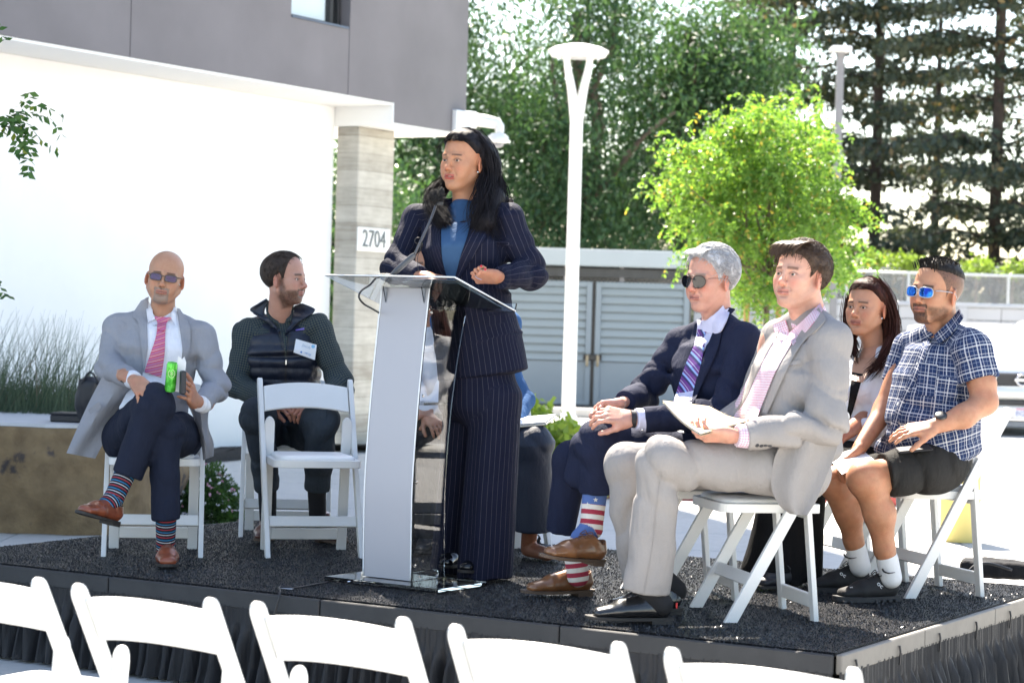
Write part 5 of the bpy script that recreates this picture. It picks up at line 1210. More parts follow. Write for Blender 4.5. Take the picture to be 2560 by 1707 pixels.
def L_(a, b_, z): return p1 + pA * a + pB * b_ + Z * (FLOOR + z)
b_ = MB(); pc = (G(808, 1456) + G(1097, 1489)) / 2; pl_c = pc * V3([1, 1, 0]) + pB * .17; b_.box(pl_c + Z * (FLOOR + .0185), (.288, .17, .009), pA, pB, Z, .002); o = b_.build('base_plate', m_acr, lec)
def prof_b(z): return .085 * (max(0, z - .36) / .865) ** 1.5 + .008 * (1 - z / .36 if z < .36 else 0)
def rear_b(z): return .225 + prof_b(z) * .62 + .085 * (z / HP) ** 3 - .012 * math.sin(z / HP * math.pi)
PW = .236
zsn = np.linspace(.030, HP, 34)
g = np.array([[L_(PW * k / 6, prof_b(z), z) for k in range(7)] for z in zsn]); sheet('front_panel', g, m_frost, lec, thick=.006)
for s, a0 in ((0, -.003), (1, PW + .003)):
    zz2 = np.linspace(.030, HP + .0, 34); gg = []
    for z in zz2:
        top_cut = HP if True else 0
        gg.append([L_(a0, prof_b(z) - .006 + (rear_b(z) - prof_b(z) + .006) * k / 5, min(z, HP - .11 * (k / 5))) for k in range(6)])
    sheet('side_panel', np.array(gg), m_acr, lec, thick=.006 if s else -.006)
    b_ = MB(); b_.tube([L_(a0 + (.003 if s else -.003) * 0, prof_b(z) - .008, z) for z in zz2], .0035, 6); b_.build('edge_glint', m_edgea, lec, smooth=True)
    b_ = MB()
    for z in (.09, .43, .78, 1.12): b_.lathe([(0, .006), (.006, .005), (.007, 0)], L_(a0 + (.004 if s else -.004), prof_b(z) + .014, z), 10, pA * (1 if s else -1))
    b_.build('screw', m_screw, lec)
b_ = MB(); zS = (782 - 1022) / -612 * -1; b_.box(L_(PW / 2, .15, .745), (PW / 2 - .006, .085, .005), pA, pB, Z, .001); b_.build('shelf', m_acr, lec)
b_ = MB(); 
for k in range(2): b_.lathe([(0, .004), (.008, .003), (.009, 0)], L_(PW + .004, .06 + .12 * k, .045), 10, pA)
b_.box(L_(PW - .012, .11, .045), (.010, .085, .016), pA, pB, Z, .002); b_.build('bracket', m_acr, lec)
# sloping reading top with lip
TA0, TA1 = L_(-.205, 0, 0), L_(.455, 0, 0)
tl = W(820, 691, 9.33); 
ta0, ta1 = -.195, .460; tb0, tb1 = -.062, .378; tz0, tz1 = 1.262, 1.135
def TP(a, t, up=0): bb_ = tb0 + (tb1 - tb0) * t; return L_(a, bb_, tz0 + (tz1 - tz0) * t + up)
b_ = MB(); tc = (TP(ta0, 0) + TP(ta1, 1)) / 2; ty = nrm(TP(0, 1) - TP(0, 0)); tn = nrm(np.cross(pA, ty)); b_.box(tc, ((ta1 - ta0) / 2, np.linalg.norm(TP(0, 1) - TP(0, 0)) / 2, .005), pA, ty, tn, .0015); b_.build('reading_top', m_acr, lec)
b_ = MB(); b_.box(TP((ta0 + ta1) / 2, 1) + tn * .017, ((ta1 - ta0) / 2, .004, .016), pA, ty, tn, .0015); b_.build('lip', m_acr, lec)
b_ = MB()
for (p_, q_) in ((TP(ta0, 0), TP(ta1, 0)), (TP(ta1, 0), TP(ta1, 1)), (TP(ta0, 0), TP(ta0, 1)), (TP(ta0, 1), TP(ta1, 1))): b_.tube([p_, q_], .0035, 6)
b_.build('edge_glint', m_edgea, lec, smooth=True)
for a_ in (.02, PW - .02):
    b_ = MB(); b_.add([tuple(L_(a_, prof_b(1.1) + .02, 1.10)), tuple(TP(a_, .25, -.008)), tuple(TP(a_, .80, -.008)), tuple(L_(a_ + .005, prof_b(1.1) + .02, 1.10)), tuple(TP(a_ + .005, .25, -.008)), tuple(TP(a_ + .005, .80, -.008))], [(0, 1, 2), (3, 5, 4), (0, 3, 4, 1), (1, 4, 5, 2), (2, 5, 3, 0)]); b_.build('gusset', m_acr, lec)
# papers on the reading top
m_paper = plain('white_paper', (.80, .80, .80), .8, .02, 6, .05); m_paperg = plain('grey_green_folder', (.30, .38, .38), .8, .05, 6, .1)
fo = thing('folder', 'grey green folder of papers on the right half of the lectern top', 'folder', TP(.30, .5, .01)); 
b_ = MB(); b_.box(TP(.285, .55, .0075), (.14, .17, .002), pA, ty, tn, .001); b_.build('cover', m_paperg, fo)
for k in range(3): ang = .05 * k - .04; b_ = MB(); b_.box(TP(.28 + .01 * k, .52 - .03 * k, .0105 + .0016 * k), (.125, .155, .0006), pA * math.cos(ang) + ty * math.sin(ang), ty * math.cos(ang) - pA * math.sin(ang), tn); b_.build('sheet', m_paper, fo)
# gooseneck microphone with a fluffy windscreen, and cable
mic = thing('microphone', 'black gooseneck microphone with fluffy windscreen on the lectern', 'microphone', W(1000, 690, 9.12))
md_ = 9.16
b_ = MB(); b_.lathe([(0, .012), (.03, .012), (.036, .006), (.038, 0), (0, 0)], TP(.10, .12, .006), 20, tn); b_.build('mount', m_blackm, mic, smooth=True, auto=40)
mb0 = TP(.10, .12, .014); mb1 = W(1037, 636, 9.12)
b_ = MB(); b_.tube([mb0, lerp(mb0, mb1, .15), lerp(mb0, mb1, .3), lerp(mb0, mb1, .9), mb1], [.009, .010, .0125, .0125, .009], 14); b_.build('handle', plain('mic_grey', (.06, .065, .075), .4), mic, smooth=True, auto=50)
neck_ = crs([mb1, W(1052, 602, 9.13), W(1072, 560, 9.15), W(1085, 527, 9.17), W(1092, 505, 9.18)], 24); b_ = MB(); b_.tube(neck_, .0055, 8); b_.build('gooseneck', plain('gooseneck_grey', (.10, .10, .11), .35, metal=.5), mic, smooth=True)
wc = W(1090, 494, 9.17); garment('windscreen', [EL(wc, (.025, .022, .022)), EL(W(1104, 481, 9.16), (.013, .012, .020), k=.01)], .0025, plain('foam', (.010, .010, .011), 1, .3, 200, .8, 400), mic, wrinkle(.0025, 160, seed=5))
rr = np.random.default_rng(6); pth = []
for i in range(420): d = rr.normal(size=3); d /= np.linalg.norm(d); p = wc + d * V3([.024, .021, .021]); pth.append([p, p + d * .005 + rr.normal(size=3) * .003, p + d * .010 + rr.normal(size=3) * .006])
strands('fur', pth, .0007, plain('fur_black', (.012, .011, .011), .8), mic, 3)
b_ = MB(); b_.box(W(1100, 509, 9.165), (.013, .009, .008), bev=.002); b_.build('clip', m_blackm, mic)
b_ = MB(); b_.tube(crs([W(1092, 505, 9.16), W(1080, 545, 9.14), W(1062, 590, 9.12), W(1052, 608, 9.11), W(1043, 610, 9.11), W(1036, 602, 9.11), W(1042, 594, 9.11), W(1052, 598, 9.11), W(1050, 625, 9.11), W(1044, 645, 9.1), W(1046, 680, 9.1)], 50), .0013, 5); b_.build('thin_lead', m_blackm, mic, smooth=True)
cb = thing('cable', 'black microphone cable looping under the left of the lectern top', 'cable', W(950, 700, 9.2))
b_ = MB(); b_.tube(crs([W(985, 690, 9.14), W(962, 686, 9.14), W(945, 690, 9.13), W(925, 712, 9.12), W(905, 725, 9.10), W(897, 742, 9.08), W(910, 760, 9.1), W(933, 773, 9.2), W(960, 790, 9.3)], 40), .0042, 8); b_.build('lead', m_blackm, cb, smooth=True)
cb2 = thing('cable', 'thin grey cable running from the lectern base over the stage edge', 'cable', G(690, 1470))
b_ = MB(); b_.tube(crs([G(830, 1452, FLOOR + .006), G(790, 1460, FLOOR + .006), G(735, 1469, FLOOR + .006), G(700, 1466, FLOOR + .010), S(SWD * .0 + 2.32, -.03, FLOOR + .004), S(2.325, -.045, FLOOR - .05), S(2.34, -.05, FLOOR - .12)], 30), .004, 6); b_.build('lead', m_blackm, cb2, smooth=True)
b_ = MB(); b_.box(G(715, 1470, FLOOR + .005), (.03, .012, .001), pA, pB, Z); b_.build('tape', plain('tape_silver', (.4, .42, .46), .3), cb2)
# black case with handle at the rear right of the stage
kc = thing('black_case', 'flat black padded case with a handle behind the plaid shirt man', 'case', G(2500, 1448)); 
q = G(2500, 1446); garment('case_body', [BX(q + V3([.14, .06, .035]), (.30, .10, .038), V3([.96, -.25, 0]), V3([.25, .96, 0]), .02, .01)], .009, cloth('case_fabric', (.016, .016, .018), .8), kc, wrinkle(.004, 12)); b_ = MB(); b_.tube(crs([W(2412, 1438, 9.9), W(2440, 1412, 9.9), W(2475, 1408, 9.9), W(2530, 1424, 9.9)], 14), .007, 6); b_.build('handle', m_blk, kc, smooth=True)
# pale yellow barrel on the paving behind
yq = G(2398, 1352, 0); yb = thing('yellow_barrel', 'pale yellow barrel standing on bright paving behind the plaid shirt man', 'barrel', yq)
lathe_o([(0, 0), (.13, 0), (.14, .02), (.14, .28), (.148, .30), (.14, .32), (.14, .62), (.13, .66), (0, .66)], yq, plain('yellow_plastic', (.72, .58, .20), .6, .03, 5, 0), 'drum', yb)

# ============================================================ locust tree whose branch hangs in at the left
tb = V3([-3.35, 11.6, 0]); lt = thing('locust_tree', 'locust tree left of the picture with one leafy branch hanging in', 'tree', tb); mb = MB(); limb(mb, tb, tb + Z * 4.6, .07, .03, 8, .03, 2)
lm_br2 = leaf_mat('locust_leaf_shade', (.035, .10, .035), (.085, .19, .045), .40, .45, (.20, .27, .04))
br = [W(-260, 150, 11.4), W(-120, 210, 11.1), W(-10, 305, 11.0), W(30, 320, 11.0)]; mb.tube(crs(br, 16), list(np.linspace(.02, .003, 16)), 6)
st = []
def frond(pts, d=11.0): st.append([W(x, y, d + random.uniform(-.06, .06)) for x, y in pts])
frond([(10, 318), (60, 262), (75, 236), (72, 232)]); frond([(40, 300), (75, 268), (110, 268), (160, 290)]); frond([(45, 285), (90, 285), (130, 300), (152, 335)]); frond([(55, 300), (85, 330), (110, 355), (140, 372)]); frond([(60, 305), (75, 345), (75, 390), (66, 432)]); frond([(35, 320), (60, 340), (68, 380), (72, 430)]); frond([(30, 300), (20, 315), (5, 330), (-10, 340)]); frond([(20, 300), (35, 330), (45, 352), (40, 375)]); frond([(10, 300), (30, 285), (50, 280), (62, 265)]); frond([(40, 310), (60, 330), (65, 350), (55, 372)])
frond([(-60, 40), (-20, 60), (0, 85), (12, 100)])
frond([(-40, 640), (-10, 700), (10, 735), (18, 738)])
r2 = np.random.default_rng(33)
crn = thing  # unseen crown above the frame, placed to shade the left front chairs
for i in range(560):
    q = tb + V3([1.0, -.6, 4.9]) + r2.normal(size=3) * V3([1.0, 1.1, .45]); px_ = (q - CAM); 
    dd = nrm(V3([r2.normal(), r2.normal(), -.2])); st.append([q, q + dd * .12, q + dd * .25 - Z * .04, q + dd * .34 - Z * .12])
keep = []
for s_ in st[12:]:
    bad = False
    for p_ in s_:
        v_ = V3(p_) - CAM; dz = v_.dot(FWD); x_ = v_.dot(RIGHT) / dz * F + 1280; y_ = -v_.dot(UP) / dz * F + 853.5
        if x_ > -30 and y_ > -40: bad = True
    if not bad: keep.append(s_)
st = st[:12] + keep
for i in range(8): e = keep[i * 7][0]; limb(mb, tb + Z * 3.2, e, .03, .006, 5, .1, i)
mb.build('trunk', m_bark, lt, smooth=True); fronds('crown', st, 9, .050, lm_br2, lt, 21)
# ============================================================ PEOPLE
def FP(px, d, z=FLOOR):
    a = CAM + ray(px, 0) * d; b = CAM + ray(px, 1000) * d; t = (z - a[2]) / (b[2] - a[2]); return a + (b - a) * t
def torso(secs, k=.03, er=.35, sup=2.0, tagc=0):
    e = []; k = min(k, .016)
    for (c0, X0, w0, d0), (c1, X1, w1, d1) in zip(secs[:-1], secs[1:]): e.append(LO(c0, c1, (V3(X0) + V3(X1)) / 2, w0, d0, w1, d1, k, er=er, sup=sup, tagc=tagc, uvo=float(V3(c0)[2])))
    return e
def cut(end, inner, r, k=.0015, L=.10):
    d = nrm(V3(end) - V3(inner)); return BX(V3(end) + d * L / 2, (r, r, L / 2), nrm(np.cross(d, V3([.3, .2, .9]))), nrm(np.cross(d, np.cross(d, V3([.3, .2, .9])))), .001, k, 's')
def arm(sh, el, wr, r0, r1, r2, k=.03): return [RC(sh, el, r0, r1, k), RC(el, wr, r1 * 1.0, r2, .03)]
def glasses(f, parent, lens_m, rim_m, kind='rect', yo=.0, name='glasses', tip=-.0):
    g = tag(bpy.data.objects.new(name, None)); COL.objects.link(g); g.parent = parent; g.matrix_parent_inverse = Matrix.LocRotScale(parent.location, parent.rotation_euler, parent.scale).inverted()
    yy = .1035 + yo
    for i in (-1, 1):
        pts = []
        for k in range(26):
            a = 2 * math.pi * k / 26; ca, sa = math.cos(a), math.sin(a)
            if kind == 'rect': n = 4.0; rx, rz, cz = .0255, .0150, -.002
            elif kind == 'aviator': n = 2.3; rx, rz, cz = .0285, .0225, -.007
            else: n = 3.2; rx, rz, cz = .0285, .0185, -.003
            q = (abs(ca) ** n + abs(sa) ** n) ** (-1 / n); x, z = rx * ca * q, rz * sa * q
            if kind == 'aviator': x -= i * (-z) * .22 if z < 0 else 0
            x = i * .0335 + x; z += cz; wrap = .42 * max(0, abs(x) - .01) ** 1.5 * 2.2; pts.append(f.w(x, yy - wrap, z))
        c = np.mean(pts, 0); n_ = f.Y; b = MB(); m = len(pts); fr_ = [c + (p - c) * .96 + n_ * .0005 for p in pts]; bk = [p - n_ * .0022 for p in fr_]; mid = c + n_ * .0022
        b.add(fr_ + bk + [mid], [(k, (k + 1) % m, 2 * m) for k in range(m)] + [tuple(range(m, 2 * m))[::-1]] + [(k, m + k, m + (k + 1) % m, (k + 1) % m) for k in range(m)]); b.build('lens', lens_m, g, smooth=True, auto=50)
        b = MB(); b.tube(pts + [pts[0]], .0015 if kind == 'aviator' else .0022, 6, cap=False); b.build('rim', rim_m, g, smooth=True)
        b = MB(); b.tube([f.w(i * .061, yy - .024, .006), f.w(i * .071, yy - .045, .007), f.w(i * .081, .02, .006 + tip), f.w(i * .081, -.006, .002 + tip), f.w(i * .078, -.022, -.014)], [.0024, .0022, .0018, .0018, .0018] if kind != 'aviator' else .0011, 6); b.build('temple', rim_m, g, smooth=True)
    b = MB(); b.tube(crs([f.w(-.010, yy - .001, .001), f.w(0, yy + .003, .006), f.w(.010, yy - .001, .001)], 8), .002 if kind != 'aviator' else .0012, 6)
    if kind == 'aviator': b.tube(crs([f.w(-.020, yy - .002, .014), f.w(0, yy, .0145), f.w(.020, yy - .002, .014)], 8), .0012, 6)
    b.build('bridge', rim_m, g, smooth=True); return g
def watch(p, d, parent, mat, r=.026, flat=None):
    b = MB(); d = nrm(d); b.lathe([(r, -.010), (r + .003, -.009), (r + .003, .009), (r, .010)], p, 20, d); b.build('watch_strap', mat, parent, smooth=True, auto=40)
m_shirtw = cloth('white_shirt', (.74, .76, .82), .8, wv=.08, bs=.3, sheen=.1); m_btn_d = plain('dark_button', (.03, .03, .035), .4); m_btn_w = plain('white_button', (.75, .75, .73), .3)
m_sole_d = plain('dark_sole', (.030, .027, .025), .7); m_sole_b = plain('brown_sole', (.10, .065, .045), .7)

def inner(neck, chest, *limbs):
    e = [RC(neck, chest, .045, .085)]
    for l in limbs:
        p = V3(chest) + Z * .03
        for q in l: e.append(RC(p, q, .026, .026, .02)); p = q
    return e
# ------------------------------------------------------------ 1: bald man, grey jacket, crossed legs
def person1():
    t = thing('person', 'bald man in a light grey jacket and pink tie sitting with legs crossed', 'person', FP(380, 9.95))
    skin = (.50, .29, .19); D = 10.08
    f = Frame(W(413, 695, D), fdir(4, 1), sc=1.0, roll=.12); neck = W(404, 806, D + .04)
    body = Body(); body.zone(head_prims(f, neck, .056, wide=1.03, jaw=1.1, eyes=True, smile=1, chin=1.0), .0026, head_paint(f, skin, lips=(.45, .20, .16), brow=(.05, .035, .03), beard=((.27, .23, .20), 'goat'), browt=.004))
    h1, tp, hf = hand_prims(W(341, 950, 9.58), W(375, 1000, 9.46) - W(341, 950, 9.58), nrm(V3([.1, -.75, .65])), -1, curl=(.35, .32, .35, .42), spread=.13, thumb=(.65, .2, .2), fore=W(310, 938, 9.68), sc=1.02)
    body.zone(h1, .0026, hand_paint((.47, .26, .17)))
    h2, tp2, hf2 = hand_prims(W(489, 1006, 9.72), W(466, 962, 9.56) - W(489, 1006, 9.72), nrm(V3([.75, -.5, .1])), 1, curl=(.35, .4, .45, .5), spread=.06, thumb=(.9, .2, .2), fore=W(520, 1008, 9.8))
    body.zone(h2, .0026, hand_paint((.45, .24, .155)))
    body.zone(inner(neck, W(395, 900, D), (W(292, 822, D), W(278, 915, D - .1), W(310, 938, 9.68)), (W(500, 842, D), W(538, 962, D - .06), W(520, 1008, 9.8))), .012, hand_paint(skin)); body.build(t)
    make_eyes(f, t, f.Y - f.Z * .35, r=.0112)
    m_lens, nt, b = M_('violet_lens'); b.inputs['Base Color'].default_value = (.07, .035, .12, 1); b.inputs['Roughness'].default_value = .08; b.inputs['Alpha'].default_value = .80
    glasses(f, t, m_lens, plain('bronze_rim', (.07, .055, .045), .35), 'rect', tip=.004)
    mj = cloth('grey_jacket_a', (.27, .275, .30), .85, wv=.45, bs=.25); LX = nrm([1, .02, -.04])
    e = torso([(W(362, 1085, D + .02), LX, .185, .145), (W(378, 985, D), LX, .172, .130), (W(392, 880, D), LX, .188, .128), (W(398, 832, D + .02), LX, .165, .10)], .05)
    shl, shr = W(292, 818, D + .01), W(505, 838, D + .01)
    e += [RC(W(385, 792, D + .04), shl, .050, .056, .05), RC(W(420, 798, D + .04), shr, .050, .055, .05)]
    ell, elr = W(273, 918, D - .10), W(541, 968, D - .06); wl, wr_ = W(343, 953, 9.60), W(505, 1010, 9.76)
    e += arm(shl, ell, W(333, 949, 9.64), .060, .055, .043) + arm(shr, elr, wr_, .058, .054, .042)
    e += [cut(W(330, 948, 9.655), ell, .08), cut(W(503, 1011, 9.76), elr, .08)]
    _cb = collar_band(f, neck, .059, .030, m_shirtw, t)
    j = garment('jacket', e, .0058, mj, t, wrinkle(.003, 13, [(ell, .10, .007, (0.3, .2, 1), 75), (elr, .10, .008, (.2, .1, 1), 70), (W(300, 860, D - .06), .09, .006, (.5, 0, 1), 60), (W(500, 890, D - .06), .08, .006, (-.5, 0, 1), 60), (W(350, 960, D - .1), .1, .005, (0, 0, 1), 60)], 1))
    bv = bvh_of([j, _cb])
    # jacket tails spread over the chair sides
    def tail(A, Bp, d0, d1, nm, dd=.10):
        A, Bp = crs(A, 16), crs(Bp, 16); g = []
        for i in range(16): s = i / 15; g.append([W(*(A[i] * (1 - v) + Bp[i] * v), d0 + (d1 - d0) * s + dd * math.sin(v * math.pi) * (-.4) + .02 * math.sin(v * 7 + s * 4)) for v in np.linspace(0, 1, 9)])
        return sheet(nm, np.array(g), mj, t, thick=.006, uv=np.array([[(v * .2, s * .3) for v in range(9)] for s in range(16)]))
    tail([(262, 930), (225, 1000), (195, 1065), (166, 1132)], [(352, 960), (305, 1030), (268, 1090), (238, 1146)], 9.90, 9.98, 'jacket_tail')
    tail([(470, 1010), (490, 1060), (503, 1110), (508, 1150)], [(525, 1000), (520, 1060), (534, 1110), (534, 1140)], 9.95, 10.02, 'jacket_tail')
    pf = MB(); pf.prism([(0, 0), (.058, .012), (.062, -.012), (.045, -.024), (.002, -.018)], (0, 1, 0), W(220, 1025, 9.84), nrm(V3([1, 0, .55])), nrm(V3([-.55, 0, 1])), .004); pf.build('pocket_flap', mj, t)
    patch(bv, [(370, 765), (367, 830), (366, 880), (358, 925), (352, 958)], [(440, 768), (452, 830), (456, 880), (446, 930), (438, 965)], 'shirt', m_shirtw, t, off=.004, thick=.003, m=12)
    patch(bv, [(352, 752), (331, 788), (345, 805), (352, 860), (358, 925)], [(372, 742), (368, 800), (369, 850), (368, 880), (360, 930)], 'lapel', mj, t, off=.011, thick=.004, edge=.002)
    patch(bv, [(442, 770), (449, 820), (456, 870), (454, 910), (445, 945)], [(450, 772), (473, 812), (476, 850), (470, 890), (448, 945)], 'lapel', mj, t, off=.011, thick=.004, edge=.002)
    mt = cloth('pink_tie', (.50, .085, .16), .5, 'bands', wv=.1, bs=.1, slant=.55, spec=.5, bands=[(1, .026, .09, .1, (.72, .60, .55), .9), (1, .026, .12, .55, (.30, .22, .50), .7)])
    patch(bv, [(393, 812), (390, 840), (379, 875), (367, 910), (361, 930)], [(415, 812), (413, 840), (412, 875), (409, 905), (403, 944)], 'tie', mt, t, off=.013, thick=.004, curve=.004)
    patch(bv, [(378, 790), (392, 802), (393, 824)], [(434, 794), (418, 804), (414, 826)], 'tie_knot', mt, t, off=.019, thick=.006, curve=.006)
    for A, Bq in (([(364, 744), (366, 775), (370, 806)], [(380, 772), (383, 785), (388, 797)]), ([(440, 766), (439, 790), (441, 815)], [(428, 782), (428, 790), (430, 800)])): patch(bv, A, Bq, 'collar', m_shirtw, t, off=.022, thick=.004, smooth=4)
    patch(bv, [(322, 952), (332, 972)], [(329, 934), (345, 940)], 'shirt_cuff', m_shirtw, t, off=.003, n=6)
    cf = garment('shirt_cuff', [RC(W(330, 948, 9.66), W(337, 950, 9.61), .040, .036), cut(W(338, 951, 9.61), W(320, 945, 9.7), .07)], .004, m_shirtw, t); garment('shirt_cuff', [RC(W(508, 1010, 9.77), W(498, 1009, 9.74), .040, .036), cut(W(497, 1009, 9.74), W(515, 1010, 9.8), .07)], .004, m_shirtw, t)
    for k in range(4): button(bv, 302 + k * 3.6, 951 + k * 1.6, 'cuff_button', m_btn_d, t, .006)
    garment('shirt_front', [LO(W(378, 985, D - .12), W(395, 900, D - .10), LX, .07, .03, .06, .03), LO(W(350, 1030, 9.85), W(372, 975, 9.93), LX, .10, .05, .08, .04)], .006, m_shirtw, t, wrinkle(.003, 20))
    # trousers
    mtz = cloth('navy_chino', (.016, .020, .036), .8, wv=.25, bs=.3, sheen=.15)
    hl, hr = W(320, 1085, D - .02), W(450, 1092, D - .02); kn1, kn2 = W(388, 1010, 9.56), W(412, 1078, 9.62)
    an1, an2 = W(318, 1188, 9.55), W(415, 1300, 9.60)
    e = [LO(hl, hr, (0, 1, 0), .12, .10, .12, .10, .05), RC(hl, kn1, .105, .082, .05), RC(hr, kn2, .105, .078, .05), RC(kn1, an1, .080, .064, .03), RC(kn2, lerp(kn2, an2, .5), .074, .064, .03), RC(lerp(kn2, an2, .5), an2, .064, .063, .02), RC(W(300, 1100, D - .1), W(350, 1060, 9.75), .085, .085, .05)]
    e += [cut(lerp(kn1, an1, 1.0), kn1, .10), cut(an2, kn2, .09)]
    garment('trousers', e, .0058, mtz, t, wrinkle(.004, 9, [(kn1, .10, .006, (.6, 0, .6), 60), (kn2, .09, .006, (.3, 0, 1), 70), (hl, .14, .007, (.8, 0, .5), 50), (W(345, 1060, 9.7), .12, .006, (.7, .1, -.4), 60), (lerp(kn2, an2, .7), .12, .003, (1, 0, .2), 60)], 2))
    msock, nt, b = M_('striped_sock'); fv, u, v, w = fabsep(nt); col = mixc(nt, stripe(nt, v, .036, .09, .0), (.012, .012, .018), (.45, .03, .05)); col = mixc(nt, stripe(nt, v, .036, .08, .33), col, (.62, .62, .65)); col = mixc(nt, stripe(nt, v, .036, .10, .66), col, (.01, .20, .42)); nt.links.new(col, b.inputs['Base Color']); b.inputs['Roughness'].default_value = .9
    a1, b1 = W(312, 1185, 9.55), W(283, 1248, 9.50); a2, b2 = W(415, 1295, 9.60), W(414, 1370, 9.64)
    garment('sock', [RC(a1, b1, .046, .042), RC(b1, W(268, 1262, 9.47), .042, .040)], .004, msock, t); garment('sock', [RC(a2, b2, .045, .040)], .004, msock, t)
    mlo = plain('brown_loafer', (.215, .055, .025), .30, .25, 14, .12, Coat_Weight=.2)
    shn = nrm(a1 - b1); hd = W(212, 1290, 9.32) - W(290, 1310, 9.52); shoe('loafer', W(291, 1316, 9.54), hd, shn, .285, t, mlo, m_sole_d, 'loafer', hs=.95)
    shoe('loafer', FP(415, 9.72), FP(420, 9.42) - FP(415, 9.72), (0, 0, 1), .285, t, mlo, m_sole_d, 'loafer', hs=.95)
    # things held in his left hand
    c = thing('drink_can', 'slim green drink can held upright by the bald man', 'can', W(427, 978, 9.52)); ca = W(425, 978, 9.52); ct = W(431, 906, 9.50)
    b_ = MB(); ax = nrm(ct - ca); Lc = np.linalg.norm(ct - ca); b_.lathe([(0, 0), (.020, 0), (.0235, .008), (.0235, Lc - .01), (.020, Lc), (.019, Lc - .002), (0, Lc - .003)], ca, 24, ax)
    mc, nt, b = M_('green_can'); co = geo_co(nt); nt.links.new(ramp(nt, noise(nt, co, 45, 2), [(.47, (.05, .42, .03)), (.52, (.12, .62, .08))]), b.inputs['Base Color']); b.inputs['Roughness'].default_value = .25; b.inputs['Metallic'].default_value = .3; b_.build('can_body', mc, c, smooth=True, auto=40)
    b_ = MB(); cc = lerp(ca, ct, .62) + V3([.004, -.0245, 0]); b_.tube([cc + V3([math.cos(a) * .014, 0, math.sin(a) * .017]) for a in np.linspace(0, 2 * math.pi, 17)], .0014, 5)
    for a in np.linspace(0, math.pi, 5)[:-1]: b_.tube([cc - V3([math.cos(a) * .009, -.001, math.sin(a) * .011]), cc + V3([math.cos(a) * .009, -.001, math.sin(a) * .011])], .0010, 4)
    b_.build('fruit_print', plain('pale_green', (.55, .75, .35), .4), c)
    pp = thing('paper_stack', 'folded white papers held between the green can and black phone', 'papers', W(452, 980, 9.53))
    for k in range(5): b_ = MB(); b_.prism([(-.020 + .002 * k, 0), (.016, -.008), (.026 - .002 * k, .125 + .006 * k), (-.012, .150 - .008 * k)], nrm([.5, -1, 0]), W(449, 978, 9.54 + .004 * k), nrm([1, .5, 0]), Z, .0008); b_.build('sheet', m_paper, pp)
    ph = thing('mobile_phone', 'black mobile phone held by the bald man beside his papers', 'phone', W(458, 982, 9.50)); b_ = MB(); b_.box(W(457, 956, 9.50), (.011, .036, .050), nrm([1, .25, .05]), nrm([-.25, 1, 0]), nrm([0, 0, 1]), .005); b_.build('phone_body', m_blk, ph)
person1()

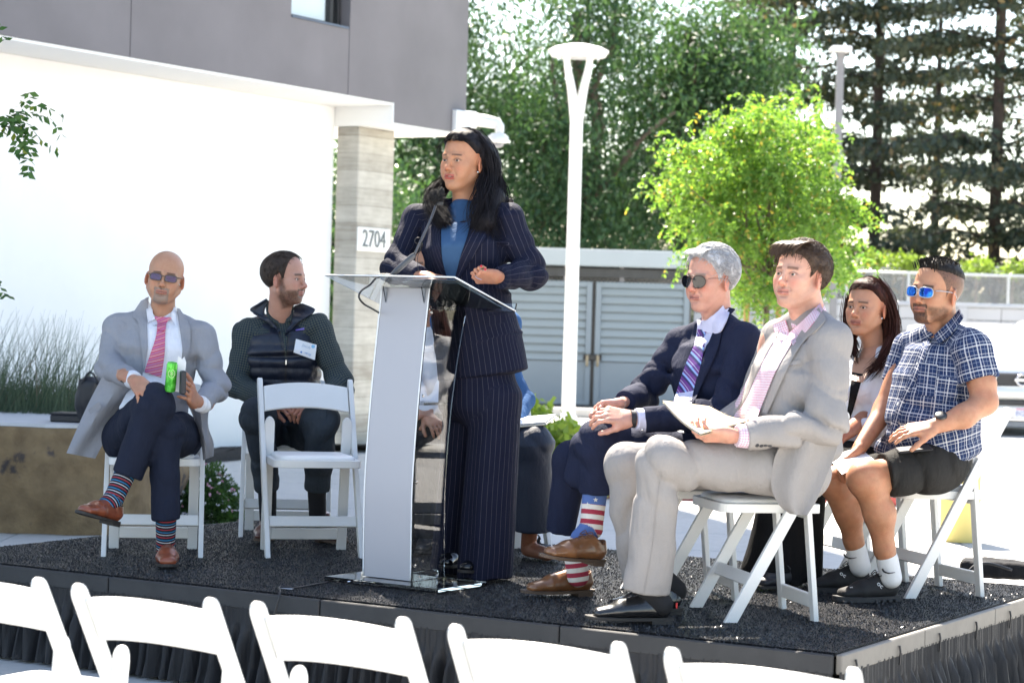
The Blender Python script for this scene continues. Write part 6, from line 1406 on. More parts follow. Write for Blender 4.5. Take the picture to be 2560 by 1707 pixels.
# ------------------------------------------------------------ 2: bearded man in a navy puffer vest
def person2():
    t = thing('person', 'bearded man in a navy puffer vest over a checked shirt looking right', 'person', FP(712, 11.0))
    skin = (.56, .33, .25); f = Frame(W(712, 698, 10.92), fdir(66, 1), sc=1.04); neck = W(698, 800, 11.0)
    def zb(y, ax): return np.interp(y, [-.12, -.07, -.035, -.012, .012, .03, .04, .055, .075], [-.085, -.075, -.045, -.005, .03, -.012, .030, .100, .125])
    msh = cloth('green_check_shirt', (.035, .05, .05), .85, 'plaid', wv=.2, bs=.3, bands=[(0, .012, .40, 0, (.10, .11, .09), .55), (1, .012, .40, 0, (.10, .11, .09), .55), (0, .012, .16, .3, (.008, .018, .05), .8), (1, .012, .16, .3, (.008, .018, .05), .8)])
    body = Body(); body.zone(head_prims(f, neck, .055, nose=1.35, jaw=1.02), .0026, head_paint(f, skin, lips=(.46, .20, .17), brow=(.06, .04, .03), beard=((.075, .042, .028), 'full')))
    h1, _, _ = hand_prims(W(684, 998, 10.70), W(735, 1022, 10.62) - W(684, 998, 10.70), nrm([.25, -.85, .45]), 1, curl=(.55, .6, .65, .7), spread=.05, thumb=(.5, .2, .3), fore=W(655, 992, 10.75), sc=1.02)
    h2, _, _ = hand_prims(W(782, 1000, 10.70), W(722, 1030, 10.60) - W(782, 1000, 10.70), nrm([-.30, -.80, .5]), -1, curl=(.6, .65, .7, .75), spread=.05, thumb=(.5, .3, .3), fore=W(812, 996, 10.75), sc=1.02)
    body.zone(h1, .0028, hand_paint((.54, .30, .23))); body.zone([*h2], .0028, hand_paint((.55, .31, .24))); body.zone(inner(neck, W(700, 900, 11.0), (W(618, 840, 11.0), W(594, 960, 10.94), W(655, 992, 10.75)), (W(793, 828, 11.0), W(848, 960, 10.94), W(812, 996, 10.75))), .012, hand_paint(skin)); body.build(t); make_eyes(f, t, f.Y, r=.0125)
    hair_cap(f, zb, .010, mat=hair_mat('dark_brown_hair', (.020, .013, .010), (.055, .036, .026), .6, .3), parent=t, groove=.0012, tex=(120, 60, 200), seed=3); short_hair(f, zb, 900, bpy.data.materials['dark_brown_hair'], t, .010, .022, seed=4)
    _cb = collar_band(f, neck, .057, .022, msh, t, notch=.022)
    LX = nrm([1, .05, .03]); D = 11.0
    shl, shr = W(618, 833, D), W(795, 820, D); ell, elr = W(592, 965, D - .06), W(852, 966, D - .06); wl, wr_ = W(664, 997, 10.74), W(800, 1000, 10.74)
    e = torso([(W(712, 1090, D + .15), LX, .165, .12), (W(708, 980, D + .06), LX, .165, .12), (W(702, 880, D), LX, .185, .118), (W(700, 838, D), LX, .15, .09)], .05) + [RC(W(690, 805, D + .03), shl, .05, .062, .05), RC(W(712, 800, D + .03), shr, .05, .06, .05)]
    e += arm(shl, ell, wl, .066, .060, .046) + arm(shr, elr, wr_, .066, .060, .046) + [cut(W(662, 996, 10.745), ell, .08), cut(W(802, 1000, 10.745), elr, .08)]
    j = garment('shirt', e, .0062, msh, t, wrinkle(.0035, 14, [(ell, .1, .008, (.2, 0, 1), 75), (elr, .1, .008, (-.2, 0, 1), 75), (shl, .1, .005, (.6, 0, 1), 60), (shr, .1, .005, (-.6, 0, 1), 60)], 4))
    mv = cloth('navy_puffer', (.010, .014, .028), .38, wv=.1, bs=.15, sheen=.1, spec=.5)
    ev = torso([(W(711, 1060, D + .12), LX, .185, .14), (W(708, 980, D + .06), LX, .183, .142), (W(702, 885, D), LX, .196, .136), (W(700, 845, D + .01), LX, .165, .115)], .05, .3) + [RC(W(686, 812, D + .03), W(634, 826, D + .01), .062, .058, .05), RC(W(716, 808, D + .03), W(780, 816, D + .01), .062, .058, .05)]
    def puff(P):
        z = P[:, 2]; q = (z + .03 * vnoise(P * 3, 2) * .5) / .056; s = np.abs(np.sin(q * math.pi)); return (-.009 * np.sqrt(s) + .005 + .0035 * vnoise(P * V3([45, 45, 12]), 4) * s).astype(np.float32)
    v = garment('vest', ev, .0058, mv, t, puff); bv = bvh_of([j, v, _cb])
    patch(bv, [(664, 756), (668, 790), (690, 820), (704, 860), (712, 897)], [(735, 762), (730, 795), (722, 820), (717, 860), (715, 897)], 'shirt_front', msh, t, off=.006, thick=.003, m=10)
    # standing collar wings
    patch(bv, [(668, 750), (645, 762), (624, 774), (642, 788), (668, 806), (690, 822)], [(672, 752), (662, 775), (664, 788), (676, 800), (688, 812), (698, 830)], 'vest_collar', mv, t, off=.020, thick=.010, n=26, edge=.004, smooth=5)
    patch(bv, [(756, 758), (784, 770), (786, 778), (758, 798), (736, 812), (716, 830)], [(736, 764), (734, 785), (730, 800), (728, 806), (722, 816), (712, 838)], 'vest_collar', mv, t, off=.020, thick=.010, n=26, edge=.004, smooth=5)
    for A, Bq in (([(664, 760), (672, 785), (680, 802)], [(680, 765), (690, 790), (700, 812)]), ([(736, 766), (733, 785), (730, 800)], [(722, 775), (716, 795), (712, 808)])): patch(bv, A, Bq, 'shirt_collar', msh, t, off=.016, thick=.004)
    patch(bv, [(695, 828), (705, 860), (712, 898)], [(699, 826), (709, 860), (715, 898)], 'zip', m_blackm, t, off=.010, thick=.003, m=3); patch(bv, [(722, 830), (719, 860), (716, 898)], [(726, 832), (722, 862), (719, 900)], 'zip', m_blackm, t, off=.010, thick=.003, m=3)
    patch(bv, [(712, 898), (712, 925), (711, 960)], [(717, 898), (717, 925), (716, 960)], 'zip', m_blackm, t, off=.007, thick=.003, m=3)
    b_ = MB(); p, n = on(bv, 715, 905); b_.box(p + n * .014, (.003, .004, .012), bev=.001); b_.build('zip_pull', m_screw, t)
    for x, y in ((690, 785), (677, 802), (731, 797), (707, 815), (711, 857)): button(bv, x, y, 'button', m_btn_w, t, .0055)
    patch(bv, [(739, 824), (739, 826)], [(760, 819), (761, 824)], 'chest_label', plain('violet_label', (.16, .12, .42), .6), t, off=.005, n=4, m=4, thick=.002)
    bdg = patch(bv, [(740, 847), (734, 881)], [(792, 862), (787, 900)], 'badge', plain('badge_white', (.78, .80, .82), .4, .02), None, off=.012, n=8, m=8, thick=.002, smooth=30); tag(bdg, 'white name badge with blue dot pinned to the navy vest', 'badge')
    bb = bvh_of([bdg]); p, n = on(bb, 783, 866); b_ = MB(); b_.lathe([(0, .001), (.009, .001), (.009, -.001)], p, 18, n); b_.build('blue_dot', plain('light_blue', (.20, .50, .75), .5), bdg)
    p, n = on(bb, 766, 866); X_ = nrm(W(792, 866, 10.8) - W(740, 851, 10.8)); X_ = nrm(X_ - n * X_.dot(n)); Y_ = np.cross(n, X_); tg = plain('badge_text', (.35, .45, .58), .5)
    text('badge_name', 'Jacob', p + n * .0012, X_, Y_, .020, tg, bdg, .0006); p, n = on(bb, 768, 883); text('badge_logo', 'mercy', p + n * .0012, X_, Y_, .016, plain('badge_blue', (.08, .28, .60), .5), bdg, .0006)
    p, n = on(bb, 753, 880); b_ = MB(); b_.lathe([(0, .001), (.005, .001), (.005, 0)], p, 10, n); b_.build('logo_mark', plain('logo_blue', (.05, .2, .55), .5), bdg)
    mt = cloth('slate_chino', (.035, .045, .058), .8, wv=.2, bs=.3, sheen=.15); hl, hr = W(678, 1092, D + .1), W(748, 1092, D + .1); k1, k2 = W(645, 1040, 10.58), W(802, 1048, 10.56); a1, a2 = W(668, 1222, 10.72), W(792, 1222, 10.70)
    e = [LO(hl, hr, (0, 1, 0), .12, .10, .12, .10, .05), RC(hl, k1, .10, .082, .05), RC(hr, k2, .10, .082, .05), RC(k1, a1, .078, .056, .03), RC(k2, a2, .078, .056, .03), RC(lerp(k1, a1, .88), a1, .064, .062, .004), RC(lerp(k2, a2, .88), a2, .064, .062, .004), cut(a1, k1, .09), cut(a2, k2, .09)]
    garment('trousers', e, .0065, mt, t, wrinkle(.004, 10, [(k1, .11, .006, (.6, 0, 1), 60), (k2, .11, .006, (-.6, 0, 1), 60), (lerp(k1, a1, .6), .15, .003, (0, 0, 1), 60), (lerp(k2, a2, .6), .15, .003, (0, 0, 1), 60), (W(712, 1070, 10.8), .12, .007, (1, 0, .3), 55)], 6))
    ms = plain('dark_rib_sock', (.012, .012, .016), .95); b1, b2 = W(670, 1300, 10.78), W(794, 1300, 10.76); garment('sock', [RC(a1, b1, .045, .04)], .006, ms, t); garment('sock', [RC(a2, b2, .045, .04)], .006, ms, t)
    mb_ = plain('brown_boot', (.09, .028, .020), .3, .2, 12, .1, Coat_Weight=.3)
    shoe('boot', FP(668, 10.86), FP(655, 10.6) - FP(668, 10.86), (0, 0, 1), .29, t, mb_, m_sole_b, 'boot', hs=1.0); shoe('boot', FP(797, 10.84), FP(843, 10.66) - FP(797, 10.84), (0, 0, 1), .29, t, mb_, m_sole_b, 'boot', hs=1.0)
    watch(W(807, 998, 10.75), W(807, 998, 10.75) - W(852, 966, 10.9), t, m_blackm, .033)
person2()
# ------------------------------------------------------------ 5: the speaker
def person5():
    t = thing('person', 'woman in a navy pinstripe suit with long black hair speaking at the lectern', 'person', FP(1180, 9.5))
    skin = (.52, .28, .17); D = 9.48; f = Frame(W(1162, 405, D), fdir(-38, 1), sc=1.075, roll=.03); neck = W(1160, 520, D + .02)
    body = Body(); body.zone(head_prims(f, neck, .050, wide=.98, jaw=.92, nose=.9, mouth=.005), .0024, head_paint(f, skin, lips=(.46, .105, .095), brow=(.045, .025, .018), browt=.0035, cheek=.5))
    h1, tp, hf = hand_prims(W(1246, 693, 9.20), nrm([-.95, -.25, -.02]), nrm([.15, -.72, -.68]), -1, curl=((1.1, 1.3, .8), (1.2, 1.35, .9), (1.25, 1.4, .9), (1.3, 1.4, .9)), spread=.02, thumb=(.35, .5, .5), fore=W(1270, 694, 9.25), sc=.93)
    body.zone(h1, .0024, hand_paint((.50, .26, .165)))
    h2, _, _ = hand_prims(W(1062, 690, 9.27), nrm([.9, -.35, -.12]), nrm([.1, -.25, .95]), 1, curl=(.2, .25, .3, .3), spread=.06, fore=W(1035, 688, 9.32), sc=.93)
    body.zone(h2, .003, hand_paint((.50, .26, .165))); body.zone([RC(neck, W(1160, 600, D), .045, .08), RC(W(1160, 600, D), W(1190, 960, D), .10, .10)], .014, hand_paint(skin)); body.build(t)
    make_eyes(f, t, nrm(f.Y * 1 - f.X * .12 + f.Z * .06), (.03, .014, .008), .0123)
    b_ = MB(); b_.box(f.w(0, .0865, -.0615), (.011 * 1.07, .002, .0035), f.X, f.Y, f.Z, .001); b_.build('teeth', plain('tooth', (.72, .68, .62), .3, .02), t)
    b_ = MB(); b_.lathe([(0, .003), (.003, .002), (.004, 0)], f.w(-.079, .012, -.040), 10, nrm(-f.X * .7 + f.Y * .7)); b_.build('earring', m_chrome, t)
    m_nail = plain('red_nail', (.55, .02, .03), .2, .02, 5, 0, Coat_Weight=.5)
    for (x, y, d) in ((1203, 665, 9.14), (1213, 673, 9.12)): b_ = MB(); b_.lathe([(0, .003), (.004, .002), (.0055, -.001)], W(x, y, d), 10, nrm([.1, -.8, .6])); b_.build('nail', m_nail, t)
    b_ = MB(); b_.tube([W(1188, 690, 9.14), W(1196, 697, 9.13), W(1204, 699, 9.13)], .0016, 6); b_.build('ring', m_chrome, t)
    # hair
    mh = hair_mat('black_hair', (.006, .005, .006), (.022, .019, .022), .38, .55)
    def zb(y, ax): return np.interp(y, [-.12, -.02, .0, .02, .04, .055, .068, .09], [-.16, -.12, .035, .030, .048, .066, .078, .088]) - .0 * ax
    e = [RC(f.w(-.055, -.045, .045), W(1222, 420, D + .03), .042, .045, .03), RC(W(1222, 420, D + .03), W(1232, 500, D + .0), .046, .052, .03), RC(W(1230, 495, D - .03), W(1212, 555, D - .13), .048, .040, .03), RC(W(1212, 555, D - .13), W(1190, 582, D - .14), .038, .014, .03),
         RC(W(1135, 430, D + .11), W(1104, 470, D + .08), .034, .028, .03), RC(W(1104, 470, D + .08), W(1088, 508, D + .04), .028, .030, .03), RC(W(1085, 500, D + .02), W(1108, 548, D - .09), .034, .020, .03), RC(W(1205, 400, D + .06), W(1180, 520, D + .12), .07, .08, .04), RC(W(1240, 500, D + .03), W(1278, 505, D + .02), .025, .012, .03)]
    hair_cap(f, zb, .013, mat=mh, parent=t, groove=.0016, tex=(230, 30, 55), seed=8, h=.0030, extra=e)
    TR = [[W(1228, 430, D), W(1243, 470, D - .01), W(1230, 520, D - .07), W(1216, 560, D - .14), W(1232, 580, D - .15)], [W(1240, 440, D + .02), W(1255, 480, D + .02), W(1246, 520, D), W(1262, 545, D - .04)], [W(1215, 440, D - .05), W(1204, 480, D - .09), W(1214, 530, D - .14), W(1192, 575, D - .16), W(1180, 590, D - .15)]]
    TL = [[W(1106, 462, D + .06), W(1082, 505, D - .02), W(1112, 558, D - .10)], [W(1102, 466, D + .07), W(1074, 490, D + .03), W(1092, 540, D - .05)]]
    long_hair(f, mh, t, (TR, TL), 1500, .0015, 14, .30)
    r = np.random.default_rng(4); P = []; rd = []
    def lock(pts, n, sp, rr_): 
        for _ in range(n):
            o = r.normal(size=3) * sp; o2 = r.normal(size=3) * sp * .8; P.append([W(x, y, D + d) + lerp(o, o2, i / len(pts)) * (1 + .3 * i) for i, (x, y, d) in enumerate(pts)]); rd.append(rr_ * .5 * r.uniform(.6, 1.3))
    lock([(1180, 335, -.02), (1218, 380, -.04), (1228, 440, -.04), (1222, 500, -.09), (1205, 570, -.15)], 60, .014, .0032)
    lock([(1190, 335, .0), (1232, 390, .0), (1243, 455, .0), (1246, 510, -.02), (1232, 560, -.10)], 50, .014, .0030)
    lock([(1225, 450, -.05), (1205, 500, -.13), (1185, 545, -.16), (1200, 585, -.16)], 34, .012, .0030)
    lock([(1112, 445, .08), (1094, 478, .04), (1083, 520, -.06), (1122, 560, -.11)], 42, .012, .0028)
    lock([(1104, 462, .06), (1086, 470, .04), (1072, 478, .02)], 16, .010, .0018); lock([(1236, 500, .0), (1262, 508, .0), (1282, 500, -.01)], 18, .010, .0022)
    lock([(1140, 332, -.1), (1102, 360, -.06), (1092, 385, -.05), (1096, 408, -.05)], 7, .004, .0016)
    lock([(1200, 470, -.1), (1180, 510, -.15), (1172, 540, -.15), (1178, 560, -.15)], 20, .010, .0022)
    strands('hair_lock', P, rd, mh, t)
    mj = cloth('navy_pinstripe', (.010, .012, .028), .75, 'pin', wv=.25, bs=.25, sheen=.25, period=.024, width=.05, c2=(.15, .14, .18))
    LX = nrm([.89, -.45, 0]); shl, shr = W(1042, 548, D + .12), W(1272, 548, D - .06)
    ell, elr = W(990, 668, D + .02), W(1328, 682, D - .06); wl, wr_ = W(1050, 690, 9.30), W(1250, 694, 9.22)
    e = torso([(W(1206, 935, D), LX, .205, .155), (W(1194, 850, D), LX, .195, .150), (W(1170, 740, D), LX, .178, .135), (W(1160, 620, D), LX, .188, .140), (W(1157, 565, D + .01), LX, .165, .105)], .05, .12)
    e += [RC(W(1140, 520, D + .06), shl, .048, .058, .05), RC(W(1178, 518, D + .02), shr, .048, .060, .05), EL(W(1125, 625, D - .10), (.075, .06, .075), k=.06), EL(W(1190, 625, D - .14), (.075, .06, .075), k=.06)]
    e += arm(shl, ell, wl, .060, .056, .046) + arm(shr, elr, wr_, .062, .060, .048) + [cut(W(1248, 694, 9.215), elr, .08), cut(W(1052, 690, 9.295), ell, .08)]
    e.append(BX(W(1235, 990, D - .02), (.45, .45, .05), nrm([1, -.35, .17]), nrm([.35, 1, 0]), .001, .002, 's'))
    j = garment('jacket', e, .0058, mj, t, wrinkle(.0035, 10, [(elr, .11, .009, (-.6, 0, 1), 70), (W(1290, 700, 9.3), .09, .007, (1, 0, .3), 80), (ell, .1, .007, (.4, 0, 1), 70), (W(1250, 620, D - .1), .10, .005, (1, 0, .5), 55), (W(1175, 740, D - .1), .12, .005, (.3, 0, 1), 50)], 3)); bv = bvh_of([j])
    mb_ = cloth('blue_top', (.035, .085, .175), .8, wv=.1, bs=.15)
    patch(bv, [(1128, 508), (1106, 545), (1103, 600), (1106, 650), (1118, 696)], [(1180, 512), (1184, 530), (1168, 590), (1150, 645), (1138, 696)], 'top', mb_, t, off=.006, thick=.003, m=12, smooth=6)
    garment('top_neck', [RC(W(1158, 528, D), W(1156, 590, D - .03), .060, .090, .03, flat=LX, fl=1.0)], .005, mb_, t)
    patch(bv, [(1178, 512), (1186, 540), (1166, 600), (1148, 655), (1136, 700)], [(1206, 515), (1232, 560), (1210, 600), (1178, 650), (1146, 700)], 'lapel', mj, t, off=.012, thick=.004, m=10, edge=.003, smooth=4)
    patch(bv, [(1104, 530), (1101, 580), (1102, 630), (1108, 665), (1120, 700)], [(1078, 530), (1052, 575), (1062, 625), (1082, 665), (1108, 700)], 'lapel', mj, t, off=.012, thick=.004, m=10, edge=.003, smooth=4)
    patch(bv, [(1212, 792), (1215, 816)], [(1262, 782), (1262, 806)], 'pocket_flap', mj, t, off=.004, thick=.003, n=6, smooth=8)
    patch(bv, [(1138, 700), (1142, 780), (1146, 880), (1152, 972)], [(1142, 700), (1147, 780), (1151, 880), (1157, 972)], 'front_edge', mj, t, off=.005, thick=.004, m=3)
    # wide trousers
    H1, H2 = W(1240, 985, D - .04), W(1155, 990, D + .08); 
    e = [LO(W(1190, 900, D), W(1192, 1010, D), LX, .165, .13, .175, .14, .06, er=.6)]
    e += [LO(H1, W(1212, 1450, D - .07), LX, .108, .108, .118, .12, .05, er=.5)]
    e += [LO(H2 + V3([.01, 0, 0]), W(1128, 1434, D + .14), LX, .082, .105, .078, .12, .012, er=.5)]
    def tr(P):
        x = (P - W(1208, 1300, D)) @ LX; return (.006 * np.sin(x * 55 + 2 * vnoise(P * V3([4, 4, 1.2]), 2)) * np.clip((W(0, 1000, D)[2] - P[:, 2]) / .5, .2, 1) + .003 * vnoise(P * 8, 3)).astype(np.float32)
    e.append(BX(FP(1190, D) + Z * (-.035), (.5, .5, .05), r=.001, k=.001, op='s'))
    garment('trousers', e, .0058, mj, t, tr)
    mh_ = plain('black_patent', (.008, .008, .010), .15)
    shoe('shoe', FP(1232, 9.50) + Z * .03, FP(1160, 9.30) - FP(1232, 9.50), (0, 0, 1), .26, t, mh_, m_sole_d, 'flat', w=.042); shoe('shoe', FP(1135, 9.68) + Z * .03, FP(1110, 9.42) - FP(1135, 9.68), (0, 0, 1), .26, t, mh_, m_sole_d, 'flat', w=.042)
    b_ = MB(); b_.lathe([(.022, .0), (.024, .03), (.03, .05)], FP(1224, 9.47), 12); b_.lathe([(.022, .0), (.024, .03), (.03, .05)], FP(1132, 9.62), 12); hl_ = b_.build('heel', mh_, t); hl_['kind'] = 'stuff'
person5()

# ------------------------------------------------------------ 6: grey haired man, navy jacket, purple tie
def person6():
    t = thing('person', 'grey haired man in aviator sunglasses and purple striped tie with hands clasped', 'person', FP(1640, 8.95))
    skin = (.64, .37, .29); D = 8.93; f = Frame(W(1779, 698, D), fdir(-50, -3), sc=1.075, roll=.03); neck = W(1793, 812, D + .02)
    def zb(y, ax): return np.interp(y, [-.12, -.07, -.035, -.012, .012, .028, .036, .055, .070, .085], [-.075, -.065, -.045, -.005, .03, -.012, .022, .055, .078, .088])
    body = Body(); body.zone(head_prims(f, neck, .057, nose=1.2, jaw=.98, chin=1.03, wide=.96), .0026, head_paint(f, skin, lips=(.50, .22, .19), brow=(.30, .24, .2), cheek=.7))
    h1, _, _ = hand_prims(W(1578, 1046, 8.60), nrm([-.96, -.22, .16]), nrm([-.12, -.70, .70]), -1, curl=((.45, .65, .4), (.5, .7, .4), (.55, .75, .4), (.6, .8, .4)), spread=.03, thumb=(.55, .25, .3), fore=W(1625, 1050, 8.62), sc=1.08)
    h2, _, _ = hand_prims(W(1552, 1010, 8.80), nrm([-.93, -.36, -.10]), nrm([-.5, .3, .8]), 1, curl=((.7, .9, .5), (.8, 1.0, .5), (.9, 1.0, .5), (.9, 1.0, .5)), spread=.06, thumb=(.5, .4, .4), fore=W(1592, 992, 9.02), sc=1.08)
    body.zone(h1, .0026, hand_paint((.63, .37, .29))); body.zone(h2, .0028, hand_paint((.63, .36, .28))); body.zone(inner(neck, W(1795, 900, D), (W(1862, 860, D - .14), W(1822, 1025, D - .26), W(1625, 1050, 8.62)), (W(1705, 866, D + .15), W(1614, 982, D + .13), W(1592, 992, 9.02))), .014, hand_paint(skin)); body.build(t)
    _cb = collar_band(f, neck, .058, .036, cloth('lilac_band', (.60, .60, .76), .75, wv=.05), t)
    m_lens = plain('black_lens', (.006, .007, .009), .06, .1, 4, 0, spec=.8); glasses(f, t, m_lens, plain('dark_wire', (.06, .05, .045), .3, metal=.7), 'aviator')
    hair_cap(f, zb, .013, mat=hair_mat('grey_hair', (.30, .30, .31), (.62, .62, .63), .5, .4), parent=t, groove=.0014, tex=(170, 40, 80), seed=12, wide=.96); short_hair(f, zb, 1500, hair_mat('grey_hair_dark', (.20, .20, .21), (.60, .60, .61)), t, .014, .035, .96, 5, .0013, fwd=.03)
    b_ = []; r = np.random.default_rng(3); P = []
    for i in range(60): x = r.uniform(-.045, .045); a = f.w(x, .05, .112 + r.uniform(-.004, .003)); P.append([a, f.w(x * 1.05, .078, .108), f.w(x * 1.1 + .006, .093 + r.uniform(0, .006), .094 + r.uniform(-.006, .004))])
    strands('fringe', P, .002, hair_mat('grey_hair_light', (.42, .42, .42), (.7, .7, .7)), t, 4)
    mj = cloth('navy_nailhead', (.014, .018, .040), .8, wv=.55, weave=420, bs=.25, sheen=.25); LX = nrm([.60, -.80, 0])
    shn, shf = W(1862, 852, D - .14), W(1702, 858, D + .15); eln, elf = W(1822, 1030, D - .28), W(1612, 982, D + .14); wn1, wf1 = W(1612, 1050, 8.62), W(1560, 1003, 8.86)
    e = torso([(W(1835, 1140, D), LX, .18, .155), (W(1800, 1040, D), LX, .175, .145), (W(1775, 920, D), LX, .192, .140), (W(1775, 872, D), LX, .165, .105)], .05)
    e += [RC(W(1800, 808, D), shn, .055, .064, .05), RC(W(1780, 815, D + .05), shf, .050, .056, .05)] + arm(shn, eln, wn1, .070, .064, .048) + arm(shf, elf, wf1, .062, .056, .044) + [cut(wn1, eln, .08), cut(wf1, elf, .08)]
    j = garment('jacket', e, .0058, mj, t, wrinkle(.0035, 11, [(eln, .13, .009, (.5, 0, 1), 65), (elf, .10, .009, (.3, .2, 1), 80), (W(1740, 1050, 8.6), .1, .006, (1, 0, .6), 60), (W(1660, 930, D + .1), .10, .007, (.5, 0, 1), 70), (W(1800, 940, D - .1), .10, .005, (-.4, 0, 1), 55)], 7)); bv = bvh_of([j, _cb])
    ms = cloth('lilac_shirt', (.60, .60, .76), .75, wv=.05, bs=.2, sheen=.1)
    patch(bv, [(1744, 806), (1738, 850), (1714, 920), (1694, 970), (1682, 1020)], [(1822, 770), (1790, 830), (1762, 870), (1742, 940), (1728, 1020)], 'shirt', ms, t, off=.006, thick=.003, m=12, smooth=5)
    mt = cloth('purple_tie', (.115, .03, .20), .45, 'bands', wv=.15, bs=.1, spec=.5, slant=-.75, bands=[(1, .052, .36, .12, (.02, .02, .10), .95), (1, .052, .20, .18, (.22, .36, .66), 1.0), (1, .052, .04, .42, (.6, .65, .8), 1.0)])
    patch(bv, [(1743, 838), (1737, 858), (1716, 905), (1697, 960), (1680, 1018)], [(1763, 832), (1760, 868), (1752, 910), (1738, 965), (1726, 1022)], 'tie', mt, t, off=.014, thick=.004, curve=.005, smooth=4)
    patch(bv, [(1744, 822), (1741, 842)], [(1765, 826), (1756, 846)], 'tie_knot', mt, t, off=.022, thick=.008, curve=.004, n=6)
    for A, Bq in (([(1742, 798), (1744, 815), (1752, 830)], [(1751, 800), (1752, 812), (1756, 822)]), ([(1821, 750), (1794, 778), (1770, 798), (1752, 812)], [(1827, 775), (1813, 806), (1794, 833), (1757, 828)])): patch(bv, A, Bq, 'collar', ms, t, off=.024, thick=.005, smooth=6)
    patch(bv, [(1822, 768), (1800, 800), (1780, 835), (1760, 890), (1740, 950), (1728, 1005)], [(1838, 772), (1812, 805), (1804, 830), (1795, 870), (1770, 930), (1732, 1010)], 'lapel', mj, t, off=.012, thick=.005, edge=.003, smooth=5)
    patch(bv, [(1735, 812), (1728, 840), (1712, 900), (1698, 950)], [(1742, 806), (1740, 840), (1722, 900), (1700, 950)], 'lapel', mj, t, off=.012, thick=.005, edge=.003, smooth=5)
    garment('shirt_cuff', [RC(W(1622, 1050, 8.625), W(1590, 1048, 8.608), .046, .043), cut(W(1588, 1048, 8.607), W(1640, 1050, 8.63), .08)], .004, ms, t); watch(W(1581, 1047, 8.60), W(1581, 1047, 8.6) - W(1640, 1050, 8.62), t, m_blackm, .031)
    b_ = MB(); b_.lathe([(0, .004), (.004, .003), (.005, 0)], W(1606, 1074, 8.575), 10, (0, -1, 0)); b_.build('cufflink', m_screw, t)
    for k in range(3): button(bv, 1645 + 8 * k, 1092 - k * .5, 'cuff_button', m_btn_d, t, .006)
    # trousers: near leg crossed on top
    hn, hf = W(1845, 1155, D - .10), W(1825, 1150, D + .12); kn, kf = W(1495, 1112, 8.72), W(1430, 1150, 8.95); an, af = W(1498, 1232, 8.74), W(1400, 1330, 9.0)
    e = [LO(hn, hf, (1, 0, 0), .11, .10, .11, .10, .05), RC(hn, kn, .10, .080, .05), RC(hf, kf, .10, .075, .05), RC(kn, an, .082, .074, .03), RC(kf, af, .070, .058, .03), RC(W(1640, 1130, 8.8), W(1500, 1110, 8.74), .088, .085, .04), cut(lerp(kn, an, 1.0), kn, .10), cut(af, kf, .085)]
    e.append(RC(W(1462, 1110, 8.78), W(1440, 1190, 8.80), .055, .050, .03))
    garment('trousers', e, .0058, mj, t, wrinkle(.0035, 9, [(kn, .13, .006, (.5, 0, 1), 55), (W(1570, 1120, 8.75), .12, .006, (1, 0, .2), 45)], 8))
    msk, nt, b = M_('flag_sock'); fv, u, v, w = fabsep(nt); vv = mth(nt, 'MULTIPLY', v, 1.0)
    red = stripe(nt, v, .0375, .5, .12); col = mixc(nt, red, (.66, .62, .56), (.33, .03, .055)); blue = mth(nt, 'LESS_THAN', v, .088); col = mixc(nt, blue, col, (.075, .135, .33)); nt.links.new(col, b.inputs['Base Color']); b.inputs['Roughness'].default_value = .95; bump(nt, b, noise(nt, geo_co(nt), 300, 2), .3, .002)
    s0, s1 = W(1490, 1205, 8.74), W(1478, 1320, 8.72)
    so = garment('sock', [RC(s0, s1, .050, .044), RC(s1, W(1450, 1345, 8.70), .044, .038)], .004, msk, t); garment('sock', [RC(W(1440, 1400, 8.93), W(1445, 1440, 8.93), .046, .044, uvo=.1)], .005, msk, t)
    bs = bvh_of([so])
    for (x, y) in ((1476, 1231), (1452, 1243), (1489, 1249), (1469, 1261)):
        p, n = on(bs, x, y)
        if p is None: continue
        X_ = nrm(RIGHT - n * RIGHT.dot(n)); Y_ = np.cross(n, X_); Y_ = Y_ if Y_[2] > 0 else -Y_; b_ = MB(); b_.prism([((.0105 if k % 2 == 0 else .0042) * math.sin(k * math.pi / 5), (.0105 if k % 2 == 0 else .0042) * math.cos(k * math.pi / 5)) for k in range(10)], n, p + n * .0008, X_, Y_, .0016); b_.build('star', plain('star_white', (.66, .63, .58), .9), so)
    mo = plain('tan_oxford', (.20, .085, .035), .28, .18, 12, .08, Coat_Weight=.3); ml = plain('brown_lace', (.12, .05, .03), .8)
    shoe('shoe', W(1505, 1412, 8.70), W(1345, 1402, 8.50) - W(1505, 1412, 8.70), nrm([.0, -.12, 1]), .315, t, mo, m_sole_b, 'oxford', lace_m=ml, w=.052)
    shoe('shoe', FP(1480, 9.02), FP(1285, 8.88) - FP(1480, 9.02), (0, 0, 1), .315, t, mo, m_sole_b, 'oxford', lace_m=ml, w=.052)
person6()
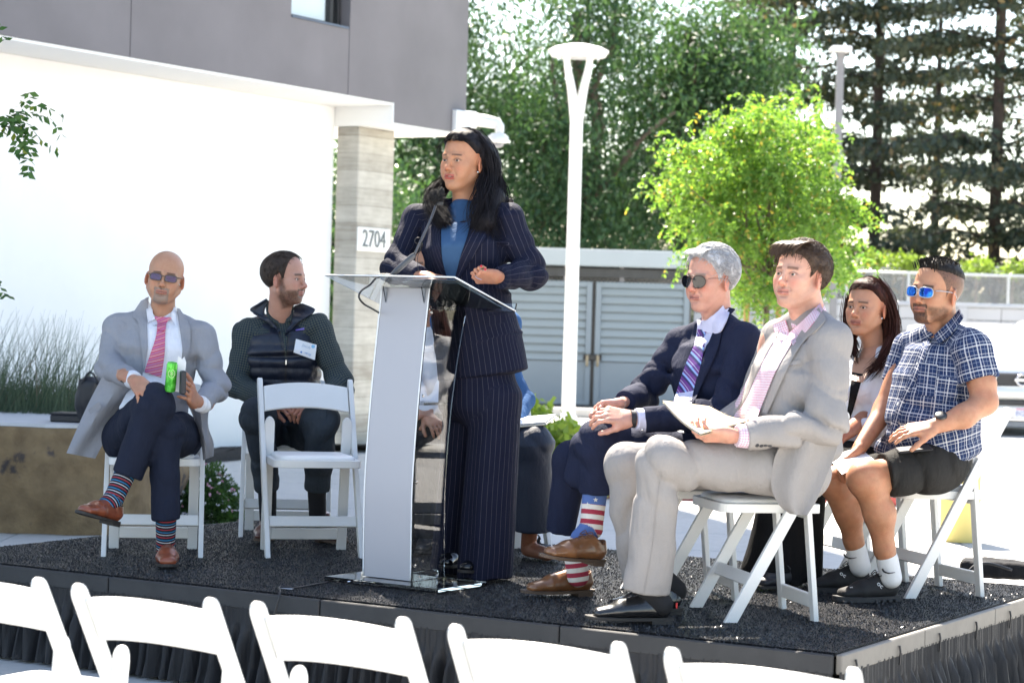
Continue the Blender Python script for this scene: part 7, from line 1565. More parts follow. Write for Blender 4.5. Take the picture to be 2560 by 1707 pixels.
# ------------------------------------------------------------ 7: man in the light grey suit
def person7():
    t = thing('person', 'brown haired man in a light grey suit and pink checked shirt without a tie', 'person', FP(1900, 8.4))
    skin = (.66, .40, .31); D = 8.44; f = Frame(W(2002, 692, D), fdir(-45, 6), sc=1.06, roll=.035); neck = W(2022, 800, D + .04)
    def zb(y, ax): return np.interp(y, [-.12, -.07, -.035, -.012, .012, .028, .036, .050, .070, .085], [-.070, -.062, -.035, -.002, .03, -.002, .022, .045, .070, .076])
    body = Body(); body.zone(head_prims(f, neck, .066, nose=1.0, jaw=1.12, wide=1.04), .0026, head_paint(f, skin, lips=(.50, .21, .18), brow=(.14, .08, .05), cheek=.7, stub=((.30, .20, .16), 'x')))
    h1, _, _ = hand_prims(W(1832, 1090, 8.13), nrm([-.99, -.08, .0]), nrm([-.05, -.55, -.80]), -1, curl=((.5, .5, .4), (.5, .6, .4), (.6, .7, .5), (.7, .8, .5)), spread=.03, thumb=(.25, .2, .2), fore=W(1880, 1092, 8.16), sc=1.05)
    body.zone(h1, .0026, hand_paint((.64, .37, .28))); body.zone([RC(neck, W(2015, 900, D), .05, .10), RC(W(2085, 850, 8.3), W(2060, 1080, 8.2), .05, .05), RC(W(1930, 850, 8.6), W(1900, 1050, 8.6), .05, .05)], .014, hand_paint(skin)); body.build(t); make_eyes(f, t, nrm(f.Y + f.Z * .02), (.06, .045, .03), .0119)
    mh = hair_mat('brown_hair', (.030, .017, .011), (.10, .060, .038), .42, .5)
    hair_cap(f, zb, .012, mat=mh, parent=t, groove=.0016, tex=(160, 40, 70), seed=22, wide=1.04); short_hair(f, zb, 1400, mh, t, .016, .038, 1.04, 6, .0013, (.03, -.05, .12), .03)
    ms = cloth('pink_check_shirt', (.68, .62, .68), .8, 'plaid', wv=.05, bs=.15, bands=[(0, .0105, .22, 0, (.55, .16, .26), .75), (1, .0105, .22, 0, (.55, .16, .26), .75)])
    _cb = collar_band(f, neck, .068, .035, ms, t, notch=.03)
    r = np.random.default_rng(5); P = []
    for i in range(110): x = r.uniform(-.05, .06); s = r.uniform(-.012, .012); P.append([f.w(x - .03, .03, .124), f.w(x - .005, .072, .113), f.w(x + .014, .094, .090 + s), f.w(x + .020, .098, .070 + s * 1.3 - .008 * (x > .02))])
    for i in range(40): z = r.uniform(.03, .09); P.append([f.w(-.070, -.02, z + .02), f.w(-.077, .01, z), f.w(-.073, .040, z - .03 + r.uniform(-.01, .01))])
    strands('fringe', P, .0030, mh, t, 4)
    mj = cloth('light_grey_suit', (.285, .265, .255), .85, wv=.45, weave=700, bs=.22, sheen=.2); LX = nrm([.42, -.90, 0])
    shn, shf = W(2080, 852, D - .17), W(1945, 845, D + .17); eln, wrn = W(2062, 1060, D - .24), W(1858, 1090, 8.14)
    e = torso([(W(2008, 1150, D), LX, .180, .145), (W(1975, 1055, D), LX, .190, .205), (W(1995, 940, D), LX, .200, .175), (W(2010, 875, D), LX, .175, .120)], .06)
    e += [RC(W(2030, 800, D), shn, .058, .068, .05), RC(W(2005, 800, D + .05), shf, .052, .060, .05)] + arm(shn, eln, W(1862, 1090, 8.145), .078, .070, .052) + arm(shf, W(1880, 1010, D + .22), W(1810, 1060, 8.5), .066, .06, .05) + [cut(W(1864, 1090, 8.147), eln, .09)]
    j = garment('jacket', e, .0058, mj, t, wrinkle(.004, 10, [(eln, .13, .010, (.7, 0, 1), 60), (W(1980, 1080, 8.2), .12, .007, (1, 0, .8), 60), (W(2060, 950, 8.25), .12, .006, (.5, 0, 1), 50), (W(2030, 900, 8.3), .09, .005, (-.5, 0, 1), 60)], 9)); bv = bvh_of([j, _cb])
    patch(bvh_of([j]), [(1934, 846), (1904, 884), (1868, 950), (1842, 1000), (1815, 1045)], [(1984, 848), (1968, 876), (1940, 925), (1915, 985), (1890, 1050)], 'shirt', ms, t, off=.008, thick=.003, m=14, smooth=6)
    for A, Bq in (([(1932, 812), (1940, 838), (1952, 850)], [(1962, 800), (1968, 818), (1974, 842)]), ([(2051, 757), (2020, 788), (1990, 816), (1968, 836)], [(2057, 774), (2032, 808), (2006, 840), (1982, 860)])): patch(bv, A, Bq, 'collar', ms, t, off=.022, thick=.005, smooth=8, n=16)
    patch(bv, [(2046, 768), (2010, 815), (1978, 868), (1955, 905), (1935, 950), (1905, 1030)], [(2066, 798), (2035, 830), (2012, 850), (1985, 890), (1960, 940), (1918, 1035)], 'lapel', mj, t, off=.013, thick=.005, edge=.003, smooth=5)
    patch(bv, [(1930, 832), (1895, 880), (1868, 950), (1840, 1000), (1808, 1035)], [(1950, 826), (1918, 880), (1884, 950), (1862, 1000), (1830, 1048)], 'lapel', mj, t, off=.016, thick=.006, edge=.004, smooth=5)
    patch(bv, [(1962, 905), (1958, 915)], [(2002, 900), (2004, 910)], 'pocket', mj, t, off=.006, n=4, thick=.003)
    for k in range(4): button(bv, 1893 + 10.5 * k, 1113 + (k % 2), 'cuff_button', m_btn_d, t, .0075)
    garment('shirt_cuff', [RC(W(1872, 1090, 8.15), W(1845, 1089, 8.135), .045, .042), cut(W(1842, 1089, 8.133), W(1880, 1090, 8.15), .08)], .004, ms, t)
    # jacket skirt hanging over the chair side
    A = crs([(1955, 1108), (1935, 1150), (1928, 1215), (1948, 1262), (1975, 1284)], 18); Bq = crs([(2100, 1065), (2092, 1120), (2070, 1180), (2045, 1240), (2018, 1288)], 18); g = []
    for i in range(18): s = i / 17; g.append([W(*(A[i] * (1 - v) + Bq[i] * v), 8.19 - .02 * math.sin(v * 3.1) * (1 - s * .3) + .015 * math.sin(v * 9 + s * 2) + .02 * s * 0) for v in np.linspace(0, 1, 12)])
    sheet('jacket_tail', np.array(g), mj, t, thick=.007, uv=np.array([[(v * .02, s * .02) for v in range(12)] for s in range(18)]))
    hn, hf = W(2000, 1180, D - .10), W(1995, 1172, D + .12); kn, kf = W(1652, 1152, 8.17), W(1562, 1160, 8.45); an, af = W(1612, 1478, 8.22), W(1606, 1440, 8.52)
    e = [LO(hn, hf, (1, 0, 0), .11, .10, .11, .10, .05), RC(hn, kn, .102, .082, .05), RC(hf, kf, .105, .078, .05), RC(kn, an, .078, .088, .03, flat=(0, 1, 0), fl=.8), RC(kf, af, .076, .078, .03), cut(an, kn, .13), cut(af, kf, .1)]
    tz = garment('trousers', e, .0058, mj, t, wrinkle(.004, 8, [(kn, .13, .008, (.8, 0, .7), 50), (W(1760, 1190, 8.2), .15, .005, (1, 0, .5), 45), (lerp(kn, an, .5), .2, .005, (1, 0, .1), 50), (lerp(kf, af, .4), .15, .007, (.9, 0, -.5), 50), (W(1690, 1220, 8.2), .08, .008, (1, 0, .8), 70)], 10)); bt = bvh_of([tz])
    patch(bt, [(1652, 1180), (1640, 1270), (1628, 1380), (1608, 1482)], [(1653, 1180), (1641, 1270), (1629, 1380), (1609.5, 1482)], 'crease', mj, t, off=.0025, thick=.002, m=2)
    mo = plain('black_shoe', (.012, .012, .013), .25, .2, 15, .08, Coat_Weight=.35); ms_ = plain('black_sock', (.01, .01, .012), .9)
    garment('sock', [RC(W(1620, 1470, 8.22), W(1655, 1510, 8.22), .045, .042)], .006, ms_, t); garment('sock', [RC(W(1650, 1440, 8.52), W(1690, 1475, 8.52), .045, .042)], .006, ms_, t)
    shoe('shoe', FP(1678, 8.24), FP(1470, 8.20) - FP(1678, 8.24), (0, 0, 1), .325, t, mo, m_sole_d, 'oxford', lace_m=mo, w=.053); shoe('shoe', FP(1702, 8.52), FP(1500, 8.44) - FP(1702, 8.52), (0, 0, 1), .32, t, mo, m_sole_d, 'oxford', lace_m=mo, w=.053)
    p = FP(1690, 8.19) + Z * .075; b_ = MB(); b_.box(p, (.003, .008, .010), bev=.001); b_.build('red_tag', plain('red_tag', (.5, .02, .02), .6), t)
    fo = thing('manila_folder', 'cream manila folder resting on the light grey trousers', 'folder', W(1770, 1085, 8.2)); cor = [W(1656, 1004, 8.38), W(1773, 1018, 8.52), W(1880, 1052, 8.32), W(1752, 1087, 8.02)]
    for k, (nm, mm) in enumerate((('cover', plain('manila', (.50, .385, .235), .8, .03, 5, .1)), ('sheet', m_paper), ('cover', plain('manila_back', (.48, .37, .23), .8)))):
        g = np.array([[lerp(lerp(cor[0], cor[1], u_), lerp(cor[3], cor[2], u_), v_) + Z * (.004 * (1 - k) + .02 * math.sin(u_ * math.pi) * 0 - .012 * math.sin(v_ * math.pi)) for v_ in np.linspace(.02 * (k == 1), 1 - .02 * (k == 1), 9)] for u_ in np.linspace(0, 1, 9)]); sheet(nm, g, mm, fo, thick=.0012)
person7()

# ------------------------------------------------------------ 9: plaid shirt man
def person9():
    t = thing('person', 'man with mirrored blue sunglasses in a navy plaid shirt and dark shorts', 'person', FP(2250, 9.2))
    skin = (.52, .285, .175); D = 9.24; f = Frame(W(2342, 732, D - .02), fdir(-50, 2), sc=1.12, roll=.06); neck = W(2362, 850, D + .03)
    def zb(y, ax): return np.interp(y, [-.12, -.07, -.035, -.012, .012, .026, .036, .055, .070, .085], [-.065, -.055, -.03, .0, .025, -.018, .022, .060, .082, .090])
    body = Body(); body.zone(head_prims(f, neck, .062, nose=1.1, jaw=1.12, wide=1.0), .0027, head_paint(f, skin, lips=(.40, .17, .13), brow=(.03, .02, .015), beard=((.035, .020, .014), 'goatline'), cheek=.4, scalp=((.05, .032, .024), lambda y, ax: zb(y, ax) + .004)))
    shn, shf = W(2432, 872, D - .17), W(2272, 870, D + .17); eln, elf = W(2462, 1005, D - .22), W(2212, 1025, D + .12); wn, wf = W(2335, 1066, 8.94), W(2150, 1118, 9.22)
    e = [RC(shn, W(2455, 960, D - .2), .058, .056, .03), RC(W(2455, 960, D - .2), eln, .055, .047, .02), RC(eln, W(2410, 1040, D - .28), .050, .045, .03), RC(W(2410, 1040, D - .28), wn, .045, .031, .03)]
    h1, _, _ = hand_prims(wn, nrm([-.95, -.12, -.14]), nrm([-.05, -.45, .9]), -1, curl=((.12, .3, .2), (.15, .3, .2), (.2, .35, .2), (.3, .4, .2)), spread=.10, thumb=(.6, .2, .2), sc=1.12)
    body.zone(e + h1, .0030, hand_paint((.53, .29, .18)), lo=None)
    e2 = [RC(shf, elf, .055, .046, .03), RC(elf, wf, .045, .030, .03)]; h2, _, _ = hand_prims(wf, nrm([-.75, -.25, -.60]), nrm([-.4, .2, .85]), 1, curl=((.5, .5, .4), (.6, .6, .4), (.7, .7, .4), (.8, .7, .4)), spread=.04, thumb=(.4, .3, .3), sc=1.1); body.zone(e2 + h2, .0034, hand_paint((.49, .25, .15)))
    kn, kf = W(2163, 1196, 8.98), W(2085, 1205, 9.26); an, af = W(2222, 1412, 9.07), W(2145, 1385, 9.36)
    L1 = [RC(W(2255, 1182, 9.03), kn, .070, .068, .04), EL(kn + V3([-.004, -.02, .0]), (.070, .064, .072), k=.03), RC(kn, lerp(kn, an, .40) + V3([.02, 0, 0]), .060, .062, .03), RC(lerp(kn, an, .40) + V3([.02, 0, 0]), lerp(kn, an, .8), .060, .042, .03), RC(lerp(kn, an, .8), an, .042, .039, .02)]
    L2 = [RC(W(2230, 1175, 9.36), kf, .066, .064, .04), RC(kf, lerp(kf, af, .42) + V3([.02, 0, 0]), .060, .058, .03), RC(lerp(kf, af, .42) + V3([.02, 0, 0]), lerp(kf, af, .82), .056, .040, .03), RC(lerp(kf, af, .8), af, .040, .038, .02)]
    body.zone(L1, .0045, hand_paint((.51, .27, .16))); body.zone(L2, .005, hand_paint((.48, .25, .145))); body.zone(inner(neck, W(2358, 920, D), (shn,), (shf,), (W(2350, 1140, D), W(2255, 1182, 9.03)), (W(2345, 1140, D), W(2230, 1175, 9.36))), .014, hand_paint(skin)); body.build(t)
    m_l, nt, b = M_('blue_mirror_lens'); co = obj_co(nt); b.inputs['Metallic'].default_value = 1.0; b.inputs['Roughness'].default_value = .04; nt.links.new(ramp(nt, noise(nt, geo_co(nt), 30, 3), [(.35, (.01, .03, .30)), (.65, (.03, .25, .85))]), b.inputs['Base Color'])
    m_f = plain('clear_frame', (.62, .62, .66), .2, .02, 5, 0, Transmission_Weight=.4); glasses(f, t, m_l, m_f, 'sport', yo=.003)
    mh = hair_mat('spiky_black_hair', (.008, .007, .007), (.03, .025, .022), .5, .4)
    def zt(y, ax): return np.interp(y, [-.12, -.09, -.05, .0, .04, .07, .085], [.05, .055, .062, .072, .078, .086, .092])
    hair_cap(f, zt, .008, mat=mh, parent=t, groove=.0016, tex=(160, 160, 60), seed=31)
    r = np.random.default_rng(6); P = []
    for i in range(220): x = r.uniform(-.05, .05); y = r.uniform(-.07, .085); z = .128 - 7 * x * x - 3.6 * (y + .01) ** 2; L = .009 + .011 * max(0, y / .08); P.append([f.w(x, y, z - .006), f.w(x * 1.08, y + .004, z + L * .5), f.w(x * 1.1 + r.normal() * .003, y + .010 + r.normal() * .004, z + L)])
    strands('hair_spike', P, .0022, mh, t, 4)
    LX = nrm([.58, -.81, 0]); mp = cloth('navy_plaid', (.018, .035, .095), .85, 'plaid', wv=.15, bs=.25, bands=[(0, .050, .11, 0, (.70, .70, .72), .55), (1, .050, .11, 0, (.70, .70, .72), .55), (0, .050, .05, .24, (.70, .70, .72), .5), (1, .050, .05, .24, (.70, .70, .72), .5), (0, .050, .05, .62, (.35, .40, .5), .4), (1, .050, .05, .62, (.35, .40, .5), .4)])
    _cb = collar_band(f, neck, .064, .035, mp, t, notch=.03)
    e = torso([(W(2350, 1140, D), LX, .185, .165), (W(2330, 1060, D), LX, .195, .200), (W(2345, 950, D), LX, .200, .165), (W(2352, 885, D), LX, .17, .12)], .06)
    e += [RC(W(2368, 828, D), shn, .056, .066, .05), RC(W(2345, 830, D + .05), shf, .052, .060, .05), RC(shn, W(2452, 958, D - .2), .074, .078, .03), RC(shf, W(2236, 962, D + .17), .064, .062, .03), cut(W(2450, 950, D - .195), shn, .10), cut(W(2238, 960, D + .17), shf, .09)]
    e.append(RC(W(2215, 1120, D + .1), W(2300, 1155, D - .1), .05, .06, .04))
    j = garment('shirt', e, .0058, mp, t, wrinkle(.004, 11, [(W(2290, 1080, 9.05), .13, .007, (.3, 0, 1), 60), (W(2380, 1060, 9.05), .12, .007, (-.4, 0, 1), 60), (W(2300, 930, 9.05), .1, .005, (.8, 0, 1), 50), (shn, .09, .005, (.6, 0, 1), 60)], 11)); bv = bvh_of([j, _cb])
    for A, Bq in (([(2300, 826), (2302, 842), (2310, 850)], [(2316, 812), (2324, 826), (2332, 838)]), ([(2398, 772), (2375, 800), (2352, 822), (2334, 838)], [(2408, 790), (2392, 815), (2370, 842), (2346, 858)])): patch(bv, A, Bq, 'collar', mp, t, off=.022, thick=.005, smooth=8, n=16)
    patch(bv, [(2314, 835), (2298, 880), (2276, 940), (2245, 1010), (2226, 1070)], [(2328, 845), (2312, 885), (2290, 945), (2258, 1012), (2240, 1075)], 'placket', mp, t, off=.004, thick=.003, m=5)
    for x, y in ((2319, 858), (2293, 909), (2245, 1010), (2230, 1060)): button(bv, x, y, 'button', m_btn_w, t, .0065)
    patch(bv, [(2298, 905), (2290, 985)], [(2345, 912), (2336, 992)], 'chest_pocket', mp, t, off=.005, thick=.002, n=10)
    # shorts
    msr = cloth('charcoal_shorts', (.026, .025, .024), .8, wv=.2, bs=.3); e = [LO(W(2350, 1165, D - .1), W(2345, 1160, D + .15), (1, 0, 0), .12, .10, .12, .10, .05), RC(W(2338, 1165, D - .12), W(2205, 1185, 9.0), .104, .092, .05), RC(W(2325, 1160, D + .15), W(2170, 1190, 9.30), .11, .09, .05), cut(W(2206, 1187, 9.0), W(2360, 1165, 9.1), .16), cut(W(2170, 1190, 9.30), W(2340, 1160, 9.4), .13)]
    garment('shorts', e, .0058, msr, t, wrinkle(.005, 9, [(W(2300, 1180, 9.0), .14, .008, (1, 0, .3), 45), (W(2240, 1200, 8.95), .09, .006, (1, 0, -.3), 60)], 12))
    watch(lerp(wn, eln, .16), wn - W(2410, 1040, 8.96), t, plain('black_rubber', (.02, .02, .02), .6), .034); b_ = MB(); b_.lathe([(0, .012), (.018, .012), (.024, .008), (.025, 0)], lerp(wn, eln, .16) + V3([-.01, -.022, .026]), 16, nrm([-.1, -.5, .8])); b_.build('watch_case', plain('watch_black', (.03, .03, .032), .35), t, smooth=True, auto=40)
    mws = plain('white_sock', (.72, .72, .72), .9); garment('sock', [RC(lerp(kn, an, .93), an + V3([.01, 0, -.05]), .045, .045)], .005, mws, t); garment('sock', [RC(lerp(kf, af, .90), af + V3([.01, 0, -.05]), .043, .045)], .005, mws, t)
    msn = plain('black_knit', (.012, .012, .013), .8, .2, 20, .3, 200); ml = plain('black_lace', (.015, .015, .016), .9)
    a = shoe('sneaker', FP(2244, 9.12), FP(2092, 9.02) - FP(2244, 9.12), (0, 0, 1), .30, t, msn, plain('rubber_sole', (.028, .028, .030), .7), 'sneaker', lace_m=ml, w=.052); b = shoe('sneaker', FP(2170, 9.42), FP(2008, 9.30) - FP(2170, 9.42), (0, 0, 1), .30, t, msn, plain('rubber_sole2', (.028, .028, .030), .7), 'sneaker', lace_m=ml, w=.052)
    mwm = plain('white_print', (.72, .72, .72), .6); ba = bvh_of([a]); bb = bvh_of([b])
    for bvx, x, y, s, X_ in ((ba, 2200, 1462, .030, (.75, 0, -.6)), (ba, 2128, 1468, .012, (1, 0, 0)), (bb, 2107, 1436, .030, (.75, 0, -.6))):
        p, n = on(bvx, x, y)
        if p is None: continue
        X_ = nrm(V3(X_) - n * V3(X_).dot(n)); Y_ = np.cross(n, X_); text('shoe_mark', 'oc', p + n * .002, X_, Y_, s, mwm, a if bvx is ba else b, .0015)
    sw = plain('black_print', (.02, .02, .02), .7)
    for (x, y, d) in ((2222, 1429, 9.0), (2126, 1392, 9.28)): b_ = MB(); b_.tube(crs([W(x - 16, y - 8, d), W(x - 12, y - 1, d - .006), W(x, y + 3, d - .008), W(x + 16, y + 1, d - .004)], 10), [.0035, .004, .004, .0035, .003, .003, .002, .002, .0015, .001], 6); b_.build('sock_mark', sw, t, smooth=True)
    ph = thing('mobile_phone', 'dark phone lying on the thigh of the plaid shirt man', 'phone', W(2290, 1125, 9.0)); b_ = MB(); b_.box(W(2285, 1122, 8.99), (.07, .035, .005), nrm([1, .1, .12]), nrm([-.1, 1, .2]), nrm([-.12, -.2, 1]), .004); b_.build('phone_body', m_blk, ph)
    pp = thing('paper', 'white paper held by the plaid shirt man over his knee', 'paper', W(2125, 1160, 9.15)); g = np.array([[lerp(lerp(W(2072, 1145, 9.2), W(2150, 1120, 9.3), u_), lerp(W(2105, 1186, 9.0), W(2188, 1152, 9.1), u_), v_) + Z * .006 * math.sin(u_ * 3) for v_ in np.linspace(0, 1, 6)] for u_ in np.linspace(0, 1, 6)]); sheet('sheet', g, m_paper, pp, thick=.001)
person9()

# ------------------------------------------------------------ 8: woman in a white cardigan beside the plaid man
def person8():
    t = thing('person', 'dark haired woman in a white cardigan sitting beside the plaid shirt man', 'person', FP(2130, 9.75))
    skin = (.55, .31, .20); D = 9.76; f = Frame(W(2170, 770, D), fdir(-41, 2), sc=1.03, roll=.03); neck = W(2190, 880, D + .03)
    body = Body(); body.zone(head_prims(f, neck, .049, jaw=.95, nose=.95, wide=1.02), .0027, head_paint(f, skin, lips=(.42, .16, .13), brow=(.04, .025, .018), browt=.004, cheek=.5))
    ar = [RC(W(2160, 1050, D - .12), W(2100, 1092, 9.45), .040, .028, .03)]; h1, _, _ = hand_prims(W(2100, 1092, 9.45), nrm([-.8, -.3, -.4]), nrm([-.3, -.3, .9]), -1, curl=(.5, .5, .5, .6), spread=.04, sc=.92); body.zone(ar + h1, .0034, hand_paint((.46, .22, .13)))
    body.zone([RC(neck, W(2175, 960, D - .02), .062, .085, .03)], .006, hand_paint(skin)); body.build(t); make_eyes(f, t, f.Y, (.03, .015, .008), .0118)
    mh = hair_mat('auburn_black_hair', (.012, .006, .005), (.075, .024, .016), .4, .5)
    def zb(y, ax): return np.interp(y, [-.12, -.02, .0, .02, .04, .055, .068, .09], [-.14, -.10, .03, .028, .046, .064, .076, .086])
    e = [RC(f.w(-.05, -.04, .04), W(2222, 800, D + .04), .040, .044, .03), RC(W(2222, 800, D + .04), W(2232, 870, D - .02), .044, .040, .03), RC(W(2228, 860, D - .06), W(2190, 920, D - .15), .034, .012, .03), RC(f.w(.05, -.05, .02), W(2128, 850, D + .1), .03, .02, .03), RC(W(2205, 760, D + .06), W(2190, 880, D + .12), .06, .07, .03)]
    hair_cap(f, zb, .011, mat=mh, parent=t, groove=.0015, tex=(200, 30, 50), seed=41, h=.0034, extra=e)
    long_hair(f, mh, t, ([[W(2230, 800, D - .02), W(2232, 870, D - .06), W(2190, 925, D - .16)], [W(2238, 800, D), W(2228, 880, D - .04), W(2215, 905, D - .1)]], [[W(2120, 830, D + .05), W(2132, 880, D)]]), 800, .0013, 15, .25)
    r = np.random.default_rng(9); P = []
    for i in range(110): o, o2 = r.normal(size=3) * .012, r.normal(size=3) * .012; P.append([W(2190, 705, D - .03) + o, W(2225, 760, D - .04) + o, W(2235, 830, D - .05) + (o + o2) / 2, W(2215, 890, D - .13) + o2, W(2170, 935 + r.uniform(-15, 15), D - .18) + o2])
    for i in range(30): o = r.normal(size=3) * .008; P.append([W(2118, 740, D) + o, W(2112, 800, D - .0) + o, W(2130, 860, D - .02) + o, W(2142, 905, D - .05) + o])
    strands('hair_lock', P, .0015, mh, t, 4); b_ = MB(); b_.lathe([(0, .003), (.003, .002), (.004, 0)], f.w(-.079, .012, -.040), 10, nrm(-f.X * .7 + f.Y * .7)); b_.build('earring', m_chrome, t)
    LX = nrm([.58, -.81, 0]); mc = cloth('white_cardigan', (.74, .74, .77), .9, wv=.1, bs=.35); mk = cloth('black_top', (.010, .010, .011), .9)
    shn, shf = W(2240, 915, D - .12), W(2120, 910, D + .13); eln = W(2205, 1060, D - .16)
    e = torso([(W(2195, 1130, D), LX, .15, .13), (W(2190, 1040, D), LX, .15, .125), (W(2185, 950, D), LX, .165, .12), (W(2185, 915, D), LX, .14, .09)], .05) + [RC(W(2200, 885, D), shn, .04, .052, .04), RC(W(2175, 888, D + .04), shf, .04, .05, .04)] + arm(shn, eln, W(2150, 1070, D - .18), .056, .052, .042) + arm(shf, W(2100, 1010, D + .1), W(2090, 1070, D - .1), .05, .045, .04) + [cut(W(2150, 1070, D - .18), eln, .08)]
    e += [EL(W(2150, 975, D - .08), (.07, .06, .06), k=.04)]
    j = garment('cardigan', e, .0062, mc, t, wrinkle(.0035, 14, [(eln, .1, .007, (.3, 0, 1), 70)], 13)); bv = bvh_of([j])
    patch(bv, [(2130, 930), (2122, 1000), (2112, 1060)], [(2158, 935), (2140, 1000), (2120, 1060)], 'black_top', mk, t, off=.005, n=16, smooth=5)
    patch(bv, [(2136, 893), (2130, 925), (2128, 950)], [(2198, 895), (2176, 925), (2156, 955)], 'neckline', SKIN_FLAT, t, off=.009, n=12, smooth=5)
    mk2 = cloth('black_skirt_cloth', (.009, .009, .010), .85, bs=.3); kn = W(1990, 1165, 9.40)
    e = [LO(W(2200, 1150, D), W(2010, 1165, 9.5), (0, 1, .2), .17, .085, .17, .08, .04), LO(W(1995, 1170, 9.48), W(1950, 1440, 9.50), (1, .3, 0), .13, .10, .185, .12, .05, er=.1), BX(FP(1950, 9.5) + Z * (-.03), (.6, .6, .05), r=.001, k=.001, op='s')]
    garment('skirt', e, .008, mk2, t, lambda P: (.012 * np.sin(((P - kn) @ RIGHT) * 48 + 2.5 * vnoise(P * 3, 2)) * np.clip((1.0 - P[:, 2]) * 1.5, 0, 1) + .003 * vnoise(P * 12, 3)).astype(np.float32))
    shoe('shoe', FP(1990, 9.45), FP(1900, 9.30) - FP(1990, 9.45), (0, 0, 1), .25, t, m_blk, m_sole_d, 'flat', w=.042)
SKIN_FLAT, _nt, _b = M_('skin_neckline'); _b.inputs['Base Color'].default_value = (.46, .24, .15, 1); _b.inputs['Roughness'].default_value = .5
person8()

# ------------------------------------------------------------ 4: woman mostly hidden behind the speaker
def hidden(px, d, label, mats, hairc, skin, side, facing, visible_knee, foot_m, arm_px):
    mtop, mlow = mats; t = thing('person', label, 'person', FP(px, d)); s = F / d
    C = W(px, 670, d); f = Frame(C, facing, sc=1.0); neck = C - Z * .19; body = Body(); body.zone(head_prims(f, neck, .05), .0036, head_paint(f, skin)); X = nrm(np.cross(facing, Z))
    ch = C - Z * .40; pel = FP(px, d) + Z * .50
    sh = [C - Z * .26 + X * .17 * i for i in (-1, 1)]; wr = [W(*a) for a in arm_px]; el = [lerp(sh[k], wr[k], .55) - Z * .10 - facing * .03 for k in (0, 1)]
    for k in (0, 1):
        h, _, _ = hand_prims(wr[k], nrm(facing * .6 + X * (.6 if k == 0 else -.6) - Z * .35), nrm(Z + facing * .5), 1 if k else -1, curl=(.4, .4, .5, .5), spread=.05, sc=.93); body.zone(h + [RC(wr[k], lerp(wr[k], el[k], .6), .026, .036)], .0038, hand_paint(skin))
    body.zone([RC(neck, ch, .06, .1)], .014, hand_paint(skin)); body.build(t)
    mh = hair_mat('hair_' + mtop.name, hairc, None); hair_cap(f, lambda y, ax: np.interp(y, [-.12, -.02, .0, .04, .068, .09], [-.14, -.10, .03, .046, .076, .086]), .012, mat=mh, parent=t, h=.005, extra=[RC(f.w(i * .06, -.03, .02), C - Z * .30 + X * i * .09 + facing * .06, .04, .028, .03) for i in (-1, 1)])
    e = torso([(pel, X, .16, .13), (lerp(pel, ch, .5), X, .15, .12), (ch, X, .165, .12), (C - Z * .30, X, .14, .09)], .05)
    for k in (0, 1): e += [RC(C - Z * .22, sh[k], .04, .052, .04)] + arm(sh[k], el[k], lerp(wr[k], el[k], .12), .055, .05, .04)
    garment('top', e, .007, mtop, t, wrinkle(.004, 13)); return t, C, pel, X
m_bl = cloth('blue_knit', (.04, .10, .22), .9, bs=.3); m_nv = cloth('navy_crepe', (.013, .020, .038), .6, bs=.2, spec=.4)
m_cw = cloth('white_cardigan_b', (.66, .66, .70), .9, bs=.3); m_gs = cloth('charcoal_pleats', (.016, .017, .021), .85, bs=.3)
fc = nrm([-.25, -.97, 0]); t3, C3, pel3, X3 = hidden(1078, 10.8, 'woman in a white cardigan seen through the clear side of the lectern', (m_cw, m_gs), (.012, .008, .007), (.45, .24, .15), 0, fc, None, None, ((1072, 1022, 10.40), (1066, 1038, 10.38)))
kk = W(1080, 1075, 10.40); garment('skirt', [LO(pel3, kk, X3, .17, .09, .165, .08, .04), LO(kk, W(1080, 1372, 10.50), X3, .155, .10, .175, .14, .04, er=.1)], .007, m_gs, t3, lambda P: (.008 * np.sin((P @ X3) * 110) * np.clip((.95 - P[:, 2]) * 2, 0, 1)).astype(np.float32)); shoe('shoe', FP(1085, 10.5), fc, (0, 0, 1), .25, t3, m_blk, m_sole_d, 'flat', w=.042)
garment('sleeve', [RC(W(1132, 850, 10.75), W(1134, 975, 10.62), .05, .05), RC(W(1134, 975, 10.62), W(1085, 1018, 10.44), .048, .036)], .007, m_cw, t3, wrinkle(.004, 20))
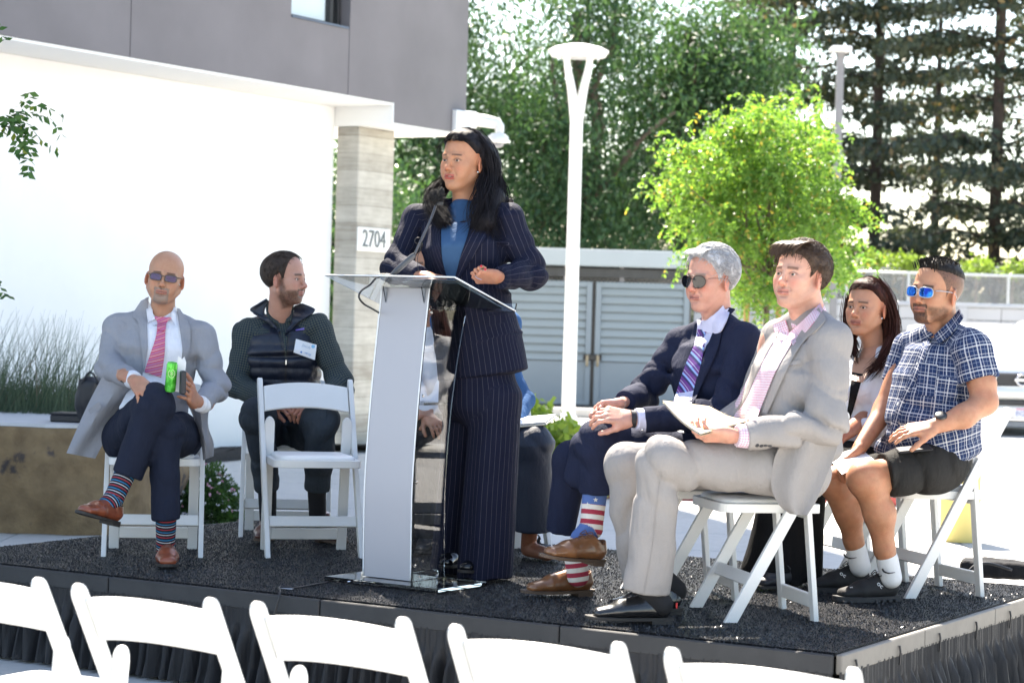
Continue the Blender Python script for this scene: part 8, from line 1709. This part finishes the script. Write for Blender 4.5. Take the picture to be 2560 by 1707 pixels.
fc = nrm([.35, -.94, 0]); t4, C4, pel4, X4 = hidden(1192, 10.72, 'woman in a blue knit top mostly hidden behind the speaker', (m_bl, m_nv), (.02, .012, .009), (.30, .15, .09), 0, fc, None, None, ((1290, 1055, 10.3), (1250, 1060, 10.25)))
garment('sleeve', [RC(W(1262, 880, 10.6), W(1308, 1000, 10.5), .045, .045), RC(W(1312, 1000, 10.5), W(1290, 1052, 10.32), .048, .04)], .007, m_bl, t4, wrinkle(.004, 20))
k4 = W(1335, 1110, 10.12); a4 = W(1335, 1325, 10.18); k5 = W(1255, 1115, 10.2); a5 = W(1255, 1330, 10.25)
garment('trousers', [LO(pel4, pel4 + V3([.02, 0, 0]), (0, 1, 0), .13, .12, .13, .12, .05), RC(pel4 + X4 * -.08, k4, .10, .088, .05), RC(pel4 + X4 * .08, k5, .10, .085, .05), LO(k4, a4, (1, .2, 0), .084, .085, .092, .085, .03, er=.2), LO(k5, a5, (1, .2, 0), .08, .085, .088, .085, .03, er=.2), cut(a4, k4, .13), cut(a5, k5, .13)], .0065, m_nv, t4, wrinkle(.003, 7, [(k4, .12, .005, (1, 0, 1), 50)]))
bo = Body(); bo.zone([RC(W(1325, 1320, 10.2), W(1320, 1372, 10.28), .038, .034), RC(W(1325, 1372, 10.26), W(1370, 1385, 10.12), .036, .030)], .005, hand_paint((.28, .13, .08))); bo.build(t4, 'ankle')
m_fl = plain('grey_woven', (.10, .12, .15), .9, .3, 60, .6, 200); shoe('shoe', FP(1312, 10.36), FP(1400, 10.14) - FP(1312, 10.36), (0, 0, 1), .25, t4, m_fl, plain('pale_sole', (.5, .5, .5), .7), 'flat', w=.043)
pc_ = thing('notebook', 'cream notebook on the lap of the woman in the blue top', 'notebook', W(1330, 1055, 10.3)); b_ = MB(); b_.box(W(1325, 1055, 10.22), (.10, .13, .004), nrm([1, -.2, .12]), nrm([.2, 1, .1]), nrm([-.12, -.1, 1]), .002); b_.build('cover', plain('cream_card', (.65, .60, .50), .7), pc_); b_ = MB(); b_.box(W(1325, 1053, 10.22) + Z * .006, (.095, .125, .003), nrm([1, -.2, .12]), nrm([.2, 1, .1]), nrm([-.12, -.1, 1]), .001); b_.build('sheet', m_paper, pc_)
